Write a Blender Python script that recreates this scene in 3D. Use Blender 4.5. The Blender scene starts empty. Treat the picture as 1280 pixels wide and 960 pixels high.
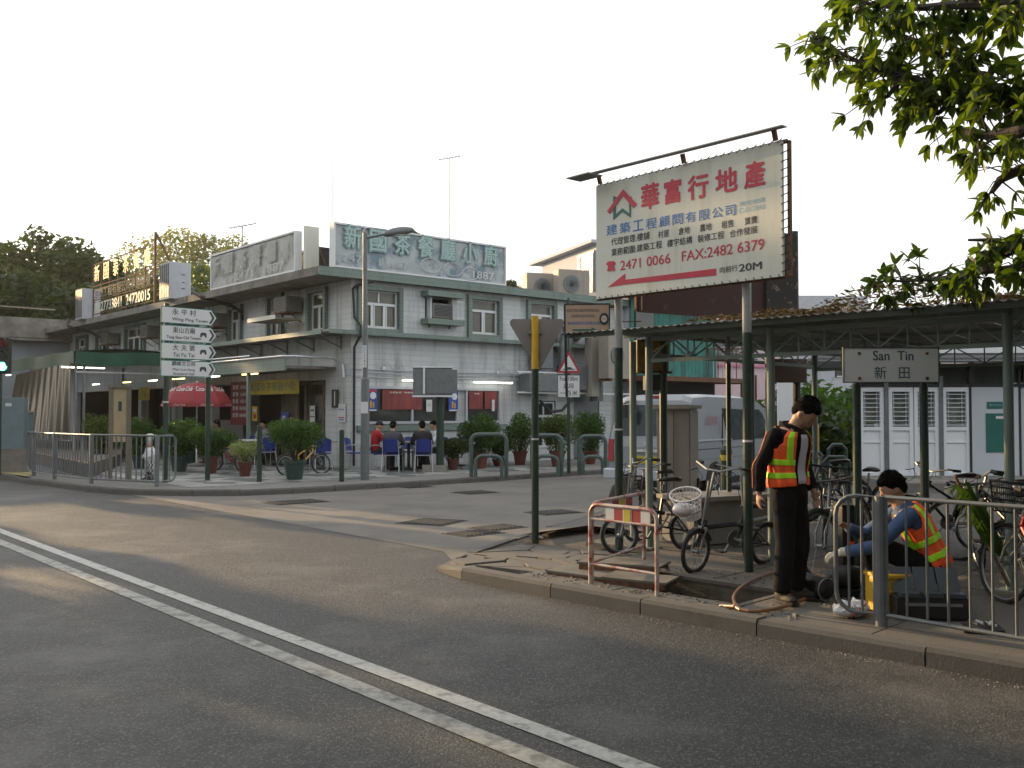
import bpy, math, random
import numpy as np
from mathutils import Vector, Matrix, Euler
random.seed(7)
R=math.radians
sc=bpy.context.scene
# ---------------- camera, sky, sun, exposure
F=1210.0; PITCH=math.atan(35/F); H=1.65
cd=bpy.data.cameras.new('camera'); cam=bpy.data.objects.new('camera',cd); sc.collection.objects.link(cam)
cd.sensor_width=36; cd.lens=36*F/1280; cd.clip_end=2000; cd.clip_start=.05
cam.location=(0,0,H); cam.rotation_euler=(math.pi/2+PITCH,0,0); sc.camera=cam
SUN_AZ=R(-49.5); SUN_EL=R(11.5)      # azimuth clockwise from +Y
wd=bpy.data.worlds.new('World'); sc.world=wd; wd.use_nodes=True
nt=wd.node_tree; sky=nt.nodes.new('ShaderNodeTexSky'); sky.sky_type='NISHITA'; sky.sun_disc=False
sky.sun_elevation=SUN_EL; sky.sun_rotation=SUN_AZ; sky.altitude=0; sky.air_density=1.0; sky.dust_density=2; sky.ozone_density=1.0
bg=nt.nodes['Background']; bg.inputs[1].default_value=.12
hs=nt.nodes.new('ShaderNodeHueSaturation'); hs.inputs['Saturation'].default_value=.45; hs.inputs['Value'].default_value=.45; nt.links.new(sky.outputs[0],hs.inputs['Color'])
hz=nt.nodes.new('ShaderNodeMix'); hz.data_type='RGBA'; hz.blend_type='ADD'; hz.inputs[0].default_value=1; hz.inputs[7].default_value=(5.75,5.8,5.75,1)   # even bright haze veil over the whole sky
nt.links.new(hs.outputs[0],hz.inputs[6]); nt.links.new(hz.outputs[2],bg.inputs[0])
sl=bpy.data.lights.new('sun','SUN'); sl.energy=5; sl.angle=R(.53); sl.color=(1,.68,.34)
so=bpy.data.objects.new('sun',sl); sc.collection.objects.link(so)
sd=Vector((math.sin(SUN_AZ)*math.cos(SUN_EL),math.cos(SUN_AZ)*math.cos(SUN_EL),math.sin(SUN_EL)))
so.rotation_euler=sd.to_track_quat('Z','Y').to_euler(); so.location=(0,0,30)
sc.view_settings.view_transform='Standard'; sc.view_settings.look='None'; sc.view_settings.exposure=0.66; sc.view_settings.gamma=1

# ---------------- surveying helpers: turn a measured picture point into a place
_cp,_sp=math.cos(PITCH),math.sin(PITCH)
def ray(x,y):
    u=(x-640)/F; v=(480-y)/F
    return Vector((u,_cp-v*_sp,_sp+v*_cp))
PV=.12
def G(x,y,z=PV):
    d=ray(x,y); t=(z-H)/d.z; return Vector((d.x*t,d.y*t,z))
def W(x,y,Y):
    d=ray(x,y); t=Y/d.y; return Vector((d.x*t,Y,H+d.z*t))
r_=Vector((-.6521,.7581,0)); s_=Vector((.7581,.6521,0))
C0=G(438,586); C0.z=0; TB=math.atan2(s_.y,s_.x)
K0=G(887,765); K0.z=0; kx=Vector((.716,-.698,0)); ky=Vector((.698,.716,0)); TK=math.atan2(kx.y,kx.x)
def B(a,b,z=0): return C0+s_*a+r_*b+Vector((0,0,z))
def K(u,v,z=0): return K0+kx*u+ky*v+Vector((0,0,z))
def PL(x,y,o,dr):
    d=ray(x,y); det=-d.x*dr.y+dr.x*d.y
    t=(-o.x*dr.y+dr.x*o.y)/det
    return ((d.x*t-o.x)*dr.x+(d.y*t-o.y)*dr.y, H+d.z*t)
def RF(x,y,off=0): return PL(x,y,B(0,-off),s_)     # right (side street) face: (a,z)
def LF(x,y,off=0): return PL(x,y,B(-off,0),r_)     # left (main road) face: (b,z)

# ---------------- mesh builder
class MB:
    def __init__(s): s.v=[]; s.f=[]; s.m=[]
    def add(s,vs,fs,m=0):
        n=len(s.v); s.v+= [tuple(v) for v in vs]; s.f+=[tuple(i+n for i in f) for f in fs]; s.m+=[m]*len(fs); return s
    def box(s,c,d,rz=0,m=0,rot=None):
        x,y,z=[q/2 for q in d]; vs=[Vector((i,j,k)) for k in(-z,z) for j in(-y,y) for i in(-x,x)]
        M=rot if rot is not None else Matrix.Rotation(rz,3,'Z')
        c=Vector(c); vs=[M@v+c for v in vs]
        return s.add(vs,[(0,2,3,1),(4,5,7,6),(0,1,5,4),(2,6,7,3),(0,4,6,2),(1,3,7,5)],m)
    def cyl(s,p,q,r,r2=None,n=10,m=0,cap=True): return s.tube([p,q],[r,r if r2 is None else r2],n,m,cap=cap)
    def bar(s,p,q,w,h,m=0):
        p=Vector(p);q=Vector(q);d=q-p;L=d.length
        if L<1e-6: return s
        M=d.to_track_quat('X','Z').to_matrix(); return s.box((p+q)/2,(L,w,h),rot=M,m=m)
    def tube(s,pts,r,n=6,m=0,closed=False,cap=True,sx=1.0,up=None):
        P=[Vector(p) for p in pts]; N=len(P)
        rr=r if isinstance(r,(list,tuple)) else [r]*N
        b=len(s.v); prev=None
        for i,p in enumerate(P):
            if closed: d=P[(i+1)%N]-P[i-1]
            else: d=P[min(i+1,N-1)]-P[max(i-1,0)]
            if d.length<1e-9: d=Vector((0,0,1))
            d.normalize()
            if prev is None:
                a=up or (Vector((0,0,1)) if abs(d.z)<.9 else Vector((1,0,0))); u=d.cross(a).normalized()
            else:
                u=prev-d*prev.dot(d); u=u.normalized() if u.length>1e-6 else d.orthogonal().normalized()
            prev=u; w=d.cross(u); q=rr[i] if isinstance(rr[i],(tuple,list)) else (rr[i],rr[i])
            for k in range(n):
                t=2*math.pi*k/n; s.v.append(tuple(p+u*(q[0]*math.cos(t))+w*(q[1]*math.sin(t))))
        fs=[]
        for i in range(N if closed else N-1):
            j=(i+1)%N
            for k in range(n):
                l=(k+1)%n; fs.append((b+i*n+k,b+i*n+l,b+j*n+l,b+j*n+k))
        if cap and not closed: fs.append(tuple(b+k for k in range(n))[::-1]); fs.append(tuple(b+(N-1)*n+k for k in range(n)))
        s.f+=fs; s.m+=[m]*len(fs); return s
    def lathe(s,prof,c=(0,0,0),n=16,m=0,sy=1.0,rot=None):
        b=len(s.v); c=Vector(c)
        for (r,z) in prof:
            for k in range(n):
                t=2*math.pi*k/n; v=Vector((r*math.cos(t),r*math.sin(t)*sy,z))
                if rot is not None: v=rot@v
                s.v.append(tuple(v+c))
        fs=[(b+i*n+k,b+i*n+(k+1)%n,b+(i+1)*n+(k+1)%n,b+(i+1)*n+k) for i in range(len(prof)-1) for k in range(n)]
        if prof[0][0]>1e-5: fs.append(tuple(b+k for k in range(n))[::-1])
        if prof[-1][0]>1e-5: fs.append(tuple(b+(len(prof)-1)*n+k for k in range(n)))
        s.f+=fs; s.m+=[m]*len(fs); return s
    def ball(s,c,r,n=10,m=0,rot=None):
        if not isinstance(r,(tuple,list)): r=(r,r,r)
        b=len(s.v); c=Vector(c); h=max(4,n//2)
        for i in range(h+1):
            a=math.pi*i/h
            for k in range(n):
                t=2*math.pi*k/n; v=Vector((r[0]*math.sin(a)*math.cos(t),r[1]*math.sin(a)*math.sin(t),-r[2]*math.cos(a)))
                if rot is not None: v=rot@v
                s.v.append(tuple(v+c))
        fs=[(b+i*n+k,b+i*n+(k+1)%n,b+(i+1)*n+(k+1)%n,b+(i+1)*n+k) for i in range(h) for k in range(n)]
        s.f+=fs; s.m+=[m]*len(fs); return s
    def prism(s,poly,z0,z1,m=0,M=None):
        n=len(poly); vs=[Vector((p[0],p[1],z0)) for p in poly]+[Vector((p[0],p[1],z1)) for p in poly]
        if M is not None: vs=[M@v for v in vs]
        return s.add(vs,[tuple(range(n))[::-1],tuple(range(n,2*n))]+[(i,(i+1)%n,n+(i+1)%n,n+i) for i in range(n)],m)
    def obj(s,name,mats,parent=None,loc=(0,0,0),rz=0,rot=None,smooth=False,bevel=0,kind=None,label=None,cat=None,group=None):
        me=bpy.data.meshes.new(name); me.from_pydata(s.v,[],s.f)
        mats=mats if isinstance(mats,(list,tuple)) else [mats]
        for q in mats: me.materials.append(MAT(q) if isinstance(q,str) else q)
        if len(mats)>1: me.polygons.foreach_set('material_index',s.m)
        if smooth: me.polygons.foreach_set('use_smooth',[True]*len(me.polygons))
        me.update(); o=bpy.data.objects.new(name,me); sc.collection.objects.link(o)
        o.location=loc; o.rotation_euler=rot if rot is not None else (0,0,rz)
        if parent: kid(o,parent)
        if bevel:
            bv=o.modifiers.new('bevel','BEVEL'); bv.width=bevel; bv.segments=2; bv.limit_method='ANGLE'; bv.angle_limit=R(50)
        if kind: o['kind']=kind
        if label: o['label']=label
        if cat: o['category']=cat
        if group: o['group']=group
        return o
MX=Matrix(((1,0,0),(0,0,-1),(0,1,0)))   # prism in the XZ plane (extrudes along -y)
MYZ=Matrix(((0,0,1),(1,0,0),(0,1,0)))   # prism drawn in the YZ plane, extruded along x
KIDS={}; FITD={}
def kid(o,p): o.parent=p; KIDS.setdefault(p.name,[]).append(o)
def T(name,label,cat,loc=(0,0,0),rz=0,group=None,rot=None):
    o=bpy.data.objects.new(name,None); sc.collection.objects.link(o); o.location=loc; o.rotation_euler=rot or (0,0,rz)
    o.empty_display_size=.1; o['label']=label; o['category']=cat
    if group: o['group']=group
    return o
def S(name,loc=(0,0,0),rz=0):
    o=bpy.data.objects.new(name,None); sc.collection.objects.link(o); o.location=loc; o.rotation_euler=(0,0,rz); o['kind']='structure'; return o
def dup(root,loc,rz,label=None,group=None,scale=None):
    def cp_(o,par):
        c=o.copy(); sc.collection.objects.link(c)
        if par: kid(c,par)
        if o.name in FITD: f=FITD[o.name]; FIT.append((c,f[0],f[1]))
        for k in KIDS.get(o.name,()): cp_(k,c)
        return c
    r=cp_(root,None); r.location=loc; r.rotation_euler=(0,0,rz)
    if scale: r.scale=scale
    if label: r['label']=label
    if group: r['group']=group
    return r

# ---------------- materials
_M={}; SPEC={}
def nodes(name):
    m=bpy.data.materials.new(name); m.use_nodes=True; n=m.node_tree; return m,n,n.nodes['Principled BSDF']
def mat(name,col,rough=.7,metal=0,var=.12,scale=6,bump=0,bscale=40,spec=None,emit=0,trans=0,streak=0,dirt=None,dscale=1.5,dlo=.5,dhi=.75,coat=0):
    SPEC[name]=dict(col=col,rough=rough,metal=metal,var=var,scale=scale,bump=bump,bscale=bscale,spec=spec,emit=emit,trans=trans,streak=streak,dirt=dirt,dscale=dscale,dlo=dlo,dhi=dhi,coat=coat)
def MAT(name):
    if name in _M: return _M[name]
    k=SPEC[name]; m,n,b=nodes(name); L=n.links.new; N=n.nodes.new
    tc=N('ShaderNodeTexCoord'); src=tc.outputs['Object']
    c=k['col']; c=(c[0],c[1],c[2],1)
    if k['var']:
        no=N('ShaderNodeTexNoise'); no.inputs['Scale'].default_value=k['scale']; no.inputs['Detail'].default_value=6; L(src,no.inputs['Vector'])
        mx=N('ShaderNodeMix'); mx.data_type='RGBA'; v=k['var']
        mx.inputs[6].default_value=(c[0]*(1-v),c[1]*(1-v),c[2]*(1-v),1); mx.inputs[7].default_value=(min(1,c[0]*(1+v)),min(1,c[1]*(1+v)),min(1,c[2]*(1+v)),1)
        mr=N('ShaderNodeMapRange'); mr.inputs[1].default_value=.3; mr.inputs[2].default_value=.7; L(no.outputs[0],mr.inputs[0]); L(mr.outputs[0],mx.inputs[0]); out=mx.outputs[2]
        rr=N('ShaderNodeMapRange'); rr.inputs[1].default_value=.3; rr.inputs[2].default_value=.7; rr.inputs[3].default_value=max(.02,k['rough']-.08); rr.inputs[4].default_value=min(1,k['rough']+.08)
        L(no.outputs[0],rr.inputs[0]); L(rr.outputs[0],b.inputs['Roughness'])
    else:
        rg=N('ShaderNodeRGB'); rg.outputs[0].default_value=c; out=rg.outputs[0]; b.inputs['Roughness'].default_value=k['rough']
    if k['dirt']:
        mp=N('ShaderNodeMapping'); mp.inputs['Scale'].default_value=(1,1,.12) if k['streak'] else (1,1,1); L(src,mp.inputs[0])
        n2=N('ShaderNodeTexNoise'); n2.inputs['Scale'].default_value=k['dscale']; n2.inputs['Detail'].default_value=8; n2.inputs['Roughness'].default_value=.65; L(mp.outputs[0],n2.inputs['Vector'])
        r2=N('ShaderNodeMapRange'); r2.inputs[1].default_value=k['dlo']; r2.inputs[2].default_value=k['dhi']; L(n2.outputs[0],r2.inputs[0])
        m2=N('ShaderNodeMix'); m2.data_type='RGBA'; L(r2.outputs[0],m2.inputs[0]); L(out,m2.inputs[6]); d=k['dirt']; m2.inputs[7].default_value=(d[0],d[1],d[2],1); out=m2.outputs[2]
    L(out,b.inputs['Base Color']); b.inputs['Metallic'].default_value=k['metal']
    if k['spec'] is not None: b.inputs['Specular IOR Level'].default_value=k['spec']
    if k['coat']: b.inputs['Coat Weight'].default_value=k['coat']; b.inputs['Coat Roughness'].default_value=.08
    if k['emit']: L(out,b.inputs['Emission Color']); b.inputs['Emission Strength'].default_value=k['emit']
    if k['trans']: b.inputs['Transmission Weight'].default_value=k['trans']
    if k['bump']:
        n3=N('ShaderNodeTexNoise'); n3.inputs['Scale'].default_value=k['bscale']; n3.inputs['Detail'].default_value=4; L(src,n3.inputs['Vector'])
        bp=N('ShaderNodeBump'); bp.inputs['Strength'].default_value=k['bump']; bp.inputs['Distance'].default_value=.01; L(n3.outputs[0],bp.inputs['Height']); L(bp.outputs[0],b.inputs['Normal'])
    _M[name]=m; return m
mat('dgreen',(.012,.032,.022),.45,var=.25,scale=9,dirt=(.05,.06,.05),dscale=7,dlo=.58,dhi=.75)
mat('ggrey',(.165,.215,.195),.5,var=.1,scale=3,dirt=(.12,.10,.07),dscale=5,dlo=.6,dhi=.8)
mat('steel',(.22,.235,.245),.42,metal=.6,var=.15,scale=12,dirt=(.16,.13,.10),dscale=9,dlo=.6,dhi=.8)
mat('steelpaint',(.135,.15,.16),.5,metal=.2,var=.15,scale=10,dirt=(.1,.075,.05),dscale=12,dlo=.6,dhi=.75)
mat('alu',(.5,.52,.54),.35,metal=.8,var=.1)
mat('chrome',(.6,.6,.6),.2,metal=1,var=.05)
mat('black',(.012,.012,.013),.5,var=.2)
mat('rubber',(.018,.018,.018),.8,var=.3,scale=30)
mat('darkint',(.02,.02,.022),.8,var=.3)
mat('white',(.62,.64,.66),.55,var=.05,dirt=(.35,.33,.3),dscale=4,dlo=.62,dhi=.85)
mat('signwhite',(.55,.56,.57),.5,var=.04,scale=2,dirt=(.38,.36,.3),dscale=3,dlo=.55,dhi=.85,streak=1)
mat('signcream',(.58,.59,.53),.6,var=.04,scale=1.5,dirt=(.40,.37,.26),dscale=2.5,dlo=.5,dhi=.8,streak=1)
mat('red',(.30,.018,.028),.5,var=.12)
mat('signred',(.45,.03,.06),.55,var=.12,scale=12)
mat('signblue',(.04,.16,.42),.55,var=.1); mat('lightblue',(.22,.42,.55),.6)
mat('ink',(.03,.035,.045),.6); mat('inkblue',(.03,.06,.09),.6)
mat('teal',(.02,.16,.13),.5,var=.2)
mat('signgreen',(.01,.11,.09),.45)
mat('yellow',(.55,.33,.02),.5,var=.12,dirt=(.25,.15,.03),dscale=10,dlo=.6,dhi=.8)
mat('signyellow',(.42,.34,.02),.6,var=.2)
mat('blue',(.012,.03,.20),.45,var=.1); mat('bluep',(.02,.06,.3),.5)
mat('brownboard',(.24,.17,.115),.7,var=.12,scale=4)
mat('maroon',(.035,.012,.011),.8,var=.35,scale=3,dirt=(.09,.06,.04),dscale=5,dlo=.6,dhi=.7)
mat('beige',(.27,.245,.215),.6,var=.08,scale=3,dirt=(.2,.17,.13),dscale=4,dlo=.58,dhi=.8,streak=1)
mat('concrete',(.22,.21,.195),.9,var=.22,scale=2.5,bump=.5,bscale=60,dirt=(.17,.155,.14),dscale=2,dlo=.5,dhi=.8)
mat('oldconc',(.20,.19,.175),.95,var=.3,scale=2,bump=.6,bscale=30,dirt=(.09,.085,.08),dscale=1.2,dlo=.45,dhi=.7)
mat('terracotta',(.12,.034,.022),.8,var=.2); mat('potgreen',(.02,.05,.045),.5,var=.2); mat('potred',(.10,.025,.02),.6,var=.25)
mat('soil',(.03,.02,.015),1,var=.4,scale=40)
mat('bark',(.05,.038,.028),.95,var=.4,scale=14,bump=.8,bscale=50)
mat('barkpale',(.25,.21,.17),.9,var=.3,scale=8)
mat('gold',(.42,.32,.14),.6,metal=.2,var=.1)
mat('rust',(.12,.06,.035),.9,var=.5,scale=14); mat('wood',(.16,.10,.055),.85,var=.3,scale=8,bump=.3)
mat('woodgrey',(.15,.125,.10),.9,var=.35,scale=10,bump=.5)
mat('glassdark',(.035,.04,.04),.12,var=.3,scale=1.2,spec=.6); mat('glassroom',(.09,.09,.075),.2,var=.35,scale=1.5,spec=.5)
mat('vanpaint',(.215,.235,.26),.42,metal=.1,var=.03,coat=.25); mat('vanwhite',(.38,.42,.46),.32,var=.03,coat=.4)
mat('vanglass',(.02,.03,.035),.12,var=.1,spec=.3)
mat('tube',(1,.95,.8),.5,var=0,emit=5); mat('tubey',(1,.72,.25),.5,var=0,emit=4)
mat('lampgreen',(.1,1,.75),.4,var=0,emit=6); mat('ledred',(.6,.05,.03),.4,var=0,emit=.3)
mat('pink',(.50,.38,.42),.8,var=.08); mat('pinktrim',(.5,.16,.25),.7); mat('palewall',(.40,.42,.46),.8,var=.08)
mat('tealsheet',(.03,.19,.17),.5,var=.25,scale=3,dirt=(.02,.06,.05),dscale=3,dlo=.5,dhi=.7,streak=1)
mat('officewhite',(.66,.69,.73),.5,var=.04,scale=1); mat('officegrey',(.45,.49,.54),.5,var=.04,scale=1)
mat('awning',(.012,.085,.055),.7,var=.25,scale=2,bump=.3,bscale=4)
mat('roofmetal',(.24,.25,.235),.6,metal=.3,var=.2,scale=2,dirt=(.10,.075,.05),dscale=2.5,dlo=.5,dhi=.75)
mat('skin',(.42,.235,.16),.55,var=.1,scale=12); mat('skindark',(.27,.14,.09),.55,var=.1,scale=12)
mat('hair',(.004,.0035,.0035),.9,spec=.12,var=.3,scale=60,bump=.8,bscale=120)
mat('jacket',(.010,.007,.008),.85,spec=.12,var=.3,bump=.5,bscale=14); mat('trouser',(.009,.009,.011),.9,spec=.15,var=.3,bump=1,bscale=9)
mat('tshirt',(.50,.50,.56),.85,var=.06,bump=.4,bscale=14); mat('bluejacket',(.045,.085,.19),.8,var=.15,bump=.6,bscale=14)
mat('vest',(.95,.11,.02),.7,var=.12,scale=7,bump=.5,bscale=12); mat('lime',(.42,.85,.02),.5,var=.06)
mat('glove',(.55,.50,.42),.9,var=.15); mat('shoe',(.02,.016,.014),.7); mat('piping',(.6,.12,.05),.6)
mat('cloth_red',(.30,.008,.015),.85,bump=.3,bscale=15); mat('cloth_grey',(.05,.055,.07),.85,bump=.3,bscale=15); mat('cloth_black',(.012,.012,.016),.85)
mat('cloth_white',(.55,.57,.62),.85); mat('cloth_pink',(.32,.16,.19),.85); mat('cloth_lgrey',(.25,.26,.28),.85)
mat('plasticwhite',(.62,.62,.64),.4,var=.04); mat('orangehose',(.20,.10,.05),.45,var=.2)
mat('leather',(.02,.018,.016),.45,var=.3)
mat('fred',(.30,.012,.02),.35); mat('fyel',(.45,.28,.01),.35); mat('fgreen',(.05,.22,.03),.4); mat('fblack',(.015,.015,.017),.3)
mat('pit',(.10,.085,.065),1,var=.4,scale=7,bump=.6)
mat('line',(.42,.42,.40),.75,var=.18,scale=30,dirt=(.14,.135,.125),dscale=9,dlo=.52,dhi=.72,bump=.5,bscale=220)
mat('lineold',(.33,.33,.31),.75,var=.2,scale=30,dirt=(.11,.105,.10),dscale=7,dlo=.46,dhi=.68,bump=.5,bscale=220)
mat('yelpave',(.30,.26,.12),.9,var=.15)
mat('cover',(.045,.044,.042),.7,metal=.3,var=.3,bump=.8,bscale=90)

def leafmat(name,c1,c2,tr=.35,rough=.45):
    m,n,b=nodes(name); L=n.links.new; N=n.nodes.new
    oi=N('ShaderNodeTexCoord'); no=N('ShaderNodeTexNoise'); no.inputs['Scale'].default_value=1.7; no.inputs['Detail'].default_value=5; L(oi.outputs['Object'],no.inputs['Vector'])
    g=N('ShaderNodeNewGeometry'); ad=N('ShaderNodeMath'); ad.operation='MULTIPLY_ADD'; L(g.outputs['Random Per Island'],ad.inputs[0]); ad.inputs[1].default_value=.6; L(no.outputs[0],ad.inputs[2])
    mr=N('ShaderNodeMapRange'); mr.inputs[1].default_value=.35; mr.inputs[2].default_value=1.1; L(ad.outputs[0],mr.inputs[0])
    mx=N('ShaderNodeMix'); mx.data_type='RGBA'; mx.inputs[6].default_value=(*c1,1); mx.inputs[7].default_value=(*c2,1); L(mr.outputs[0],mx.inputs[0])
    L(mx.outputs[2],b.inputs['Base Color']); b.inputs['Roughness'].default_value=rough; b.inputs['Specular IOR Level'].default_value=.3
    t=N('ShaderNodeBsdfTranslucent'); g2=N('ShaderNodeMix'); g2.data_type='RGBA'; g2.blend_type='MULTIPLY'; g2.inputs[0].default_value=1; L(mx.outputs[2],g2.inputs[6]); g2.inputs[7].default_value=(2.6,2.4,.8,1); L(g2.outputs[2],t.inputs[0])
    ms=N('ShaderNodeMixShader'); ms.inputs[0].default_value=tr; o=n.nodes['Material Output']; L(b.outputs[0],ms.inputs[1]); L(t.outputs[0],ms.inputs[2]); L(ms.outputs[0],o.inputs[0])
    _M[name]=m
leafmat('leaf_dark',(.011,.024,.007),(.032,.055,.012))
leafmat('leaf_mid',(.022,.044,.010),(.065,.10,.018))
leafmat('leaf_hazed',(.075,.085,.03),(.16,.17,.06))  # distance haze on the far trees put into this paler leaf colour
leafmat('leaf_bush',(.012,.036,.008),(.042,.095,.014))
leafmat('leaf_dry',(.07,.045,.025),(.19,.13,.075),.15,.8)
leafmat('leaf_over',(.011,.028,.006),(.075,.115,.014),.52,.35)
leafmat('leaf_var',(.09,.13,.05),(.25,.30,.16),.3)

def asphalt():
    m,n,b=nodes('asphalt'); L=n.links.new; N=n.nodes.new
    tc=N('ShaderNodeTexCoord'); v=tc.outputs['Object']
    mp=N('ShaderNodeMapping'); mp.inputs['Rotation'].default_value=(0,0,-math.atan2(r_.y,r_.x)); L(v,mp.inputs[0])
    mp2=N('ShaderNodeMapping'); mp2.inputs['Scale'].default_value=(.10,1.0,1); L(mp.outputs[0],mp2.inputs[0])
    a=N('ShaderNodeTexNoise'); a.inputs['Scale'].default_value=1.3; a.inputs['Detail'].default_value=7; L(mp2.outputs[0],a.inputs['Vector'])
    g=N('ShaderNodeTexVoronoi'); g.inputs['Scale'].default_value=95; L(v,g.inputs['Vector'])
    g2=N('ShaderNodeTexNoise'); g2.inputs['Scale'].default_value=70; g2.inputs['Detail'].default_value=6; g2.inputs['Roughness'].default_value=.75; L(v,g2.inputs['Vector'])
    p=N('ShaderNodeTexNoise'); p.inputs['Scale'].default_value=.55; p.inputs['Detail'].default_value=9; p.inputs['Roughness'].default_value=.7; L(v,p.inputs['Vector'])
    cr=N('ShaderNodeValToRGB'); cr.color_ramp.elements[0].position=.33; cr.color_ramp.elements[0].color=(.016,.017,.019,1); cr.color_ramp.elements[1].position=.7; cr.color_ramp.elements[1].color=(.048,.048,.049,1)
    mixf=N('ShaderNodeMath'); mixf.operation='MULTIPLY_ADD'; L(g2.outputs[0],mixf.inputs[0]); mixf.inputs[1].default_value=.85
    s2=N('ShaderNodeMath'); s2.operation='MULTIPLY_ADD'; L(a.outputs[0],s2.inputs[0]); s2.inputs[1].default_value=.35; s2.inputs[2].default_value=-.1; L(s2.outputs[0],mixf.inputs[2]); L(mixf.outputs[0],cr.inputs[0])
    # worn pale patches
    pr=N('ShaderNodeMapRange'); pr.inputs[1].default_value=.50; pr.inputs[2].default_value=.68; pr.inputs[4].default_value=.8; L(p.outputs[0],pr.inputs[0])
    m2=N('ShaderNodeMix'); m2.data_type='RGBA'; L(pr.outputs[0],m2.inputs[0]); L(cr.outputs[0],m2.inputs[6]); m2.inputs[7].default_value=(.115,.112,.107,1)
    # pale stone chips
    vr=N('ShaderNodeSeparateColor'); L(g.outputs['Color'],vr.inputs[0]); cm=N('ShaderNodeMapRange'); cm.inputs[1].default_value=.80; cm.inputs[2].default_value=.9; cm.inputs[4].default_value=.6; L(vr.outputs[0],cm.inputs[0])
    m3=N('ShaderNodeMix'); m3.data_type='RGBA'; L(cm.outputs[0],m3.inputs[0]); L(m2.outputs[2],m3.inputs[6]); m3.inputs[7].default_value=(.17,.16,.145,1)
    L(m3.outputs[2],b.inputs['Base Color']); b.inputs['Roughness'].default_value=.58; b.inputs['Specular IOR Level'].default_value=.45
    ba=N('ShaderNodeMath'); ba.operation='SUBTRACT'; L(g2.outputs[0],ba.inputs[0]); L(g.outputs['Distance'],ba.inputs[1])
    bp=N('ShaderNodeBump'); bp.inputs['Strength'].default_value=.6; bp.inputs['Distance'].default_value=.010; L(ba.outputs[0],bp.inputs['Height'])
    g3=N('ShaderNodeTexNoise'); g3.inputs['Scale'].default_value=16; g3.inputs['Detail'].default_value=5; g3.inputs['Roughness'].default_value=.8; L(v,g3.inputs['Vector'])
    b2=N('ShaderNodeBump'); b2.inputs['Strength'].default_value=.55; b2.inputs['Distance'].default_value=.03; L(g3.outputs[0],b2.inputs['Height']); L(bp.outputs[0],b2.inputs['Normal']); L(b2.outputs[0],b.inputs['Normal'])
    _M['asphalt']=m
asphalt()
def tilewall(name,c,grout,tw,th,dirt,dlo=.5,dhi=.78):
    m,n,b=nodes(name); L=n.links.new; N=n.nodes.new
    tc=N('ShaderNodeTexCoord'); sx=N('ShaderNodeSeparateXYZ'); L(tc.outputs['Object'],sx.inputs[0]); ad=N('ShaderNodeMath'); L(sx.outputs[0],ad.inputs[0]); L(sx.outputs[1],ad.inputs[1])
    cb=N('ShaderNodeCombineXYZ'); L(ad.outputs[0],cb.inputs[0]); L(sx.outputs[2],cb.inputs[1])
    br=N('ShaderNodeTexBrick'); br.inputs['Scale'].default_value=1; br.inputs['Brick Width'].default_value=tw; br.inputs['Row Height'].default_value=th; br.inputs['Mortar Size'].default_value=th*.055
    br.inputs['Mortar Smooth'].default_value=.2; br.inputs['Color1'].default_value=(*c,1); br.inputs['Color2'].default_value=(c[0]*.9,c[1]*.92,c[2]*.93,1); br.inputs['Mortar'].default_value=(*grout,1); L(cb.outputs[0],br.inputs['Vector'])
    mp=N('ShaderNodeMapping'); mp.inputs['Scale'].default_value=(1,1,.10); L(tc.outputs['Object'],mp.inputs[0])
    n2=N('ShaderNodeTexNoise'); n2.inputs['Scale'].default_value=2.2; n2.inputs['Detail'].default_value=9; n2.inputs['Roughness'].default_value=.7; L(mp.outputs[0],n2.inputs['Vector'])
    r2=N('ShaderNodeMapRange'); r2.inputs[1].default_value=dlo; r2.inputs[2].default_value=dhi; L(n2.outputs[0],r2.inputs[0])
    m2=N('ShaderNodeMix'); m2.data_type='RGBA'; L(r2.outputs[0],m2.inputs[0]); L(br.outputs[0],m2.inputs[6]); m2.inputs[7].default_value=(*dirt,1)
    L(m2.outputs[2],b.inputs['Base Color']); b.inputs['Roughness'].default_value=.5
    bp=N('ShaderNodeBump'); bp.invert=True; bp.inputs['Strength'].default_value=.5; bp.inputs['Distance'].default_value=.01; L(br.outputs['Fac'],bp.inputs['Height']); L(bp.outputs[0],b.inputs['Normal'])
    _M[name]=m
tilewall('walltile',(.52,.545,.56),(.40,.415,.42),1.8,.155,(.19,.185,.17),.50,.74)
tilewall('greentile',(.13,.19,.17),(.24,.27,.25),.1,.1,(.07,.08,.07))

# ---------------- lettering (flat print, front face towards local -y)
FIT=[]; BOLD={}
def text(body,w,h,m,parent,loc,rz=0,bold=0,name='lettering',ex=.002,rot=None,shear=0):
    c=bpy.data.curves.new(name,'FONT'); c.body=body; c.align_x='CENTER'; c.align_y='CENTER'; c.size=1; c.extrude=0; c.resolution_u=3; c.shear=shear; c.fill_mode='FRONT'
    c.materials.append(MAT(m)); o=bpy.data.objects.new(name,c); sc.collection.objects.link(o)
    if parent: kid(o,parent)
    o.location=loc; o.rotation_euler=rot or (math.pi/2,0,rz); BOLD[c.name]=bold; FIT.append((o,w,h)); FITD[o.name]=(w,h); return o
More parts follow.
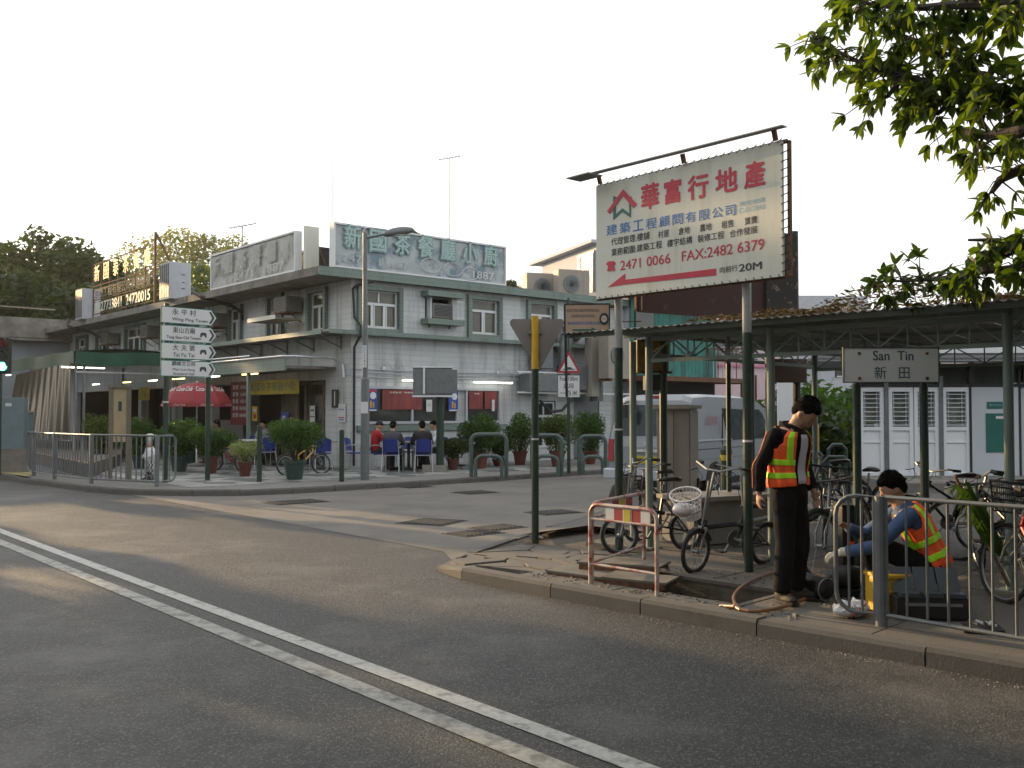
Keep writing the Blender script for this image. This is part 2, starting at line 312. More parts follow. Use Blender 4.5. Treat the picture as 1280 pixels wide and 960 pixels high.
# ================= GROUND
rnd=random.random
def clip(poly,p,nrm):      # keep the side where (x-p).n<=0
    out=[]
    for i in range(len(poly)):
        a=poly[i]; b=poly[(i+1)%len(poly)]; da=(a[0]-p[0])*nrm[0]+(a[1]-p[1])*nrm[1]; db=(b[0]-p[0])*nrm[0]+(b[1]-p[1])*nrm[1]
        if da<=0: out.append(a)
        if da*db<0: t=da/(da-db); out.append((a[0]+(b[0]-a[0])*t,a[1]+(b[1]-a[1])*t))
    return out
def voronoi(poly,pts,gap):
    res=[]
    for i,p in enumerate(pts):
        c=list(poly)
        for j,q in enumerate(pts):
            if i==j: continue
            dx,dy=q[0]-p[0],q[1]-p[1]; L=math.hypot(dx,dy)
            if L>2.2: continue
            nx,ny=dx/L,dy/L; c=clip(c,(p[0]+dx/2-nx*gap/2,p[1]+dy/2-ny*gap/2),(nx,ny))
            if len(c)<3: break
        if len(c)>=3: res.append(c)
    return res
pit=(-1.62,.42,-.02,1.22) # trench: u0,v0,u1,v1
m=MB()
for (a,b,c,d) in [(-400,-400,pit[0],500),(pit[2],-400,400,500),(pit[0],-400,pit[2],pit[1]),(pit[0],pit[3],pit[2],500)]:
    m.add([tuple(K(x,y,0)) for x,y in ((a,b),(c,b),(c,d),(a,d))],[(0,1,2,3)])
m.obj('road','asphalt',kind='structure')
mat('apron',(.145,.135,.124),.85,var=.14,scale=1.2,bump=.35,bscale=90,dirt=(.10,.095,.09),dscale=.8,dlo=.48,dhi=.7,spec=.35)
a1=G(60,600,0); a2=G(555,690,0)
m=MB(); q=[B(-40+0,0)]; far=[a1+r_*20,a1,a2,K(-3.3,.45),K(-2.3,.8),K(-2.3,5),K(10,5),Vector((30,10,0)),Vector((70,60,0)),Vector((0,90,0)),Vector((-40,70,0))]
m.add([(p.x,p.y,.004) for p in far],[tuple(range(len(far)))[::-1]]); m.obj('side_street','apron',kind='structure')
# double white line, straight along the road
def stripe(name,p,w,m_,z):
    mb=MB(); p=Vector(p); n=Vector((r_.y,-r_.x,0))
    N=60; A=-8; Bv=110
    for i in range(N):
        t0=A+(Bv-A)*(i/N)**1.6; t1=A+(Bv-A)*((i+1)/N)**1.6
        c=[p+r_*t0-n*w/2,p+r_*t0+n*w/2,p+r_*t1+n*w/2,p+r_*t1-n*w/2]
        mb.add([(v.x,v.y,z) for v in c],[(0,1,2,3)])
    mb.obj(name,m_,kind='structure')
stripe('road_marking',G(400,812,0)+Vector((.02,-.02,0)),.13,'line',.005)
stripe('road_marking',G(400,837,0)+Vector((-.02,-.02,0)),.14,'lineold',.005)
# ---- left pavement with curved kerb
kp=[(0,592),(46,599),(98,606),(150,610.5),(196,612.3),(240,612.8),(300,612.6),(348,611),(386,609),(440,606)]
kl=[G(x,y) for x,y in kp]
kl=[kl[0]+r_*40,kl[0]+r_*20]+kl+[B(-1.2,-4.95,PV),B(1.4,-4.85,PV),B(4,-4.75,PV),B(8,-4.7,PV),B(14,-4.7,PV),B(34,-4.7,PV)]
def smooth_line(P,step):
    out=[]
    for i in range(len(P)-1):
        p0=P[max(i-1,0)];p1=P[i];p2=P[i+1];p3=P[min(i+2,len(P)-1)]
        n=max(1,int((p2-p1).length/step))
        for k in range(n):
            t=k/n; out.append(.5*((2*p1)+(p2-p0)*t+(2*p0-5*p1+4*p2-p3)*t*t+(3*p1-p0-3*p2+p3)*t**3))
    out.append(P[-1]); return out
def kerb(P,name,inward,w=.14,L=.92):
    root=S(name); P=smooth_line(P,.3); acc=0; start=0; mb_cnt=0
    i=0
    while i<len(P)-1:
        j=i; d=0
        while j<len(P)-1 and d<L: d+=(P[j+1]-P[j]).length; j+=1
        a,b=P[i],P[j]; t=(b-a).normalized(); n=Vector((-t.y,t.x,0))*inward
        if (a+b).length/2<70:
            dz=random.uniform(-.006,.006); g=.006
            mb=MB(); w2=w+random.uniform(-.006,.006)
            prof=[(0,-.12),(0.004,.095+dz),(.022,PV+.004+dz),(w2,PV+.004+dz),(w2,-.12)]
            vs=[]
            for pnt in (a+t*g,b-t*g):
                for (o,z) in prof: v=pnt+n*o; vs.append((v.x,v.y,z+(pnt.z-PV)))
            k=len(prof)
            mb.add(vs,[(q,(q+1)%k,k+(q+1)%k,k+q) for q in range(k)]+[tuple(range(k))[::-1],tuple(range(k,2*k))])
            mb.obj('kerb_stone','kerbstone',root)
        i=j
    return P
mat('kerbstone',(.105,.102,.098),.9,var=.3,scale=3,bump=.3,bscale=70,dirt=(.07,.065,.06),dscale=3,dlo=.45,dhi=.7)
KL=kerb(kl,'kerb',1)
mat('pave',(.165,.16,.155),.9,var=.12,scale=2,bump=.3,bscale=70,dirt=(.12,.115,.11),dscale=1.5,dlo=.5,dhi=.75)
pts=[]
for i,p in enumerate(KL):
    a=KL[max(i-1,0)]; b=KL[min(i+1,len(KL)-1)]; t=(b-a).normalized(); pts.append(p+Vector((-t.y,t.x,0))*.13)
ring=[(p.x,p.y,PV) for p in pts]+[(60,90,PV),(-70,110,PV)]
MB().add(ring,[tuple(range(len(ring)))]).obj('left_pavement','pave',kind='structure')
# crazy paving in front of the restaurant (building frame), white and grey broken stones
mat('stone_pale',(.30,.30,.295),.6,var=.2,scale=3,dirt=(.2,.2,.2),dscale=2,dlo=.5,dhi=.7)
mat('stone_dark',(.11,.12,.125),.6,var=.3,scale=3); mat('stone_mid',(.24,.245,.24),.6,var=.2,scale=3)
cz=S('paving',B(0,0),TB); zones=[[(-5.9,-3.55),(4.4,-3.55),(4.4,-.02),(-5.9,-.02)],[(-5.9,.0),(-.1,.0),(-.1,8.4),(-5.9,8.4)]]
mb=MB()
for z in zones:
    x0,y0=z[0]; x1,y1=z[2]; P=[]
    st=.52
    for i in range(int((x1-x0)/st)+1):
        for j in range(int((y1-y0)/st)+1): P.append((x0+(i+.5+random.uniform(-.42,.42))*st,y0+(j+.5+random.uniform(-.42,.42))*st))
    for c in voronoi(z,P,.03):
        mb.prism(c,PV-.02,PV+.012+random.uniform(0,.004),random.choice([0,0,1,1,2]))
mb.obj('paving_stone',['stone_pale','stone_dark','stone_mid'],cz,kind='stuff')
mat('terr',(.12,.105,.09),.9,var=.2,scale=2)
# raised terrace / ramp at far left, yellow tactile strip
tz=.45
tp=[G(20,561,tz),G(112,580,tz),G(150,568,tz),G(158,553,tz),G(20,546,tz)]
MB().prism([(p.x,p.y) for p in tp],0,tz).obj('terrace','terr',kind='structure')
lp=[G(-60,560,.2),G(28,562,.2),G(105,588,.2),G(60,597,.2),G(-60,580,.2)]
MB().add([(p.x,p.y,.128) for p in lp],[tuple(range(5))[::-1]]).obj('ramp','walltile2' if 0 else 'bluepave',kind='structure') if 0 else None
mat('bluepave',(.19,.22,.25),.8,var=.08,scale=3)
MB().add([(p.x,p.y,.125) for p in [G(-80,555),G(35,566),G(110,585),G(60,592),G(-80,572)]],[(4,3,2,1,0)]).obj('ramp','bluepave',kind='structure')
MB().add([(p.x,p.y,.126+.004) for p in [G(-60,574),G(20,581),G(42,592),G(36,596),G(-60,584)]],[(4,3,2,1,0)]).obj('tactile_paving','yelpave',kind='structure')
m=MB()
for i in range(14):
    p=tp[0].lerp(tp[1],i/14+.01); q=tp[0].lerp(tp[1],i/14+.055); n=Vector((-.03,-.03,0)); m.bar((p.x,p.y,tz+.01),(q.x,q.y,tz+.01),.06,.02)
mat('orangeglow',(.42,.26,.17),.5)
m.obj('edge_strip','orangeglow',kind='structure')
# ---- island pavement on the right (kerb frame), with an open trench
IU0,IU1=-2.6,40
pit=(-1.62,.42,-.02,1.22) # u0,v0,u1,v1
mat('slab',(.125,.115,.104),.88,var=.16,scale=1.5,bump=.5,bscale=55,dirt=(.12,.105,.09),dscale=1.3,dlo=.46,dhi=.72)
isl=S('island_pavement',K(0,0),TK)
def Kuv(p): d=Vector(p)-K0; return (d.x*kx.x+d.y*kx.y,d.x*ky.x+d.y*ky.y)
side=[Kuv(G(*q)) for q in [(545,699),(561,688),(664,655),(700,646),(740,634)]]
# sub-base, lying 2 cm under the slab tops, cut round the trench
u0,v0,u1,v1=pit; zb=PV-.022
base=MB()
def rect(a,b,c,d,z=zb): base.add([(a,b,z),(c,b,z),(c,d,z),(a,d,z)],[(0,1,2,3)])
rect(u0,.14,u1,v0); rect(u0,v1,u1,30); rect(u1,.14,30,30)
lf=[(u0,.14),(u0,30),(-22,30),(side[-1][0]-6,side[-1][1]+14)]+[(a,b) for a,b in side[::-1]]+[(-2.6,.2)]
base.add([(a,b,(zb if i<3 else .01)) for i,(a,b) in enumerate(lf)],[tuple(range(len(lf)))[::-1]])
mat('jointdirt',(.07,.06,.05),1,var=.3,scale=9)
base.obj('base','jointdirt',isl)
mat('plaza',(.105,.10,.094),.9,var=.14,scale=1.2,bump=.4,bscale=60,dirt=(.11,.105,.10),dscale=.9,dlo=.46,dhi=.72)
def inpoly(p,P):
    c=False;j=len(P)-1
    for i in range(len(P)):
        if (P[i][1]>p[1])!=(P[j][1]>p[1]) and p[0]<(P[j][0]-P[i][0])*(p[1]-P[i][1])/(P[j][1]-P[i][1])+P[i][0]: c=not c
        j=i
    return c
# slabs near the kerb: thick pieces with open joints
rows=[(.15,1.30),(1.30,2.45),(2.45,3.7)]
nose=[(side[0][0]+.13,side[0][1]+.02),(-3.1,.36),(-2.6,.19),(-2.25,.15),(-2.25,2.0),(side[2][0]+1.05,2.0),(side[1][0]+.13,side[1][1]+.02)]
for ri,(va,vb) in enumerate(rows):
    u=-2.25 if ri<2 else -3.3
    while u<7.5:
        w=random.choice([1.15,1.3,1.45]); g=.006
        polys=[[(u+g,va+g),(u+w-g,va+g),(u+w-g,vb-g),(u+g,vb-g)]]
        # cut the trench out
        if u<u1 and u+w>u0 and va<v1 and vb>v0:
            P=polys[0]; pp=[]
            a=clip(P,(u0,0),(1,0)); pp.append(a); rgt=clip(P,(u1,0),(-1,0)); pp.append(rgt)
            mid=clip(clip(P,(u0,0),(-1,0)),(u1,0),(1,0)); pp.append(clip(mid,(0,v0),(0,1))); pp.append(clip(mid,(0,v1),(0,-1)))
            polys=[q for q in pp if len(q)>2 and abs(sum(q[i][0]*q[(i+1)%len(q)][1]-q[(i+1)%len(q)][0]*q[i][1] for i in range(len(q))))>.02]
        for P in polys:
            dz=random.uniform(-.004,.003); MB().prism(P,PV-.06,PV+dz).obj('slab','slab',isl,bevel=.004)
        u+=w
# broken nose: irregular pieces, sunk towards the side street
PN=[(random.uniform(-4.0,-2.25),random.uniform(.2,2.0)) for _ in range(26)]
for c in voronoi([(-4.6,.0),(-2.25,.0),(-2.25,2.44),(-4.6,2.44)],PN,.022):
    for a,b in zip(nose,nose[1:]+nose[:1]):
        ex,ey=b[0]-a[0],b[1]-a[1]; L=math.hypot(ex,ey)
        if L>1e-6 and not (abs(a[0]+2.25)<.01 and abs(b[0]+2.25)<.01) : c=clip(c,a,(ey/L,-ex/L)) if len(c)>2 else c
    if len(c)>2: 
        cu=sum(p[0] for p in c)/len(c); z=.12-.05*max(0,min(1,(-2.6-cu)/1.0)); MB().prism(c,.0,z+random.uniform(-.012,.012)).obj('slab','slab',isl,bevel=.006)
# plaza sheet beyond the slabs
ps=[side[2],side[3],side[4],(side[4][0]-1.6,side[4][1]+3.4),(side[4][0]-6,side[4][1]+12)]
pl=[(-4.3,3.705),(30,3.705),(30,40),(-26,40)]+[(a_+.14,b_) for a_,b_ in ps[::-1]]
mb=MB(); mb.add([(a_,b_,PV if i<3 else (.04 if i>3 else .1)) for i,(a_,b_) in enumerate(pl)],[tuple(range(len(pl)))]); mb.obj('plaza_surface','plaza',isl)
mb=MB(); mb.add([(-4.3,3.70,PV),(-4.3,2.455,PV-.004),(side[2][0]+1.0,2.455,.09),(side[2][0]+.14,side[2][1],.04)],[(0,3,2,1)]); mb.obj('plaza_surface','plaza',isl)
# trench walls and floor
m=MB(); zf=-.55
m.add([(u0,v0,zf),(u1,v0,zf),(u1,v1,zf),(u0,v1,zf),(u0,v0,PV-.03),(u1,v0,PV-.03),(u1,v1,PV-.03),(u0,v1,PV-.03)],[(0,1,2,3),(0,4,5,1),(1,5,6,2),(2,6,7,3),(3,7,4,0)])
m.obj('trench_wall','pit',isl)
# hole in the road sheet cannot be cut: the road stops at the island, so cut it there
kr=[K(7,-.0,PV),K(2.22,0,PV),K(.85,0,PV),K(0,0,PV),K(-.98,0.02,PV),K(-1.67,0.03,PV),K(-2.6,.07,PV),K(-3.2,.2,.09),K(side[0][0],side[0][1],.05)]
kerb(kr,'kerb',-1,w=.15,L=1.0)
kr2=[K(side[0][0],side[0][1],.045),K(side[1][0],side[1][1],.035),K(side[2][0],side[2][1],.03),K(side[3][0],side[3][1],.03)]
mat('kerbflat',(.34,.31,.24),.9,var=.2,scale=4,dirt=(.17,.16,.14),dscale=3)
kerb(kr2,'side_kerb',-1,w=.13,L=1.1)
# covers and drains
def cover(name,px,py,sx,sy,rz,label,grate=False,group=None):
    p=G(px,py,0); t=T(name,label,'manhole cover' if not grate else 'drain grate',(p.x,p.y,.004),rz,group)
    MB().box((0,0,.003),(sx+.1,sy+.1,.006)).obj('frame','cover',t)
    if grate:
        for i in range(9): MB().box((-sx/2+(i+.5)*sx/9,0,.012),(sx/9*.55,sy,.012)).obj('bar','cover',t)
    else:
        m=MB(); m.box((0,0,.010),(sx,sy,.010))
        for i in range(7):
            for j in range(7): m.box((-sx/2+(i+.5)*sx/7,-sy/2+(j+.5)*sy/7,.017),(sx/14,sy/14,.006),rz=.78)
        m.obj('lid','cover',t)
cover('manhole_cover',370,628,.95,.6,TB,'rectangular iron manhole cover in the road nearest the restaurant corner kerb')
cover('manhole_cover',540,653,.7,.7,TB+.4,'round-worn rough manhole patch in the middle of the side street')
cover('manhole_cover',594,616,.7,.55,TB,'small dark manhole cover near the far kerb, before the hoop barriers')
cover('drain_grate',592,667,.62,.42,.75,'drain grate nearest the broken pavement corner',True)
cover('drain_grate',622,660,.62,.42,.75,'drain grate second from the broken pavement corner',True)
cover('manhole_cover',693,641,.7,.5,.6,'flat grey manhole cover behind the yellow and black sign pole')
cover('drain_grate',520,609,.6,.4,TB,'drain grate tight against the far kerb below the lamp post',True)
# ================= RESTAURANT BUILDING (frame: x along side street face, y along main road face)
def facade(mb,L,Z0,Z1,holes,axis,depth=.22,off=0,m=0):
    """outer skin with openings; axis 'x': wall in plane y=off going +x, 'y': wall in plane x=off going +y"""
    xs=sorted({0,L,*[h[0] for h in holes],*[h[1] for h in holes]}); zs=sorted({Z0,Z1,*[h[2] for h in holes],*[h[3] for h in holes]})
    def P(a,z,d): return (a,off+d,z) if axis=='x' else (off+d,a,z)
    for i in range(len(xs)-1):
        for j in range(len(zs)-1):
            cx=(xs[i]+xs[i+1])/2; cz=(zs[j]+zs[j+1])/2
            if any(h[0]<cx<h[1] and h[2]<cz<h[3] for h in holes): continue
            q=[P(xs[i],zs[j],0),P(xs[i+1],zs[j],0),P(xs[i+1],zs[j+1],0),P(xs[i],zs[j+1],0)]
            mb.add(q,[(0,1,2,3) if axis=='x' else (3,2,1,0)],m)
    for (a,b,c,d) in holes:
        for (p,q) in (((a,c),(b,c)),((b,c),(b,d)),((b,d),(a,d)),((a,d),(a,c))):
            mb.add([P(*p,0),P(*q,0),P(*q,depth),P(*p,depth)],[(0,1,2,3)],m)
def window(parent,w,h,loc,rz,cols,split=.68,glass='glassroom',surround=True,top=True,topcols=None):
    """local: x across, -y outwards, z up; origin bottom centre"""
    t=.045; f=MB()
    f.box((-w/2+t/2,0,h/2),(t,.06,h)); f.box((w/2-t/2,0,h/2),(t,.06,h)); f.box((0,0,t/2),(w-2*t,.06,t)); f.box((0,0,h-t/2),(w-2*t,.06,t))
    zt=h*split if top else h-t
    if top: f.box((0,0,zt),(w-2*t,.055,t))
    for i in range(1,cols): f.box((-w/2+w*i/cols,0,zt/2+t/4),(t,.05,zt-t*1.5))
    tc=topcols or cols
    if top:
        for i in range(1,tc): f.box((-w/2+w*i/tc,0,(zt+h)/2),(t,.05,h-zt-1.5*t))
    fo=f.obj('window','white',parent,loc,rz)
    for i in range(cols):
        a=-w/2+w*i/cols+t*.7; b=-w/2+w*(i+1)/cols-t*.7
        # sash frame
        s=MB(); k=.03; z0=t; z1=zt-t/2
        s.box(((a+b)/2,-.022,z0+k/2),(b-a,.03,k)); s.box(((a+b)/2,-.022,z1-k/2),(b-a,.03,k)); s.box((a+k/2,-.022,(z0+z1)/2),(k,.03,z1-z0-2*k)); s.box((b-k/2,-.022,(z0+z1)/2),(k,.03,z1-z0-2*k)); s.obj('sash','white',fo)
        MB().box(((a+b)/2,.012,(z0+z1)/2),(b-a,.008,z1-z0)).obj('pane',glass,fo)
    if top:
        for i in range(tc):
            a=-w/2+w*i/tc+t*.6; b=-w/2+w*(i+1)/tc-t*.6; MB().box(((a+b)/2,.012,(zt+h)/2),(b-a,.008,h-zt-t)).obj('pane',glass,fo)
    if surround:
        g=.13; s=MB(); s.box((-w/2-g/2,-.05,h/2),(g,.24,h+2*g)); s.box((w/2+g/2,-.05,h/2),(g,.24,h+2*g)); s.box((0,-.05,h+g/2),(w-.006,.24,g)); s.box((0,-.05,-g/2),(w-.006,.24,g)); s.obj('surround','greentile',fo)
    return fo
bd=T('restaurant_building','two storey grey tiled corner restaurant with green tile edged windows and open shopfront','building',B(0,0),TB)
LA,LBd,ZR=10.8,25.0,5.25
# openings: (x0,x1,z0,z1)
hR=[(.30,1.50,3.95,5.00),(2.45,3.45,4.32,4.95),(4.10,5.15,3.98,5.02),(6.45,7.45,4.05,5.05),(.42,5.25,1.32,2.36),(6.62,7.6,.5,2.0),(8.4,9.6,PV,2.4)]
wl=MB(); facade(wl,LA,0,ZR,hR,'x')
hL=[(1.35,2.20,3.96,5.05),(3.95,4.75,3.94,5.12),(6.75,7.55,3.95,5.0),(9.3,10.2,3.95,5.0),(12.6,13.5,3.95,5.0),(15.3,17.3,3.9,5.0),(19.6,20.9,3.9,4.95),(22.3,23.6,3.9,4.95),(1.35,24.2,PV,2.55)]
facade(wl,LBd,0,ZR,hL,'y',depth=.3)
wl.add([(LA,0,0),(LA,25,0),(LA,25,ZR),(LA,0,ZR)],[(0,1,2,3)])
wl.obj('wall','walltile',bd)
# interior of ground floor: dark room behind the shopfront
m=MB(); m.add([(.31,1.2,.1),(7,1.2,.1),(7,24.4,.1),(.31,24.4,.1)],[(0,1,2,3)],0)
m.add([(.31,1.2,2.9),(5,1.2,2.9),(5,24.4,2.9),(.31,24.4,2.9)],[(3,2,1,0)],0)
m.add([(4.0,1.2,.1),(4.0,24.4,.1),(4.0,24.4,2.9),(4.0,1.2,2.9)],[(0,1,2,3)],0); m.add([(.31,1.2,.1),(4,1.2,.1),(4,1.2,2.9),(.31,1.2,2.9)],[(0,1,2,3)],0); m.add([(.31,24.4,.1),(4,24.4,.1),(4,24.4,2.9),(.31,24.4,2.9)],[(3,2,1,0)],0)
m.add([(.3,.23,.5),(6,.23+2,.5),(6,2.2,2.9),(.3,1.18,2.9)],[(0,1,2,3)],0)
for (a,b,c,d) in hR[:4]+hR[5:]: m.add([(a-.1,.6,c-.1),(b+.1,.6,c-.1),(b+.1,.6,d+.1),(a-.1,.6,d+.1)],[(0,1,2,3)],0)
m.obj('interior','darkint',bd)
# roof slab, green tiled fascia on the side street, grey eave over the road side
MB().box((LA/2-.55,LBd/2-.1,ZR+.11),(LA+1.2,LBd+.3,.22)).obj('roof','oldconc',bd)
MB().box((LA/2-.55,-.265,ZR+.11),(LA+1.2,.03,.235)).obj('fascia','greentile',bd)
# mid-height ledge (canopy) with brackets
lg=MB(); lg.box((LA/2-.4,-.18,3.80),(LA+1.0,.36,.06)); lg.box((-.45,12.5,3.80),(.9,25,.07)); lg.obj('ledge','roofmetal',bd)
lf=MB(); lf.box((LA/2-.4,-.37,3.78),(LA+1.0,.02,.11)); lf.box((-.91,12.5,3.78),(.02,25,.12)); lf.obj('ledge_edge','greentile',bd)
for y in [.5,2.0,3.6,5.3,7.0,8.8,11,13]:
    k=MB(); k.bar((-.02,y,3.42),(-.8,y,3.74),.035,.035); k.bar((-.02,y,3.35),(-.02,y,3.74),.035,.035); k.bar((-.02,y,3.745),(-.85,y,3.745),.03,.03); k.obj('bracket','roofmetal',bd)
# windows of the upper floor
def wR(h,cols,**k): window(bd,h[1]-h[0],h[3]-h[2],((h[0]+h[1])/2,.06,h[2]),0,cols,**k)
def wL(h,cols,**k): window(bd,h[1]-h[0],h[3]-h[2],(.06,(h[0]+h[1])/2,h[2]),-math.pi/2,cols,**k)
wR(hR[0],3,topcols=2,split=.66); wR(hR[2],2,topcols=1,split=.7); wR(hR[3],2,topcols=1)
for h in hL[:3]: wL(h,2,topcols=1,split=.66)
for h in hL[3:8]: wL(h,3 if h[1]-h[0]>1.2 else 2,topcols=2,glass='glassdark')
# the air conditioner niche with tiled hood and sill
hn=hR[1]; MB().box((2.95,-.16,hn[3]+.09),(1.3,.42,.16)).obj('hood','greentile',bd); MB().box((2.95,-.16,hn[2]-.08),(1.3,.42,.16)).obj('niche_sill','greentile',bd)
k=MB(); 
for x in (2.56,3.34): k.box((x,-.05,(hn[2]+hn[3])/2),(.05,.2,hn[3]-hn[2]))
k.obj('niche_frame','white',bd)
k=MB()
for i in range(5): k.box((3.38+.0+i*.055,-.33,(hn[2]+hn[3])/2-.02),(.012,.012,.5))
k.box((3.49,-.33,4.86),(.26,.02,.02)); k.box((3.49,-.33,4.37),(.26,.02,.02)); k.obj('grille','white',bd)
# restaurant window band on the side street
hb=hR[4]; w=hb[1]-hb[0]; fr=MB(); t=.07
fr.box((hb[0]+t/2,-.02,(hb[2]+hb[3])/2),(t,.1,hb[3]-hb[2])); fr.box((hb[1]-t/2,-.02,(hb[2]+hb[3])/2),(t,.1,hb[3]-hb[2])); fr.box(((hb[0]+hb[1])/2,-.02,hb[2]+t/2),(w-2*t,.1,t)); fr.box(((hb[0]+hb[1])/2,-.02,hb[3]-t/2),(w-2*t,.1,t))
for q in (2.0,3.6,3.95): fr.box((q,-.01,(hb[2]+hb[3])/2),(.06,.06,hb[3]-hb[2]-2*t))
fo=fr.obj('window','palewall',bd)
for a,b in ((.49,1.97),(2.03,3.57),(3.98,5.18)): MB().box(((a+b)/2,.03,(hb[2]+hb[3])/2),(b-a,.01,hb[3]-hb[2]-.14)).obj('pane','glassdark',fo)
MB().box((3.775,.03,(hb[2]+hb[3])/2),(.29,.012,hb[3]-hb[2]-.14)).obj('panel','walltile',fo)
MB().box((2.83,-.03,1.20),(5.3,.1,.16)).obj('sill','greentile',bd)
MB().box((2.83,-.012,.62),(5.2,.025,.96)).obj('plinth','greywall',bd) if 0 else None
# red curtains behind / posters on the glass
mat('curtain',(.20,.045,.045),.8,var=.25,scale=3)
def curtain(x0,x1,z0,z1):
    m=MB(); n=24; vs=[]
    for i in range(n+1):
        x=x0+(x1-x0)*i/n; y=-.045+.01*math.sin(i*1.7); vs+=[(x,y,z0),(x,y,z1)]
    m.add(vs,[(2*i,2*i+2,2*i+3,2*i+1) for i in range(n)]); m.obj('curtain','curtain',fo)
curtain(.98,2.32,1.72,2.27); curtain(4.02,4.55,1.74,2.27); curtain(4.62,5.10,1.74,2.27); curtain(3.3,3.55,1.74,2.27) if 0 else None
text('特價套餐   特價套餐',.9,.05,'signcream',fo,(1.65,-.06,2.19)); text('特價',.2,.05,'signcream',fo,(4.3,-.06,2.19))
def poster(name,label,par_loc,rz,w,h,base,items,frame=B,cat='poster'):
    t=T(name,label,cat,par_loc,rz)
    MB().box((0,0,0),(w,.012,h)).obj('sheet',base,t)
    for it in items:
        if it[0]=='t': text(it[1],it[2],it[3],it[4],t,(it[5],-.008,it[6]))
        if it[0]=='b': MB().box((it[2],-.008,it[3]),(it[4],.004,it[5])).obj('print',it[1],t)
        if it[0]=='c': MB().prism([(it[4]*math.cos(2*math.pi*k/16),it[4]*math.sin(2*math.pi*k/16)) for k in range(16)],0,.003,M=Matrix.Translation((it[2],-.0062,it[3]))@MX.to_4x4()).obj('print',it[1],t)
    return t
for i,(a,lb) in enumerate([(.62,'blue beer poster with white disc on the left end of the long restaurant window'),(3.42,'blue beer poster with white disc right of the grey cabinet on the restaurant window')]):
    poster('poster',lb,B(a,-.07,1.98),TB,.34,.62,'bluep',[('c','white',.04,.12,.10),('b','yellow',-.03,-.12,.05,.2),('b','yellow',.05,-.14,.05,.16),('b','signwhite',0,-.28,.3,.04),('b','signred',.02,.25,.2,.07)])
poster('notice','pale paper notice taped in the middle of the dark window behind the seated group',B(2.55,-.07,1.83),TB,.2,.34,'signwhite',[('b','ink',0,.05,.12,.01),('b','ink',0,0,.14,.01)],cat='notice')
poster('notice','pale paper notice near the right end of the long restaurant window',B(4.93,-.075,1.85),TB,.1,.34,'signwhite',[('b','ink',0,.05,.06,.01)],cat='notice')
poster('notice','white notice with red and blue print on the tiled corner pillar of the restaurant',B(-.035,.42,1.62),TB-math.pi/2,.42,.5,'signwhite',[('b','signred',0,-.12,.3,.03),('b','signblue',0,-.18,.26,.03),('b','signblue',0,.1,.3,.02)],cat='notice')
# main-road ground floor: tiled awning fascia, pipe, columns, glazed entrance
aw=MB(); aw.box((-.75,4.9,2.86),(1.5,8.2,.08)); aw.obj('awning_slab','oldconc',bd)
MB().box((-1.52,4.9,2.93),(.05,8.2,.34)).obj('awning_fascia','greentile',bd)
p=MB(); p.tube([(-1.56,9.1,3.14),(-1.56,.9,3.14),(-1.3,.7,3.14),(-.3,.45,3.12),(-.1,.25,2.95),(-.1,.2,2.6)],.035,8); p.tube([(-1.5,9.1,3.26),(-1.5,3,3.24)],.02,6); p.obj('pipe','alu',bd)
for y in (3.15,9.1): MB().box((-1.45,y,1.4),(.09,.09,2.76)).obj('column','ggrey',bd)
ent=MB()
for y in (1.5,2.55,3.05,3.95): ent.box((.05,y,1.34),(.08,.07,2.4))
ent.box((.05,2.7,2.47),(.08,2.45,.08)); ent.obj('door_frame','woodgrey',bd)
MB().box((.06,2.02,1.3),(.02,.95,2.3)).obj('glass_panel','glassdark',bd); MB().box((.06,3.5,1.3),(.02,.82,2.3)).obj('glass_panel','glassroom',bd)
for y in (6.2,9.2,12.4,15.8,19.2): MB().box((.15,y,1.3),(.28,.35,2.4)).obj('column','walltile',bd)
st=MB(); st.box((.35,7.9,.75),(.5,2.3,1.25)); st.obj('counter','steel',bd)
mat('menured',(.13,.018,.025),.6)
# signs hung under the awning
def onL(name,label,y,z,x,w,h,base,items,cat='sign'): return poster(name,label,B(x,y,z),TB-math.pi/2,w,h,base,items,cat=cat)
onL('shop_sign','long yellow hanging shop sign with green characters over the glazed entrance',3.6,2.38,-.5,3.3,.42,'signyellow',[('t','新國泰茶餐廳小廚',2.9,.27,'signgreen',0,0)])
onL('shop_sign','shorter yellow shop sign left of the red menu board',8.9,2.42,-.35,1.5,.42,'signyellow',[('t','燒臘飯店',1.2,.3,'signgreen',0,0)])
onL('shop_sign','small yellow lightbox sign far back under the green tent',14.5,2.35,-.3,1.1,.5,'signyellow',[('t','小菜',.6,.36,'signgreen',0,0)])
onL('menu_board','tall red menu board with rows of white prices',6.0,1.92,-.4,1.25,1.35,'menured',[('t','套餐 '+x,.95,.14,'signwhite',0,.5-.22*i) for i,x in enumerate(['1838','1668','1831','8838','8848'])],cat='menu board')
onL('poster','small orange and white poster beside the red menu board',5.12,1.6,-.3,.34,.45,'yellow',[('b','signwhite',0,.1,.24,.1),('c','red',0,-.08,.08)])
onL('poster','blue and yellow cartoon-free food poster low on the entrance glass',3.7,1.35,-.02,.5,.6,'bluep',[('b','signwhite',-.05,.12,.2,.14),('b','yellow',.08,-.1,.2,.26)])['label']='blue poster with yellow shapes low on the entrance glass'
onL('notice','white notices stacked on the dark glass right of the open doorway',2.05,1.5,-.02,.28,.66,'signwhite',[('b','ink',0,.02,.26,.03),('b','signgreen',0,.2,.2,.06)],cat='notice')
onL('wall_box','small black meter box with a pale slot on the corner wall',.75,2.02,-.05,.34,.5,'black',[('b','signcream',0,0,.05,.4)],cat='meter box')
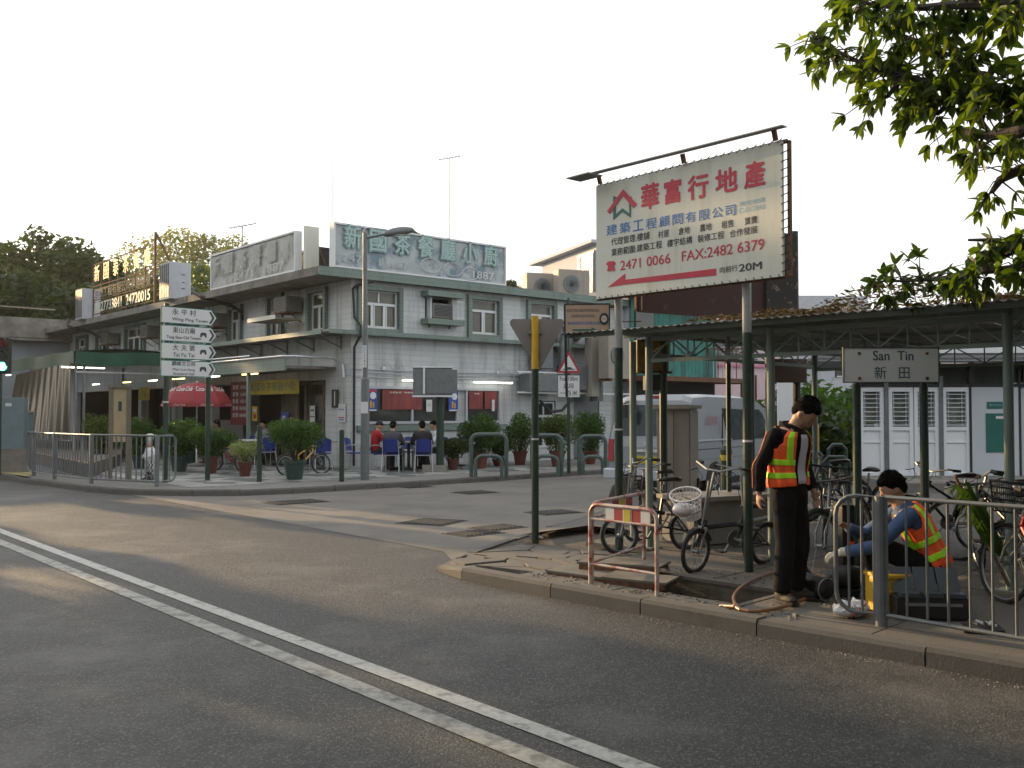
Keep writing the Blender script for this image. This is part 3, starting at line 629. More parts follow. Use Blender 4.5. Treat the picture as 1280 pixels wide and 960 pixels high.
# cables, downpipe
def wires():
    mb=MB(); 
    mb.tube([(.0,-.09,5.0),(.05,-.09,4.2),(.02,-.45,3.95),(.02,-.45,3.7),(.05,-.09,3.4),(.05,-.09,.2)],.035,8); mb.tube([(.5,-.28,5.2),(.12,-.2,5.1),(.0,-.09,5.0)],.04,8); mb.obj('downpipe','black',bd)
    for (z,a,b,sag) in [(2.82,0,9.5,.02),(2.74,.4,8.3,.05),(2.62,0,6.6,.03)]:
        mb=MB(); n=14; mb.tube([(a+(b-a)*i/n,-.06,z-sag*math.sin(math.pi*i/n*2)) for i in range(n+1)],.014,5); mb.obj('conduit','palewall',bd)
    for x0 in (1.0,2.2,5.1,6.0,7.0):
        mb=MB(); pts=[(x0,-.06,2.82)]+[(x0+.1*i,-.07,2.95+.12*math.sin(i*1.1+x0)) for i in range(1,7)]+[(x0+.72,-.06,2.66)]; mb.tube(pts,.010,5); mb.obj('cable','palewall',bd)
        MB().box((x0,-.07,2.86),(.09,.06,.09)).obj('junction_box','white',bd)
wires()
# pipes at the eave on the road side
m=MB(); m.tube([(-1.16,7.6,5.5),(-1.2,7.6,5.62),(-1.3,7.5,5.5),(-1.25,7.0,5.3),(-.4,6.6,5.05),(-.12,6.5,4.85),(-.1,6.5,4.6)],.06,8); m.obj('rain_pipe','black',bd); m=MB(); m.tube([(-1.16,21.0,5.5),(-1.25,20.9,5.6),(-1.3,20.7,5.3),(-.5,20,5.0),(-.12,19.7,4.7),(-.12,19.7,3.9)],.06,8); m.obj('rain_pipe','black',bd)
mat('accase',(.17,.165,.15),.6,var=.15,dirt=(.09,.07,.05),dscale=5)
# window air conditioners
def aircon(label,loc,rz,w=.66,h=.42,d=.5,name='air_conditioner',hood=None):
    t=T(name,label,'air conditioner',loc,rz,'window air conditioners on the restaurant walls')
    MB().box((0,-d/2,h/2),(w,d,h)).obj('casing','accase',t,bevel=.015)
    g=MB()
    for i in range(9): g.box((0,-d-.006,.05+(h-.1)*i/8),(w-.08,.012,.012))
    g.obj('grille','steelpaint',t); MB().box((0,-d-.002,h/2),(w-.1,.004,h-.08)).obj('coil','black',t)
    b=MB(); b.bar((-w/2,-d*.9,-.02),(-w/2,.02,-.3),.025,.025); b.bar((w/2,-d*.9,-.02),(w/2,.02,-.3),.025,.025); b.box((0,-d/2,-.02),(w,d,.03)); b.obj('bracket','rust',t)
    return t
aircon('window air conditioner above the pale tray on the road side, nearest the corner',B(-.08,3.0,4.55),TB-math.pi/2,.8,.45)
aircon('window air conditioner in the tiled niche on the side street face',B(2.95,-.0,4.36),TB,.72,.42,.2)
for y,lb in [(7.95,'second air conditioner from the corner on the road side, behind the direction signs'),(11.4,'boxy air conditioner on the road side left of the direction signs'),(13.9,'air conditioner on the road side with a pale square panel below'),(18.4,'air conditioner nearest the far end of the road side wall')]:
    aircon(lb,B(-.08,y,4.45),TB-math.pi/2,.75,.45)
for y,lb in [(3.3,'long pale drip tray under the air conditioner near the corner'),(8.35,'pale drip tray behind the arrow tips of the direction signs')]:
    t=T('drip_tray',lb,'drip tray',B(-.5,y,4.32),TB-math.pi/2); MB().box((0,-.1,0),(1.75,.8,.05)).obj('tray','beige',t); MB().box((0,-.51,.03),(1.75,.02,.12)).obj('lip','signcream',t)
# fluorescent tubes
def tube_lamp(label,loc,rz,L=1.1,m_='tube'):
    t=T('fluorescent_lamp',label,'lamp',loc,rz,'fluorescent tubes under the restaurant canopies'); MB().box((0,0,.035),(L+.06,.07,.04)).obj('housing','white',t); MB().cyl((-L/2,0,0),(L/2,0,0),.02,n=8).obj('tube',m_,t)
tube_lamp('lit white tube left of the grey cabinet over the long window',B(1.95,-.3,2.53),TB,.95)
tube_lamp('lit white tube right of the grey cabinet over the long window',B(4.75,-.3,2.53),TB,1.5)
for y,x,L,mm,lb in [(3.6,-1.2,1.0,'tubey','yellow lit tube directly over the yellow shop sign'),(6.2,-1.2,1.0,'tube','white lit tube above the red menu board'),(8.9,-1.2,1.0,'tubey','yellow lit tube just right of the direction sign post'),(11.2,-1.2,.8,'tube','white lit tube above the red umbrella'),(13.8,-1.2,.8,'tubey','yellow lit tube behind the beige notice board'),(17.3,-1.2,.8,'tube','small white lit tube deep under the tent')]:
    tube_lamp(lb,B(x,y,2.75),TB-math.pi/2,L,mm)
tube_lamp('bluish white tube at the near corner of the green tent',B(-4.1,9.3,3.05),TB,1.3)
tube_lamp('bluish white tube at the far gap of the tent curtains',B(-4.3,17.6,3.05),TB-math.pi/2,.6)
# ---- roof top
def rooflightbox(name,label,loc,rz,w,h,d,face,items,post=True):
    t=T(name,label,'sign',loc,rz)
    f=MB(); k=.05
    f.box((-w/2+k/2,0,h/2),(k,d,h)); f.box((w/2-k/2,0,h/2),(k,d,h)); f.box((0,0,k/2),(w-2*k,d,k)); f.box((0,0,h-k/2),(w-2*k,d,k)); f.obj('frame','white',t)
    MB().box((0,.02,h/2),(w-2*k,d-.06,h-2*k)).obj('panel',face,t)
    for it in items: it(t)
    return t
mat('roofsignface',(.36,.40,.42),.5,var=.2,scale=2.2,dirt=(.15,.22,.27),dscale=1.6,dlo=.50,dhi=.60)
mat('oldsignface',(.40,.41,.40),.6,var=.12,scale=2,dirt=(.22,.24,.24),dscale=3,dlo=.48,dhi=.62,streak=0)
mat('charteal',(.34,.47,.46),.7); mat('charline',(.17,.28,.28),.7); mat('faded',(.46,.47,.46),.6); mat('fadedline',(.33,.34,.33),.6)
chs='新國茶餐廳小廚'
def big(t):
    for i,c in enumerate(chs):
        x=-2.42+i*.80; z=.80-.0*i
        text(c,.54,.62,'charline',t,(x,-.132,z),bold=.045); text(c,.50,.58,'charteal',t,(x,-.138,z),bold=.018)
    text('247',.6,.2,'faded',t,(-2.45,-.138,.26)); text('1 6887',.95,.2,'faded',t,(-1.15,-.138,.24)); text('1887',.8,.22,'signwhite',t,(2.05,-.138,.22))
    for (x,z,a,bx) in [(.15,.34,.34,.2),(.95,.3,.32,.18),(1.6,.24,.3,.16),(-1.9,1.05,.2,.12)]:
        MB().tube([(x+a*math.cos(q*math.pi/12),-.134,z+a*.6*math.sin(q*math.pi/12)) for q in range(24)],.012,4,closed=True).obj('dish_print','signwhite',t)
rooflightbox('roof_sign','long roof sign with teal outlined Chinese characters on a mottled blue ground',B(2.33,-.1,5.5),TB,6.0,1.2,.24,'roofsignface',[big])
def faint(t):
    for i in range(6): text('新國茶餐廳小'[i],.55,.62,'fadedline',t,(-2.35+i*.95,-.135,.66),bold=.02)
    text('2471  1887',3.2,.25,'faded',t,(.6,-.137,.22))
    for x in (-1.6,-.6,.4): MB().tube([(x+.24*math.cos(q*math.pi/12),-.132,.33+.2*math.sin(q*math.pi/12)) for q in range(24)],.012,4,closed=True).obj('dish_print','faded',t)
b0=LF(373,300,.95)[0]; b1=LF(267,330,.95)[0]; LS=b1-b0
rooflightbox('roof_sign','faded grey roof sign whose characters have almost worn off, facing the main road',B(-.95,(b0+b1)/2,5.5),TB-math.pi/2,LS,1.12,.22,'oldsignface',[faint])
# lit end box, antenna, small boxes
t=T('sign_end_board','narrow upright board lit by the low sun beside the faded roof sign','board',B(-.72,b0-.30,5.5),TB); MB().box((0,0,.62),(.42,.1,1.2)).obj('panel','signcream',t); MB().bar((.1,.1,1.1),(.9,.6,.05),.04,.04).obj('strut','rust',t)
t=T('roof_tank','dark boxy tank behind the gap between the two roof signs','tank',B(.5,2.2,5.47),TB); MB().box((0,0,.4),(1.2,1.2,.8)).obj('body','darkint',t,bevel=.03); MB().box((0,0,.83),(1.25,1.25,.06)).obj('lid','black',t)
for px,y0,y1,Y,lb in [(415,290,200,27,'thin bare aerial mast rising above the corner roof sign'),]:
    a=W(px,y0,Y); b=W(px,y1,Y); t=T('aerial',lb,'aerial',(a.x,a.y,5.47)); MB().cyl((0,0,0),(0,0,b.z-5.47),.016,.008,n=5).obj('mast','steelpaint',t)
def yagi(px,ytop,Y,zb,label):
    b=W(px,ytop,Y); t=T('aerial',label,'aerial',(b.x,b.y,zb)); h=b.z-zb; MB().cyl((0,0,0),(0,0,h),.02,n=5).obj('mast','steelpaint',t)
    m=MB(); m.bar((-.5,0,h-.1),(.5,.1,h+.1),.03,.03)
    for i in range(6): m.bar((-.45+.18*i,-.25,h-.08+i*.035),(-.45+.18*i,.25,h-.08+i*.035),.015,.015)
    m.obj('elements','steelpaint',t)
yagi(562,197,44,4,'tall television aerial far behind the roof sign, left of the billboard'); yagi(303,282,36,5.4,'television aerial standing behind the faded roof sign')
def roofbox(label,y,w,h,col,x=-.7,d=.4,name='sign_box'):
    t=T(name,label,'sign box',B(x,y,5.47),TB-math.pi/2); MB().box((0,0,h/2),(w,d,h)).obj('cabinet',col,t,bevel=.01); 
    f=MB(); f.box((0,-d/2-.006,h/2),(w-.12,.012,h-.12)); f.obj('face','glassdark' if col=='white' else col,t)
def upbox(label,b0,w,h,txt):
    t=T('sign_box',label,'sign box',B(-.95,b0,5.47),TB); MB().box((0,0,h/2),(.75,.9,h)).obj('cabinet','palewall',t,bevel=.015)
    text(txt,.12,.5,'ink',t,(0.1,-.456,h*.5)); m=MB()
    for i in range(5): m.box((-.381,-.35+i*.17,h/2),(.012,.1,h-.12))
    m.obj('louvre','black',t)
upbox('pale upright sign cabinet with a louvred dark side, left of the faded roof sign',9.9,.8,1.25,'一\n二'); upbox('pale upright sign cabinet at the far end of the gold lettered roof sign',19.2,.8,1.25,'十')
t=T('roof_letter_sign','open frame roof sign with gold Chinese characters and white phone numbers','sign',B(-.9,15.3,5.5),TB-math.pi/2)
fr=MB()
for z in (.15,.62,.72,1.15,1.3,2.2): fr.bar((-3.4,0,z),(3.4,0,z),.03,.03)
for i in range(8): fr.bar((-3.4+i*6.8/7,0,0),(-3.4+i*6.8/7,0,2.2),.04,.04)
fr.bar((3.4,0,2.6),(3.4,0,0),.07,.07); fr.bar((3.4,0,2.6),(4.9,.4,.6),.08,.05); fr.bar((3.3,.1,.9),(3.9,.5,.1),.05,.05); fr.obj('frame','rust',t)
for i,c in enumerate('新國泰茶餐廳'):
    for k in range(1): text(c,.60,.66,'gold',t,(-2.85+i*1.12,-.05+.015*k,1.74),bold=.012)
text('酒樓工程有限公司承辦宴會',6.2,.42,'woodgrey',t,(0,-.04,.93),bold=.02)
for k in range(1): text('電:27733841  24720015',6.1,.48,'signcream',t,(0,-.05+.015*k,.38),bold=.02)
# outdoor fan units on the roof
def condenser(label,loc,rz,w=.9,h=.85,d=.35,group='outdoor fan units'):
    t=T('condenser_unit',label,'fan unit',loc,rz,group)
    MB().box((0,0,h/2),(w,d,h)).obj('casing','beige',t,bevel=.02)
    R90=Matrix.Rotation(math.pi/2,3,'X')
    MB().lathe([(0,.0),(.3,.0),(.3,.01),(0,.01)],(-.1,-d/2-.001,h/2),18,rot=R90).obj('fan_recess','black',t); 
    g=MB()
    for r in (.3,.22,.14): g.lathe([(r-.012,.012),(r,.012),(r,.03),(r-.012,.03)],(-.1,-d/2,h/2),18,rot=R90)
    g.lathe([(0,.014),(.07,.014),(.07,.03),(0,.03)],(-.1,-d/2,h/2),12,rot=R90)
    for k in range(6): a=k*math.pi/3; g.bar((-.1,-d/2-.02,h/2),(-.1+.3*math.cos(a),-d/2-.02,h/2+.3*math.sin(a)),.01,.01)
    g.obj('fan_guard','steelpaint',t)
    f=MB(); f.box((-w/2+.1,0,-.04),(.06,d+.1,.08)); f.box((w/2-.1,0,-.04),(.06,d+.1,.08)); f.obj('foot','rust',t); return t
b=W(678,363,34); condenser('roof fan unit on the left of the pair, partly hidden by the parapet',(b.x,b.y,5.56),.35,1.35,.95,.5)
b=W(714,362,33.5); condenser('roof fan unit on the right of the pair, with a white hub',(b.x,b.y,5.56),.35,1.15,1.0,.5)
b=W(768,470,31); condenser('fan unit on the far wall half behind the left billboard post',(b.x,b.y,b.z-.1),TB,1.0,1.5,.45)
# ducts on the side street face
dk=T('kitchen_duct','twin curved metal kitchen exhaust ducts on the side street wall','duct',B(8.1,-.3,2.2),TB)
m=MB(); m.tube([(-.5,-.1,.6),(-.5,-.1,1.5),(-.4,-.1,1.85),(-.15,-.1,2.0),(.1,-.1,1.9)],.21,10); m.obj('elbow','steelpaint',dk)
m=MB(); m.tube([(.9,-.15,-.2),(.9,-.15,1.4),(1.0,-.15,1.8),(1.25,-.15,1.95),(1.6,-.15,1.85)],.22,10); m.obj('elbow','steelpaint',dk)
MB().box((-.1,-.05,.55),(.9,.5,.8)).obj('fan_box','steelpaint',dk,bevel=.02); MB().box((.55,-.3,.9),(.35,.3,1.9)).obj('riser','beige',dk); MB().box((.1,-.1,2.06),(.9,.5,.3)).obj('hood','steelpaint',dk)
MB().box((-1.5,-.1,.35),(1.4,.5,.55)).obj('horizontal_duct','steelpaint',dk,bevel=.02); MB().box((-1.4,0,1.35),(.7,.35,1.1)).obj('fan_box','steelpaint',dk,bevel=.02)
m=MB(); m.bar((-2.6,-.2,.05),(2.6,-.2,.05),.05,.05); m.bar((-2.6,-.2,.68),(2.6,-.2,.68),.04,.04); m.obj('rail','alu',dk)
MB().tube([(-1.6,-.15,-.2),(-1.2,-.2,-.55),(-.7,-.2,-.5),(-.2,-.2,-.1)],.05,8).obj('hose','black',dk)
window(bd,.9,1.45,(7.1,.06,.52),0,2,surround=False,split=.7,glass='glassdark')
MB().box((9.0,.05,1.25),(1.15,.04,2.2)).obj('door','steelpaint',bd)
# grey wing closing the far end of the road front
w=T('end_wing','grey concrete wing with a stained parapet closing the far left end of the restaurant','building',B(-9,25.05),TB)
wm=MB(); wm.box((4.4,2.5,2.5),(9.2,5,5.0)); wm.obj('wall','palegrey',w) if 0 else wm.obj('wall','oldwing',w) if 'oldwing' in SPEC else (mat('oldwing',(.26,.29,.32),.85,var=.15,scale=.7,dirt=(.12,.12,.12),dscale=.8,dlo=.5,dhi=.75,streak=1),wm.obj('wall','oldwing',w))
MB().box((2.4,2.3,5.45),(14.5,5.6,.9)).obj('parapet','oldconc',w); MB().box((2.4,-.3,4.92),(14.3,.5,.1)).obj('soffit','oldconc',w)
m=MB(); m.bar((-4,-.3,6.45),(8.3,-.3,6.35),.05,.05)
for x in (2.2,2.9): m.box((x,-.3,6.3),(.17,.12,1.3))
m.obj('railing','beige',w); 
m=MB()
for x in (0.1,5.4): m.box((x,-.03,2.5),(.14,.1,4.6))
m.obj('pier','oldconc',w)
# ================= TREES
def leafcloud(mb,c,rad,n,size,flat=.5):
    """many small leaf clumps spread through an uneven volume"""
    g=np.random.default_rng(random.randrange(1<<30))
    d=g.normal(size=(n,3)); d/=np.linalg.norm(d,axis=1)[:,None]; q=d*(g.uniform(.06,1,n)**.42)[:,None]
    p=np.array(c)+q*np.array(rad); s=(size*g.uniform(.5,1.3,n))[:,None]
    a=g.normal(size=(n,3))*np.array([1,1,.6]); a/=np.linalg.norm(a,axis=1)[:,None]; b=np.cross(a,g.normal(size=(n,3))); b/=np.linalg.norm(b,axis=1)[:,None]
    V=np.stack([p-a*s,p+b*s*flat,p+a*s,p-b*s*flat],1).reshape(-1,3); k=len(mb.v)
    mb.v+=V.tolist(); mb.f+=[(k+4*i,k+4*i+1,k+4*i+2,k+4*i+3) for i in range(n)]; mb.m+=[0]*n
def tree(label,loc,h,spread,leafm,clumps=14,per=170,size=.28,trunk=.22,base=.35,name='tree',group=None,bark='bark',cl=.42,lean=0,cat='tree'):
    t=T(name,label,cat,loc,random.uniform(0,6.28),group); m=MB(); top=Vector((lean,0,h*.72))
    m.tube([(0,0,-.1),(lean*.3,0,h*.25),(lean*.6,.1,h*.5),top],[trunk,trunk*.8,trunk*.6,trunk*.25],8); cr=MB()
    for i in range(clumps):
        a=i*2.4+random.uniform(-.4,.4); f=(i+.5)/clumps; zz=h*(base+(1-base)*f*.93); rr=spread*(math.sin(math.pi*min(1,.18+.80*f))**.8)*random.uniform(.45,.95)
        p=Vector((math.cos(a)*rr+lean*f,math.sin(a)*rr,zz)); s0=Vector((lean*.4,0,h*(base*.7+.5*f*.8)))
        m.tube([s0,(s0+p)/2+Vector((0,0,.15*spread*random.uniform(-.3,.8))),p],[trunk*.35,trunk*.22,trunk*.08],5)
        k=spread*cl*random.uniform(.7,1.25); leafcloud(cr,p,(k,k,k*.72),int(per*random.uniform(.7,1.3)),size)
        if i%2: leafcloud(cr,p+Vector((random.uniform(-k,k),random.uniform(-k,k),k*random.uniform(-.2,.7))),(k*.5,k*.5,k*.4),per//3,size*.85)
    m.obj('trunk',bark,t); cr.obj('crown',leafm,t); return t
def ground_at(px,Y): d=W(px,515,Y); return (d.x,d.y,0)
gt='trees behind the restaurant'
# dense dark trees at far left
for px,Y,top,sp,lb in [(-60,62,330,5.5,'dark tree cut by the left picture edge'),(-5,58,315,4.2,'dark bushy tree second from the left picture edge'),(62,56,292,4.6,'tallest dark bushy tree at far left'),(112,60,322,3.6,'dark tree just right of the tallest dark one'),(30,52,352,3.6,'low dark tree in front at far left above the grey parapet'),(95,51,362,3.4,'low dark tree above the parapet left of the gold lettered sign'),(150,60,360,3.4,'dark low tree behind the gold lettered roof sign')]:
    z=W(px,top,Y).z; tree(lb,ground_at(px,Y),z,sp,'leaf_dark',24,420,.21,.3,.22,group=gt)
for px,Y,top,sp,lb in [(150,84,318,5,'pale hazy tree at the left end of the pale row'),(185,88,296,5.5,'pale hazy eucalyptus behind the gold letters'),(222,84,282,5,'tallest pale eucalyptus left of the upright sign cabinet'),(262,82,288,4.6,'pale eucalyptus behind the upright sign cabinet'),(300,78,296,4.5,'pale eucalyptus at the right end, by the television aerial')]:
    z=W(px,top,Y).z; tree(lb,ground_at(px,Y),z,sp,'leaf_hazed',30,130,.19,.22,.4,group=gt,bark='barkpale',cl=.26)
for px,Y,top,sp,lf,lb in [(255,60,332,3,'leaf_mid','bright green tree between the gold sign frame and the upright cabinet'),(215,58,350,3,'leaf_mid','bright green bush low behind the gold sign frame'),(519,60,281,1.8,'leaf_mid','small green treetop showing over the corner roof sign'),(642,70,346,2.2,'leaf_dark','small dark treetop right of the corner roof sign'),(380,66,330,3,'leaf_dark','tree hidden behind the gap of the roof signs')]:
    z=W(px,top,Y).z; tree(lb,ground_at(px,Y),z,sp,lf,12,170,.24,.2,.4,group=gt)
for px,Y,top,sp,lf,lb in [(1030,30,498,2.6,'leaf_bush','bushy green tree between the plaza and the white office'),(1012,27,520,1.6,'leaf_dark','dark shrub-like tree behind the standing worker'),(1075,36,500,2.4,'leaf_dark','dark tree behind the San Tin sign gap'),(1330,45,430,4,'leaf_dark','dark tree beyond the right picture edge'),(960,48,478,3,'leaf_mid','green tree behind the pink house'),(1110,60,470,4,'leaf_dark','dark tree far beyond the office')]:
    z=W(px,top,Y).z; tree(lb,ground_at(px,Y),z,sp,lf,16,200,.17,.12,.15,group='trees beyond the plaza')
# ================= TENT beside the restaurant
tn=T('marquee_tent','green roofed marquee with translucent brown side curtains beside the restaurant','tent',B(-4.4,9.0),TB)
def sheet(nx,ny,f,mname,name,par,smooth=True):
    m=MB(); vs=[f(i/nx,j/ny) for j in range(ny+1) for i in range(nx+1)]
    m.add(vs,[(j*(nx+1)+i,j*(nx+1)+i+1,(j+1)*(nx+1)+i+1,(j+1)*(nx+1)+i) for j in range(ny) for i in range(nx)]); return m.obj(name,mname,par,smooth=smooth)
sheet(40,3,lambda u,v:(-.05+3.4*u,-.08-.04*math.sin(u*19)*v,3.55-.42*v-.03*math.sin(u*7)),'awning','valance',tn)
sheet(30,20,lambda u,v:(-.05+3.4*u,-.08+10.9*v,3.55-.06*math.sin(v*math.pi*5)**2+.12*math.sin(u*math.pi)),'awning','roof_sheet',tn)
mat('awningpale',(.06,.095,.07),.6,var=.25,scale=2)
sheet(60,3,lambda u,v:(-.1-.06*math.sin(u*23)*v,-.08+10.9*u,3.55-.42*v-.015*math.sin(u*23)),'awningpale','side_valance',tn)
def curt():
    m,n,b=nodes('curtain_plastic'); L=n.links.new; N=n.nodes.new
    b.inputs['Base Color'].default_value=(.095,.088,.066,1); b.inputs['Roughness'].default_value=.25
    t=N('ShaderNodeBsdfTranslucent'); t.inputs[0].default_value=(.24,.20,.12,1); ms=N('ShaderNodeMixShader'); ms.inputs[0].default_value=.45
    L(b.outputs[0],ms.inputs[1]); L(t.outputs[0],ms.inputs[2]); L(ms.outputs[0],n.nodes['Material Output'].inputs[0]); _M['curtain_plastic']=m
curt()
sheet(90,8,lambda u,v:(-.15+.10*math.sin(u*60+v)*(.25+.75*max(0,.5-u)*2)*(.25+.4*v)+(-.35)*v*(u),.02+6.4*u+.25*v,3.2-.2*u-2.4*v),'curtain_plastic','curtain',tn)
sheet(20,6,lambda u,v:(-.5+.06*math.sin(u*20),8.0+1.8*u,3.0-2.3*v),'curtain_plastic','curtain',tn)
for (x,y) in [(0,.05),(.25,.05),(3.2,.05),(0,5.2),(0,10.6),(3.2,5.2)]: MB().box((x,y,1.7),(.07,.07,3.2)).obj('pole','steel',tn)
MB().bar((0,.0,2.9),(6,.0,2.9),.05,.05).obj('rail','alu',tn); MB().bar((0,.0,.75),(0,7,.75),.03,.03).obj('rail','alu',tn)
MB().box((1.9,7,.25),(3.6,9,.1)).obj('deck','woodgrey',tn)
# ================= BUILDINGS to the right of the restaurant
def bbox_building(name,label,p0,p1,Z,dep,wallm,items=(),zb=0):
    p0=Vector(p0);p1=Vector(p1); d=(p1-p0); L=d.length; rz=math.atan2(d.y,d.x); t=T(name,label,'building',(p0.x,p0.y,0),rz)
    MB().box((L/2,dep/2,(Z+zb)/2),(L,dep,Z-zb)).obj('wall',wallm,t); return t,L
g=lambda px,Y:Vector(ground_at(px,Y))
# teal corrugated upper storey over a dark shop
t,L=bbox_building('teal_shed','two storey shed with a teal corrugated upper wall behind the van','' or g(786,33),g(893,36),5.9,7,'palewall')
m=MB(); n=46
vs=[]
for i in range(n+1):
    x=L*i/n; y=-.12-(.05 if i%2 else 0); vs+=[(x,y,2.9),(x,y,5.6)]
m.add(vs,[(2*i,2*i+2,2*i+3,2*i+1) for i in range(n)]); m.obj('corrugated_sheet','tealsheet',t)
MB().box((L/2,-.5,5.7),(L+.8,1.2,.2)).obj('eave','palewall',t); MB().box((L/2,-.5,2.78),(L+.6,1.3,.16)).obj('balcony_slab','rust',t)
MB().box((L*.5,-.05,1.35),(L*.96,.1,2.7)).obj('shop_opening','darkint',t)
MB().box((L*.12,-.2,4.4),(.9,.1,2.2)).obj('sheet_panel','glassdark',t)
bp=W(893,480,35.4); t2=T('balcony_railing','small rusty balcony railing at the right end of the teal wall','railing',(bp.x-.1,bp.y,2.86),.05)
MB().box((.6,.6,-.1),(1.5,1.4,.12)).obj('slab','rust',t2)
for i in range(9): MB().box((-.1+i*.17,0,.55),(.03,.03,1.05)).obj('baluster','palewall' if i%2 else 'rust',t2)
MB().box((.6,0,1.1),(1.5,.05,.05)).obj('top_rail','rust',t2)
for x in (-.1,1.3): MB().box((x,.6,-1.5),(.1,.1,2.8)).obj('post','rust',t2)
# pink house
t,L=bbox_building('pink_house','pale pink two storey house with darker pink trim behind the van','' or g(880,42),g(975,44),6.2,8,'pink')
for z in (5.5,3.7): MB().box((L/2,-.05,z),(L+.1,.12,.10)).obj('trim','pinktrim',t)
for x in (1.2,2.1): MB().box((x,-.07,4.6),(.07,.1,1.8)).obj('trim','pinktrim',t)
for x,w in ((.6,1.0),(1.65,.7),(2.6,.9)):
    fo=MB().box((x,-.02,4.5),(w,.1,1.2)).obj('window','palewall',t); MB().box((x,-.075,4.5),(w-.16,.02,1.04)).obj('pane','glassdark',fo)
    for k in range(5): MB().bar((x-w/2+.1,-.1,4.05+k*.22),(x+w/2-.1,-.1,4.05+k*.22),.02,.02).obj('bar','palewall',fo)
MB().box((2.9,-.04,2.1),(.06,.06,2.4)).obj('pipe','rust',t)
text('新年快樂',.16,.9,'ink',t,(2.2,-.06,2.2))
# far white apartment block behind the restaurant roof
t,L=bbox_building('white_block','white flat roofed block rising behind the roof fan units','' or g(678,50),g(746,44),9.3,9,'palewall')
MB().box((L/2-.3,4.4,9.4),(L+1.2,9.6,.14)).obj('roof','palewall',t)
fo=MB().box((L-1.0,-.03,7.7),(1.8,.12,2.7)).obj('window','steelpaint',t)
for i in range(4): MB().box((L-1.65+i*.44,-.1,7.7),(.36,.03,2.5)).obj('pane','glassdark',fo)
MB().box((L/2,-.1,6.15),(L,.2,.1)).obj('ledge','palewall',t)
for q,(px,Y,Z,lb) in enumerate([(1010,46,7.2,'grey block seen over the walkway between the pink house and the office'),(1052,58,8.6,'pale block behind the San Tin sign gap')]):
    t,L=bbox_building('far_block',lb,g(px-28,Y),g(px+34,Y),Z,8,'palewall')
    for i in range(3):
        for z in (1.6,4.4): fo=MB().box((L*(i+.5)/3,-.03,z),(1.1,.1,1.3)).obj('window','white',t); MB().box((L*(i+.5)/3,-.09,z),(.95,.02,1.15)).obj('pane','glassdark',fo)
# ---- white office with louvred windows (station office)
OF=g(1074,21.6); of=T('station_office','single storey white panelled office with louvred windows and a flat grey roof','building',(OF.x,OF.y,0),-.035)
zt=W(1074,484,21.6).z; zr=W(1074,452,21.6).z
def ofx(px): return (W(px,515,21.6-.02*(px-1074)*.018).x-OF.x)
MB().box((8.0,2.2,1.35),(13.8,.2,2.6)).obj('back_wall','officegrey',of); 
fl=MB(); fl.box((8.0,1.1,.16),(13.8,3.0,.1)); fl.obj('floor','concrete',of)
cols_=[1076,1105,1112,1170,1177,1211]
x=[ofx(p) for p in (1074,1104,1110,1172,1177,1211,1272,1300,1420)]
mat('glasslit',(.16,.17,.15),.25,var=.55,scale=2.2,spec=.5)
def panelw(x0,x1,win=True,door=False,nm='panel'):
    w=x1-x0; xc=(x0+x1)/2; zb=.62 if not door else .2
    fr=MB(); fr.box((x0+.04,0,(.2+zt)/2),(.08,.08,zt-.2)); fr.box((x1-.04,0,(.2+zt)/2),(.08,.08,zt-.2)); fr.box((xc,0,zt-.05),(w-.16,.08,.1)); fr.box((xc,0,.25),(w-.16,.08,.1)); fr.box((xc,0,1.28),(w-.16,.08,.08)); fr.box((xc,0,.98),(w-.16,.06,.03))
    f=fr.obj('window_bay','officewhite',of); MB().box((xc,.012,.75),(w-.16,.03,1.0)).obj('lower_panel','officewhite',f); MB().box((xc,.06,1.8),(w-.16,.01,zt-1.4)).obj('pane','glasslit',f)
    nl=8
    for i in range(nl): MB().box((xc,-.01,1.36+(zt-.16-1.36)*i/(nl-1)),(w-.17,.03,.014)).obj('louvre','officewhite',f)
    for q in (-.25,.25): MB().box((xc+w*q,.035,1.74),(.02,.02,zt-1.4)).obj('muntin','officegrey',f)
panelw(x[0],x[1]); panelw(x[2],(x[2]+x[3])/2-.01); panelw((x[2]+x[3])/2+.01,x[3]); panelw(x[4],x[5])
for q in (x[1]+.05,x[3]+.045): MB().box((q,-.02,1.25),(.09,.1,2.4)).obj('post','steelpaint',of)
MB().box((ofx(1241),0,(zt+.1)/2),(x[6]-x[5]-.03,.1,zt-.1)).obj('solid_panel','officegrey',of)
MB().box((ofx(1244),-.058,1.19),(.50,.02,.86)).obj('noticeboard','signgreen',of); MB().box((ofx(1241),-.058,1.80),(.34,.02,.15)).obj('small_board','signgreen',of)
text('通告 NOTICE',.26,.06,'lightblue',of,(ofx(1241),-.072,1.80)); MB().box((ofx(1248),-.07,1.53),(.22,.01,.06)).obj('paper','signwhite',of)
for p in (1211,1272,1340): MB().box((ofx(p),0,1.3),(.05,.12,2.6)).obj('post','black',of)
MB().box((ofx(1340),.05,1.2),(3.0,.1,2.2)).obj('solid_panel','officegrey',of)
MB().box((7.2,0,zt+.035),(14.4,.12,.07)).obj('transom_bar','black',of)
MB().box((7.2,.05,(zt+zr)/2),(14.4,.012,zr-zt-.1)).obj('pane','glassdark',of)
for p in (1074,1142,1172,1214,1280,1350): MB().box((ofx(p),0,(zt+zr)/2+.05),(.1,.1,zr-zt-.08)).obj('mullion','black',of)
MB().box((7.0,1.3,zr+.09),(16.2,4.0,.22)).obj('roof','palewall',of); MB().box((7.0,-.75,zr+.35),(16.4,.1,.42)).obj('fascia','officewhite',of); MB().box((7.0,-.3,zr+.02),(16.4,.8,.06)).obj('soffit','oldconc',of)
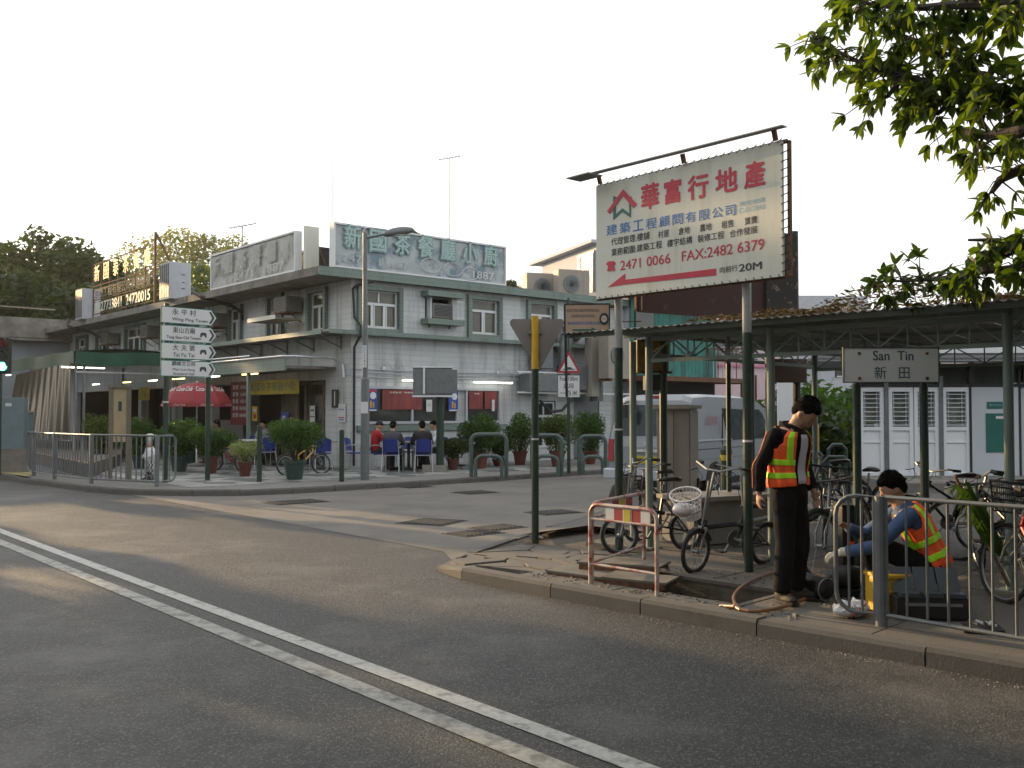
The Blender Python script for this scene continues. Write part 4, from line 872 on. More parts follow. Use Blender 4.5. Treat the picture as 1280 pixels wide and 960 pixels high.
for i in range(5): 
    tl=T('strip_light',['first','second','third','fourth','fifth'][i]+' long strip light seen through the office transom glass, counting from the left','lamp',of.location+Vector((ofx(1188)+i*.75,.3+.25*(i%3),zr-.12-.06*(i%2))),0); MB().box((0,0,0),(1.5,.05,.03)).obj('tube','tubew2' if 'tubew2' in SPEC else (mat('tubew2',(1,.86,.75),.5,var=0,emit=1.6),'tubew2')[1],tl)
MB().box((7.2,-1.2,.13),(14.6,2.4,.22)).obj('step','oldconc',of)
for i in range(3): MB().box((4+i*.5,-3.4-i*.8,.06+PV),(7,.15,.14)).obj('kerb_line','kerbflat',S('plaza_kerb',of.location,-.035))
# ================= LEAFY TREE overhanging at top right
def leafmesh(L,Wd):
    m=MB(); pr=[(0,0),(.12,.35),(.35,.5),(.65,.42),(.88,.18),(1,0)]
    up=[(x*L,w*Wd,-.10*L*x*x+.02*w) for x,w in pr]; dn=[(x*L,-w*Wd,-.10*L*x*x+.02*w) for x,w in pr[1:-1]]; mid=[(x*L,0,-.10*L*x*x-.04*Wd) for x,w in pr[1:-1]]
    vs=[up[0]]+up[1:-1]+[up[-1]]+mid+dn; n=4
    f=[(0,5+1,1)] ; U=lambda i:1+i; Mi=lambda i:6+i; D=lambda i:10+i
    f=[(0,Mi(0),U(0)),(0,D(0),Mi(0))]
    for i in range(3): f+=[(U(i),Mi(i),Mi(i+1),U(i+1)),(Mi(i),D(i),D(i+1),Mi(i+1))]
    f+=[(U(3),Mi(3),5),(Mi(3),D(3),5)]
    m.add(vs,f); return m
random.seed(21)
ot=T('overhanging_tree','large leafy tree whose branches hang into the picture at top right','tree',(7.6,6.2,0))
OB=Vector((7.6,6.2,0))
def pt(px,py,Y): return W(px,py,Y)-OB
branches=[]
tr=MB(); tr.tube([(0,0,-.1),(.0,0,1.5),(-.1,.1,3.2),(-.3,.2,4.6),(-.2,.3,6.5)],[.30,.26,.23,.2,.15],10); tr.obj('trunk','bark',ot)
# main limbs measured in the picture: (px,py,depth)
limbs=[[(1330,60,6.4),(1270,130,6.6),(1200,115,6.9),(1130,95,7.2),(1075,78,7.5),(1035,58,7.7),(1018,50,7.8)],
       [(1330,150,6.0),(1275,165,6.1),(1235,170,6.3),(1190,160,6.6)],
       [(1340,20,6),(1290,10,6.2),(1220,5,6.6),(1130,10,7),(1060,0,7.4)],
       [(1330,210,6.5),(1275,212,6.7),(1250,225,6.8),(1240,240,6.9)],
       [(1330,270,7.2),(1280,305,7.4),(1240,325,7.6),(1200,345,7.9),(1150,350,8.3),(1100,352,8.6)],
       [(1270,130,6.6),(1230,95,6.7),(1170,60,7.1),(1120,40,7.3)],
       [(1130,95,7.2),(1110,120,7.2),(1090,130,7.2)],[(1200,115,6.9),(1175,140,7.0),(1150,150,7.1)],
       [(1280,305,7.4),(1240,300,7.5),(1210,300,7.6)],[(1330,330,7.0),(1270,335,7.2),(1225,340,7.4),(1205,350,7.6)],[(1330,-30,7),(1250,-40,7),(1150,-30,7.3)]]
lm=MB()
for lb in limbs:
    P=[pt(*q) for q in lb]; r0=.05 if lb[0][0]>1300 else .025
    lm2=MB().tube(smooth_line(P,.15),None or [max(.006,r0*(1-i/ (len(smooth_line(P,.15))))**.8) for i in range(len(smooth_line(P,.15)))],6); lm2.obj('branch','bark',ot)
leafs=[leafmesh(.125,.048).obj('leaf','leaf_over',ot)]
LM=[leafs[0].data]
for (a,b) in ((.10,.040),(.145,.054)):
    o=leafmesh(a,b).obj('leaf','leaf_over',ot); LM.append(o.data); leafs.append(o)
cands=[]   # (point, dir)
tw=MB()
def rosette(p,d,n=7,s=1):
    for k in range(n):
        a=2*math.pi*k/n+random.uniform(-.3,.3); d=d.normalized(); u=d.orthogonal().normalized(); v=d.cross(u)
        L=(u*math.cos(a)+v*math.sin(a))*random.uniform(.5,1)+d*random.uniform(.3,.9)+Vector((0,0,-random.uniform(.0,1.0)))
        cands.append((p.copy(),L.normalized(),s*random.uniform(.75,1.15)))
for bi,lb in enumerate(limbs):
    P=smooth_line([pt(*q) for q in lb],.07); N=len(P)
    for i,p in enumerate(P):
        if i<N*.08: continue
        if random.random()<(.96 if bi not in (4,8) else .6):
            for _ in range(5 if bi in (0,2,5,9) else 3):
                dirv=Vector((random.gauss(0,1),random.gauss(0,.7),random.gauss(-.25,.7))).normalized(); L=random.uniform(.08,.42 if bi<8 else .22)*(.75 if i<N*.8 else .6)
                q=p+dirv*L; mid=(p+q)/2+Vector((0,0,.03)); tw.tube([p,mid,q],[.007,.005,.003],4,cap=False); rosette(q,dirv,random.choice([5,6,7,8]))
                if L>.3: rosette(mid,dirv,4)
tw.obj('twigs','bark',ot,kind='stuff')
# the leaves nearest the lens of a walker on the road stay single, the rest are one mass
def okp(c):
    w=c[0]+OB; return w.y>1
cands=[c for c in cands if okp(c)]
def vis(c):
    w=c[0]+OB; q=(w-Vector((0,0,H))); x=640+F*q.x/q.y; y=480-F*(q.z/q.y-math.tan(PITCH)); return -20<x<1300 and -20<y<960
cands.sort(key=lambda c:(0 if vis(c) else 1,(c[0]+OB).length))
rest=MB()
tmpl=[(list(leafmesh(a,b).v),list(leafmesh(a,b).f)) for a,b in ((.125,.048),(.10,.040),(.145,.054))]
for i,(p,d,s) in enumerate(cands):
    rot=d.to_track_quat('X','Z').to_matrix()@Matrix.Rotation(random.uniform(-1.2,1.2),3,'X'); k=random.randrange(3); s*=random.choice([.7,.9,1.0,1.12])
    if i<3: o=leafs[i]
    elif i<299: o=bpy.data.objects.new('leaf',LM[k]); sc.collection.objects.link(o); o.parent=ot
    else:
        V,Fc=tmpl[k]; rest.add([rot@(Vector(v)*s)+p for v in V],Fc); continue
    o.location=p; o.rotation_euler=rot.to_euler(); o.scale=(s,s,s)
cm=MB()
for (x,y,z,rx_,ry_,rz_,n_) in [(.5,-2.5,4.2,4.5,3.0,1.6,4200),(-3.5,-3.6,4.6,4.5,2.6,1.4,4000),(-9,-5.5,5.2,4,2.5,1.5,2600),(3,1,4.5,3,3,2,1500),(0,-6,5,5,2.5,1.8,1700)]: leafcloud(cm,(x,y,z),(rx_,ry_,rz_),n_,.17,.4)  # unseen clumps overhead, added to darken the road and workers below
rest.v+=cm.v and [] ; rest.obj('foliage','leaf_over',ot,kind='stuff'); cm.obj('unseen_crown','leaf_over',ot,kind='stuff')
random.seed(5)
# ================= COVERED WALKWAY
sh=T('covered_walkway','green-grey steel covered walkway with lattice beams and a corrugated roof strewn with dead leaves','shelter',K(0,0,0),TK)
UL=-3.35; UR=9.0
def roofz(v): return 2.56+.10*math.sin(math.pi*(v-2.05)/5.0)
u=UL; 
while u<UR:
    w=.76; m=MB(); nx=16; ys=[2.05,3.0,4.0,5.1,6.1,7.05]; vs=[]
    for y in ys:
        for i in range(nx+1): vs.append((u+.004+(w-.008)*i/nx+random.uniform(-.003,.003),y+(random.uniform(-.03,.03) if y in(2.05,7.05) else 0),roofz(y)+(.012 if i%2 else -.008)))
    k=nx+1; m.add(vs,[(j*k+i,j*k+i+1,(j+1)*k+i+1,(j+1)*k+i) for j in range(len(ys)-1) for i in range(nx)]); o=m.obj('roof_sheet','roofmetal',sh); sd2=o.modifiers.new('t','SOLIDIFY'); sd2.thickness=.004
    u+=w
posts=[(1.37,2.54),(-.89,2.54),(-2.42,2.54),(-2.98,2.98),(3.63,2.54),(5.9,2.54),(-2.42,6.5),(-.89,6.5),(1.37,6.5),(3.63,6.5),(5.9,6.5),(-2.08,4.6)]
for (a,b) in posts:
    m=MB(); m.cyl((a,b,PV-.02),(a,b,2.50),.041,n=14); m.box((a,b,PV+.006),(.2,.2,.014)); m.obj('post','ggrey',sh,smooth=False)
def truss(p,q,zt,zb,n,mm='ggrey',t=.032):
    p=Vector(p);q=Vector(q)
    MB().bar((*p,zt),(*q,zt),t*1.25,t*1.4).obj('top_chord',mm,sh); MB().bar((*p,zb),(*q,zb),t*1.1,t*1.3).obj('bottom_chord',mm,sh)
    m=MB(); MBc=MB()
    for i in range(n+1):
        a=p.lerp(q,i/n); MB().bar((*a,zb+.01),(*a,zt-.01),.014,.014).obj('strut',mm,sh)
        if i<n:
            b=p.lerp(q,(i+1)/n); e=(.012*(1 if i%2 else -1))
            (MB().bar((*a,zt-.02),(*b,zb+.02),.014,.014) if i%2 else MB().bar((*a,zb+.02),(*b,zt-.02),.014,.014)).obj('diagonal',mm,sh)
xs=[-2.42,-.89,1.37,3.63,5.9]
for a,b in zip(xs,xs[1:]): truss((a+.04,2.54),(b-.04,2.54),2.475,2.232,max(4,round((b-a)/.275)))
for a,b in zip(xs,xs[1:]): truss((a+.04,6.5),(b-.04,6.5),2.50,2.25,max(4,round((b-a)/.4)))
for a in xs[:4]: truss((a,2.6),(a,6.44),2.53,2.30,9)
for y in (2.2,3.3,4.4,5.6,6.8): MB().bar((UL,y,roofz(y)-.035),(UR,y,roofz(y)-.035),.04,.04).obj('purlin','ggrey',sh)
# dead leaves lying on the roof
lt=MB(); g=np.random.default_rng(3)
for i in range(15000):
    t=random.random(); uu=-1.6+t**.75*10; amp=min(1,max(0,(uu+1.7)/2.2)); vv=2.0+abs(random.gauss(0,.5)) if random.random()<.75 else random.uniform(2,7)
    zz=roofz(min(vv,7))+.02+random.random()*(.15*amp+.012)*(1+.5*math.sin(uu*3.1)+.3*math.sin(uu*7.7))*(1 if vv<3.2 else .5); s=random.uniform(.018,.045)
    a=Vector((random.gauss(0,1),random.gauss(0,1),random.gauss(0,.35))).normalized()*s; b=a.cross(Vector((random.gauss(0,.5),random.gauss(0,.5),1))).normalized()*s*.42; p=Vector((uu,vv,zz))
    lt.add([p-a,p+b,p+a,p-b],[(0,1,2,3)])
lt.obj('leaf_litter','leaf_dry',None,loc=K(0,0,0),rz=TK,kind='stuff')
# ================= SIGNS AND POSTS
BT=math.atan2(-.7581,.6521); BP=Vector((2.18,9.26,0))
bb=T('billboard','big cream estate agency billboard with red Chinese characters and a red arrow on two posts','billboard',BP,BT)
def bbp(cx,cy):
    px=720+cx*.2603; py=150+cy*.2603; s,z=PL(px,py,BP,Vector((.6521,-.7581,0))); return s,z
bx0,bx1,bz0,bz1=-1.893,.496,2.90,4.155
pn=MB().box(((bx0+bx1)/2,.0,(bz0+bz1)/2),(bx1-bx0,.03,bz1-bz0)).obj('panel','signcream',bb)
f=MB(); 
for z in (bz0,bz1): f.bar((bx0-.02,.03,z),(bx1+.03,.03,z),.03,.035)
for x in (bx0-.01,bx1+.05): f.bar((x,.03,bz0),(x,.03,bz1),.03,.03)
for x in (-1.687,-.85,0): f.bar((x,.06,bz0),(x,.06,bz1),.04,.04)
f.obj('frame','rust',bb)
tk=MB()   # lacing that ties the sheet to its frame
for i in range(26): x=bx0+(bx1-bx0)*(i+.5)/26; tk.bar((x,-.02,bz0+.02),(x+.03,.0,bz0-.03),.008,.008); tk.bar((x,-.02,bz1-.01),(x+.03,.01,bz1+.03),.008,.008)
for i in range(16): z=bz0+(bz1-bz0)*(i+.5)/16; tk.bar((bx1-.01,-.02,z),(bx1+.06,.02,z+.03),.008,.008)
tk.obj('lacing','black',bb,kind='stuff')
def bt(body,c0,c1,hc,m_,bold=.0):
    (x0,z0),(x1,z1)=bbp(*c0),bbp(*c1); mid=((c0[0]+c1[0])/2,(c0[1]+c1[1])/2); za=bbp(mid[0],mid[1]-hc/2)[1]; zb=bbp(mid[0],mid[1]+hc/2)[1]
    text(body,x1-x0,za-zb,m_,bb,((x0+x1)/2,-.0175,(za+zb)/2),bold=bold)
for c,a,b,h in [('華',(320,383),(402,370),118),('富',(430,360),(508,346),112),('行',(545,340),(640,322),112),('地',(677,312),(778,292),112),('產',(815,282),(912,262),122)]: bt(c,a,b,h,'signred',.03)
for i,c in enumerate('建築工程顧問有限公司'):
    a=152+i*63.3; y=532-(i*63.3)*.163; bt(c,(a,y+4),(a+50,y-4),50,'signblue',.012)
bt('牌照號碼',(790,405),(912,388),24,'lightblue'); bt('C-017843',(787,438),(912,418),24,'lightblue')
def row(segs,y0,k,hh):
    for s_t,a,b in segs: bt(s_t,(a,y0-(a-175)*k),(b,y0-(b-175)*k),hh,'ink',.012)
row([('代理管理:樓舖',175,358),('村屋',400,452),('倉地',498,552),('農地',600,656),('租售',705,762),('買賣',815,876)],588,.152,36)
row([('業務範圍:建築工程',175,418),('樓宇結構',443,563),('裝修工程',590,716),('合作發展',743,876)],640,.158,36)
bt('2471 0066',(218,700),(458,670),46,'signred',.01); bt('FAX:2482 6379',(512,655),(908,603),50,'signred',.01)
bt('向前行',(695,724),(780,714),30,'ink',.01); bt('20M',(790,714),(898,700),36,'ink',.02)
def bpoly(pts,m_,nm,dy=-.0165):
    P=[bbp(*p) for p in pts]; n=len(P); vs=[(x,dy,z) for x,z in P]+[(x,dy-.003,z) for x,z in P]
    MB().add(vs,[tuple(range(n)),tuple(range(n,2*n))[::-1]]+[(i,n+i,n+(i+1)%n,(i+1)%n) for i in range(n)]).obj(nm,m_,bb)
bpoly([(158,804),(242,738),(242,768),(678,714),(678,746),(242,790)],'signred','arrow')
bpoly([(155,440),(232,334),(298,405),(282,424),(232,365),(168,452)],'signred','emblem',-.020); bpoly([(184,365),(200,372),(196,455),(228,425),(262,450),(258,375),(272,368),(268,470),(228,442),(184,482)],'signgreen','emblem')
bpoly([(150,692),(160,680),(188,678),(196,688),(192,698),(180,690),(168,692),(156,700)],'signred','telephone_mark'); bpoly([(160,700),(168,692),(182,691),(188,698),(194,724),(156,727)],'signred','telephone_mark',-.019)
lp=MB(); lp.bar((bx0-.12,-.16,4.26),(bx1+.10,-.12,4.25),.085,.010); lp.obj('lamp_strip','ggrey2' if 'ggrey2' in SPEC else (mat('ggrey2',(.27,.28,.285),.5,var=.1,scale=5,dirt=(.15,.12,.1),dscale=8,dlo=.6,dhi=.8),'ggrey2')[1],bb)
MB().box((bx0+.06,-.26,4.21),(.34,.22,.012)).obj('lamp_plate','steelpaint',bb)
for x in (bx0+.1,-.62,bx1-.04): MB().bar((x,-.05,bz1),(x,-.08,4.25),.04,.03).obj('upright','rust',bb)
for x in (-1.687,0):
    zt_=W(764,434,10.5).z if x<0 else W(925,415,9.26).z
    MB().cyl((x,.12,PV-.02),(x,.12,zt_),.046,n=16).obj('post','dgreen',bb,smooth=False); MB().cyl((x,.12,zt_),(x,.12,bz1-.1),.044,n=16).obj('post','ggrey2' if 'ggrey2' in SPEC else (mat('ggrey2',(.27,.28,.285),.5,var=.1,scale=5,dirt=(.15,.12,.1),dscale=8,dlo=.6,dhi=.8),'ggrey2')[1],bb)
MB().lathe([(.0475,0),(.0475,.018)],(-1.687,.12,1.45),16).obj('tie_band','signwhite',bb); MB().lathe([(.048,0),(.048,.022)],(0,.12,1.36),16).obj('tie_band','signwhite',bb)
# second, unlit dark board behind
p0=W(800,371,11.0); p1=W(992,384,12.3); d=(p1-p0); d.z=0; rz=math.atan2(d.y,d.x); L=d.length
t=T('dark_billboard','dark maroon back of a second billboard crossing behind the cream one','billboard',(p0.x,p0.y,0),rz)
MB().box((L/2,0,3.35),(L,.08,1.12)).obj('panel','maroon',t); MB().box((L-.28,-.06,3.32),(.55,.03,1.1)).obj('side_panel','maroon2' if 'maroon2' in SPEC else (mat('maroon2',(.02,.018,.016),.9,var=.4,dirt=(.16,.12,.09),dscale=9,dlo=.58,dhi=.64),'maroon2')[1],t)
MB().cyl((L,-.02,2.72),(L,-.02,3.95),.05,n=10).obj('edge_tube','dgreen',t)
for i in range(5): MB().bar((L*i/4,.06,2.8),(L*i/4,.06,3.9),.04,.04).obj('rib','rust',t)
for px,w_ in ((918,.03),(945,.055)):
    k=None
    a=ray(px,500); q=Vector((a.x/a.y,1,0)); # crossing with the board line
    det=q.x*d.y-q.y*d.x; s_t=(p0.x*d.y-p0.y*d.x)/det; pos=q*s_t; lx=(pos-Vector((p0.x,p0.y,0))).length
    MB().cyl((lx,.1,PV-.02),(lx,.1,2.25),w_,n=12).obj('post','dgreen',t); MB().cyl((lx,.1,2.25),(lx,.1,3.9),w_*.96,n=12).obj('post','ggrey2',t)
# guide sign with golf club badge, bracketed to the billboard post
gp=W(734,399,11.2); t=T('guide_sign','small beige sign with a round badge and green arrow, left of the cream billboard','sign',gp,-.10)
MB().box((0,0,0),(.50,.02,.34)).obj('panel','signtan' if 'signtan' in SPEC else (mat('signtan',(.42,.30,.22),.6,var=.05),'signtan')[1],t)
f=MB(); 
for z in (-.175,.175): f.box((0,0,z),(.53,.03,.014))
for x in (-.257,.257): f.box((x,0,0),(.014,.03,.336))
f.obj('frame','ink',t)
text('HONG KONG SENIOR PROFESSIONAL',.38,.035,'ink',t,(-.05,-.012,.10)); text('GOLFERS ASSOCIATION',.27,.033,'ink',t,(-.05,-.012,.035)); text('香港高爾夫球員協會',.38,.038,'signblue',t,(-.04,-.012,-.05))
m=MB(); m.box((-.06,-.012,-.125),(.22,.004,.018)); m.add([(.05,-.014,-.155),(.05,-.014,-.095),(.11,-.014,-.125)],[(0,1,2)]); m.obj('arrow','signgreen',t)
rx=Matrix.Rotation(math.pi/2,3,'X')
MB().lathe([(0,0),(.055,0),(.055,.004),(0,.004)],(.195,-.011,0),18,rot=rx@Matrix.Diagonal((1,1.3,1))).obj('badge','ink',t); MB().lathe([(0,0),(.033,0),(.033,.004),(0,.004)],(.195,-.0155,0),16,rot=rx@Matrix.Diagonal((1,1.2,1))).obj('badge_centre','signcream',t); text('H',.03,.045,'red',t,(.195,-.021,0))
m=MB(); m.tube([(.26,.03,.14),(.36,.03,.14),(.385,.03,.11),(.385,.03,-.14),(.36,.03,-.17),(.26,.03,-.17)],.012,6); m.bar((.385,.03,-.03),(.62,.03,-.03),.012,.012); m.obj('bracket','rust',t)
MB().bar((-.26,.04,.17),(-.24,.04,-.9),.03,.03).obj('arm','dgreen',t)
# yield sign seen from behind
p=G(669,677); t=T('yield_sign','grey back of an inverted triangle sign on a yellow topped green pole','road sign',(p.x,p.y,0),0)
MB().cyl((0,0,PV-.02),(0,0,2.16),.043,n=16).obj('pole','dgreen',t); MB().cyl((0,0,2.16),(0,0,2.79),.042,n=16).obj('pole_top','yellow',t)
tri=[(-.27,2.76),(-.30,2.73),(-.295,2.69),(.02,2.15),(.06,2.15),(.345,2.69),(.35,2.73),(.32,2.76)]
MB().prism(tri,0,.006,M=Matrix.Translation((0,.06,0))@MX.to_4x4()).obj('plate','platemetal' if 'platemetal' in SPEC else (mat('platemetal',(.23,.215,.21),.45,metal=.4,var=.12,scale=4),'platemetal')[1],t)
m=MB(); m.box((0,.03,2.6),(.16,.03,.04)); m.box((0,.03,2.35),(.12,.03,.04)); m.obj('clamp','steel',t); MB().lathe([(.0445,0),(.0445,.02)],(0,0,1.32),14).obj('tie_band','signwhite',t)
# road hump sign
p=G(711,592); t=T('hump_sign','red bordered triangle hump sign with a white plate below, across the side street','road sign',(p.x,p.y,0),0)
MB().cyl((0,0,PV),(0,0,3.2),.045,n=10).obj('pole','dgreen',t); MB().cyl((0,0,3.2),(0,0,4.5),.03,n=8).obj('pole_top','dgreen',t)
def tri2(a,z0,z1,r=0): return [(-a,z0),(a,z0),(0,z1)]
M0=Matrix.Translation((0,-.05,0))@MX.to_4x4()
MB().prism(tri2(.30,2.62,3.17),0,.01,M=M0).obj('plate','red',t); MB().prism(tri2(.215,2.675,3.06),.01,.014,M=M0).obj('face','signwhite',t)
MB().prism([(-.16,2.70),(.16,2.70),(.16,2.715),(.09,2.725),(.05,2.765),(-.05,2.765),(-.09,2.725),(-.16,2.715)],.014,.018,M=M0).obj('symbol','ink',t)
MB().box((0,-.05,2.29),(.56,.012,.56)).obj('lower_plate','signwhite',t); f=MB()
for z in (2.015,2.565): f.box((0,-.058,z),(.56,.006,.012))
for x in (-.274,.274): f.box((x,-.058,2.29),(.012,.006,.538))
f.obj('plate_edge','ink',t)
text('For 100m',.44,.11,'ink',t,(0,-.058,2.47),bold=.01); text('此段',.26,.13,'ink',t,(0,-.058,2.29),bold=.01); text('一百米',.44,.13,'ink',t,(0,-.058,2.11),bold=.01)
# direction signs
p=G(208,604); q=G(261,601); d=q-p; rz=math.atan2(d.y,d.x); L=d.length
t=T('direction_sign','stack of four white arrow shaped direction boards with green edges on two dark posts','road sign',(p.x,p.y,0),rz)
for x in (0,L): MB().cyl((x,.06,PV-.02),(x,.06,4.0),.055,n=12).obj('post','dgreen',t)
MB().lathe([(.057,0),(.057,.03)],(0,.06,1.85),12).obj('tie_band','signwhite',t)
xl=-.17; xr=1.15; D=20.86
rows_=[('永 平 村',['Wing Ping Tsuen'],383,404,0),('東山古廟',['Tung Shan Old Temple'],406,426.5,1),('大 夫 第',['Tai Fu Tai'],428,448.5,1),('麟峰文公祠',['Man Lun-fung','Ancestral Hall'],450,470.5,1)]
for (zh,en,y0,y1,ic) in rows_:
    z1=W(230,y0,D).z; z0=W(230,y1,D).z; h=z1-z0; zc=(z0+z1)/2
    M1=Matrix.Translation((0,0,zc))@MX.to_4x4()
    def arr(e): return [(xl+e,-h/2+e),(xr-.14-e*.2,-h/2+e),(xr-e*1.3,0),(xr-.14-e*.2,h/2-e),(xl+e,h/2-e)]
    bo=MB().prism(arr(0),0,.02,M=M1).obj('board','teal',t); MB().prism(arr(.018),.02,.024,M=M1).obj('face','signwhite',bo)
    MB().prism([(xr-.20,-h*.36),(xr-.145,-h*.36),(xr-.06,0),(xr-.145,h*.36),(xr-.20,h*.36),(xr-.115,0)],.024,.028,M=M1).obj('chevron','ink',bo)
    xc=.36
    if len(en)==1:
        text(zh,.52 if ic else .56,.13,'ink',bo,(xc,-.026,zc+.065),bold=.012); text(en[0],{'Wing Ping Tsuen':.84,'Tung Shan Old Temple':.80}.get(en[0],.5),.085,'ink',bo,(xc if ic else .5,-.026,zc-.085),bold=.015)
    else:
        text(zh,.54,.10,'ink',bo,(xc,-.026,zc+.10),bold=.012); text(en[0],.52,.07,'ink',bo,(xc,-.026,zc-.02),bold=.01); text(en[1],.5,.06,'ink',bo,(xc,-.026,zc-.115),bold=.01)
    if ic: MB().prism([(.74,-.05),(.78,-.05),(.79,-.01),(.85,-.01),(.86,-.05),(.90,-.05),(.895,.02),(.87,.055),(.77,.055),(.745,.02)],.024,.028,M=M1).obj('symbol','ink',bo)
# San Tin place name sign
a=W(1054,478,8.3); b=W(1173,478,8.3); zt2=W(1100,434.5,8.3).z; t=T('place_name_sign','white San Tin place name sign on two dark green posts before the office','road sign',((a.x+b.x)/2,8.3,0),.0)
w=b.x-a.x; zc=(a.z+zt2)/2; h=zt2-a.z
MB().box((0,0,zc),(w,.02,h)).obj('board','signwhite',t); f=MB()
for z in (-h/2,h/2): f.box((0,-.004,zc+z),(w+.012,.026,.008))
for x in (-w/2,w/2): f.box((x,-.004,zc),(.008,.026,h-.01))
f.obj('edge','ink',t)
text('San  Tin',.345,.082,'inkblue',t,(.02,-.011,zc+.075),bold=.012); text('新   田',.30,.105,'inkblue',t,(.01,-.011,zc-.075),bold=.004)
for x in (W(1071,500,8.36).x,W(1155,500,8.36).x):
    x-=(a.x+b.x)/2; MB().cyl((x,.065,PV-.02),(x,.065,a.z-.005),.036,n=14).obj('post','dgreen',t); MB().cyl((x,.045,a.z),(x,.045,zt2-.03),.028,n=12).obj('post_top','steel',t)
    for z in (a.z+.035,zt2-.05): MB().lathe([(0,0),(.014,0),(.014,.006),(0,.006)],(x,-.011,z),8,rot=rx).obj('bolt','rust',t); 
# street lamp
p=G(456,600); t=T('street_lamp','tall grey street lamp with a short arm and a flat lantern on the restaurant corner','street lamp',(p.x,p.y,0),.0)
zt3=W(452,291,p.y).z
MB().tube([(0,0,PV-.05),(0,0,2.4),(0,0,2.42),(-.02,0,zt3)],[.10,.095,.062,.05],14).obj('pole','steelpaint',t); MB().tube([(-.02,0,zt3-.12),(.3,0,zt3-.06),(.52,0,zt3-.0)],.03,8).obj('arm','steelpaint',t)
m=MB(); m.lathe([(0,-.05),(.16,-.045),(.2,0),(.17,.07),(.08,.12),(0,.13)],(.74,0,zt3+.0),14,sy=.55,rot=Matrix.Rotation(-.16,3,'Y')@Matrix.Diagonal((1.9,1,1))); m.obj('lantern','steelpaint',t,smooth=True)
MB().lathe([(0,-.075),(.12,-.065),(.14,-.045)],(.78,0,zt3+.0),12,sy=.6,rot=Matrix.Diagonal((1.5,1,1))).obj('lens','signcream',t)
MB().box((0,-.105,1.75),(.16,.01,.26)).obj('paper','signwhite',t); MB().box((0,-.098,2.9),(.09,.01,.5)).obj('label_strip','signwhite',t)
text('G\nC\n5\n3\n8\n2',.04,.42,'ink',t,(0,-.105,2.9))
# bollards
def bollard(p,h,label,r=.055,m_='dgreen'):
    t=T('bollard',label,'bollard',(p.x,p.y,0),0,'plain bollards along the far kerb'); MB().lathe([(r,PV-.03),(r,h-.02),(r*.8,h),(0,h+.005)],(0,0,0),14).obj('post',m_,t)
bollard(G(427,602),1.26,'plain dark bollard just left of the street lamp'); bollard(G(324,603),1.36,'plain dark bollard between the pot with pale leaves and the large green pot')
# pole mounted grey cabinet
p=G(550,590); t=T('pole_cabinet','grey metal cabinet on a thick green post in front of the restaurant window','cabinet',(p.x-.0,p.y,0),.12)
MB().cyl((.0,0,PV),(.0,0,2.05),.10,n=14).obj('post','dgreen',t); MB().box((-.15,0,PV+.08),(.6,.4,.2)).obj('base','concrete',t)
MB().box((-.2,0,2.42),(.98,.5,.68)).obj('box','steelpaint',t,bevel=.01); MB().box((-.18,-.02,2.05),(1.06,.56,.04)).obj('tray','white',t); MB().box((-.42,-.265,2.44),(.05,.03,.66)).obj('door_edge','white',t); MB().box((.03,-.262,2.42),(.78,.02,.6)).obj('door','steelpaint',t)
MB().box((-.2,0,2.79),(1.02,.54,.04)).obj('cap','white',t)
# hoop barriers
def hoop(x0,x1,yb,yt,label,xi=None,yi=None):
    a=G(x0,yb); b=G(x1,yb); z=W(x0,yt,a.y).z; t=T('hoop_barrier',label,'barrier',a.lerp(b,.5)-Vector((0,0,PV)),math.atan2((b-a).y,(b-a).x),'green hoop barriers along the far kerb'); L=(b-a).length/2
    def hp(L,z,y,r,nm):
        R_=.16; P=[(-L,y,PV-.02),(-L,y,z-R_)]+[(-L+R_-R_*math.cos(k*math.pi/8),y,z-R_+R_*math.sin(k*math.pi/8)) for k in range(1,5)]+[(L-R_+R_*math.sin(k*math.pi/8),y,z-R_+R_*math.cos(k*math.pi/8)) for k in range(0,4)]+[(L,y,z-R_),(L,y,PV-.02)]
        MB().tube(P,r,10).obj(nm,'hoopgreen' if 'hoopgreen' in SPEC else (mat('hoopgreen',(.055,.085,.08),.45,var=.15),'hoopgreen')[1],t)
    hp(L,z,0,.05,'outer_hoop'); hp(L*.74,z-.5,-.12,.045,'inner_hoop')
hoop(589,633,596,543,'green hoop barrier nearest the grey cabinet post'); hoop(665,702,594,544,'green hoop barrier behind the yellow and black sign pole'); hoop(724,757,592,545,'green hoop barrier by the left post of the cream billboard')
# ---- guard railings
def panel(P,Q,z0,z1,parent,n,m_='steel',rb=.008,rr=.021,round_l=False,round_r=False):
    P=Vector(P);Q=Vector(Q); d=(Q-P); L=d.length; d.normalize()
    def at(x,z): v=P+d*x; return (v.x,v.y,z)
    R_=.14; pts=[]
    if round_l: pts+=[at(R_-R_*math.cos(k*math.pi/8),z1-R_+R_*math.sin(k*math.pi/8)) for k in range(0,5)]
    else: pts+=[at(0,z1)]
    if round_r: pts+=[at(L-R_+R_*math.sin(k*math.pi/8),z1-R_+R_*math.cos(k*math.pi/8)) for k in range(0,5)]+[at(L-R_+R_*math.cos(k*math.pi/8),z0+R_-R_*math.sin(k*math.pi/8)) for k in range(0,5)]
    else: pts+=[at(L,z1),at(L,z0)]
    if round_l: pts+=[at(R_-R_*math.sin(k*math.pi/8),z0+R_-R_*math.cos(k*math.pi/8)) for k in range(0,5)]
    else: pts+=[at(0,z0)]
    MB().tube(pts,rr,8,closed=True).obj('rail_frame',m_,parent)
    for i in range(1,n): x=L*i/n; o=MB().cyl(at(x,z0),at(x,z1),rb,n=6).obj('baluster',m_,parent)
t=T('guard_railing','grey steel guard railing curving along the far left kerb','railing',(0,0,0))
P=[G(42,595),G(68,599),G(114,604.5),G(196,608.5)]
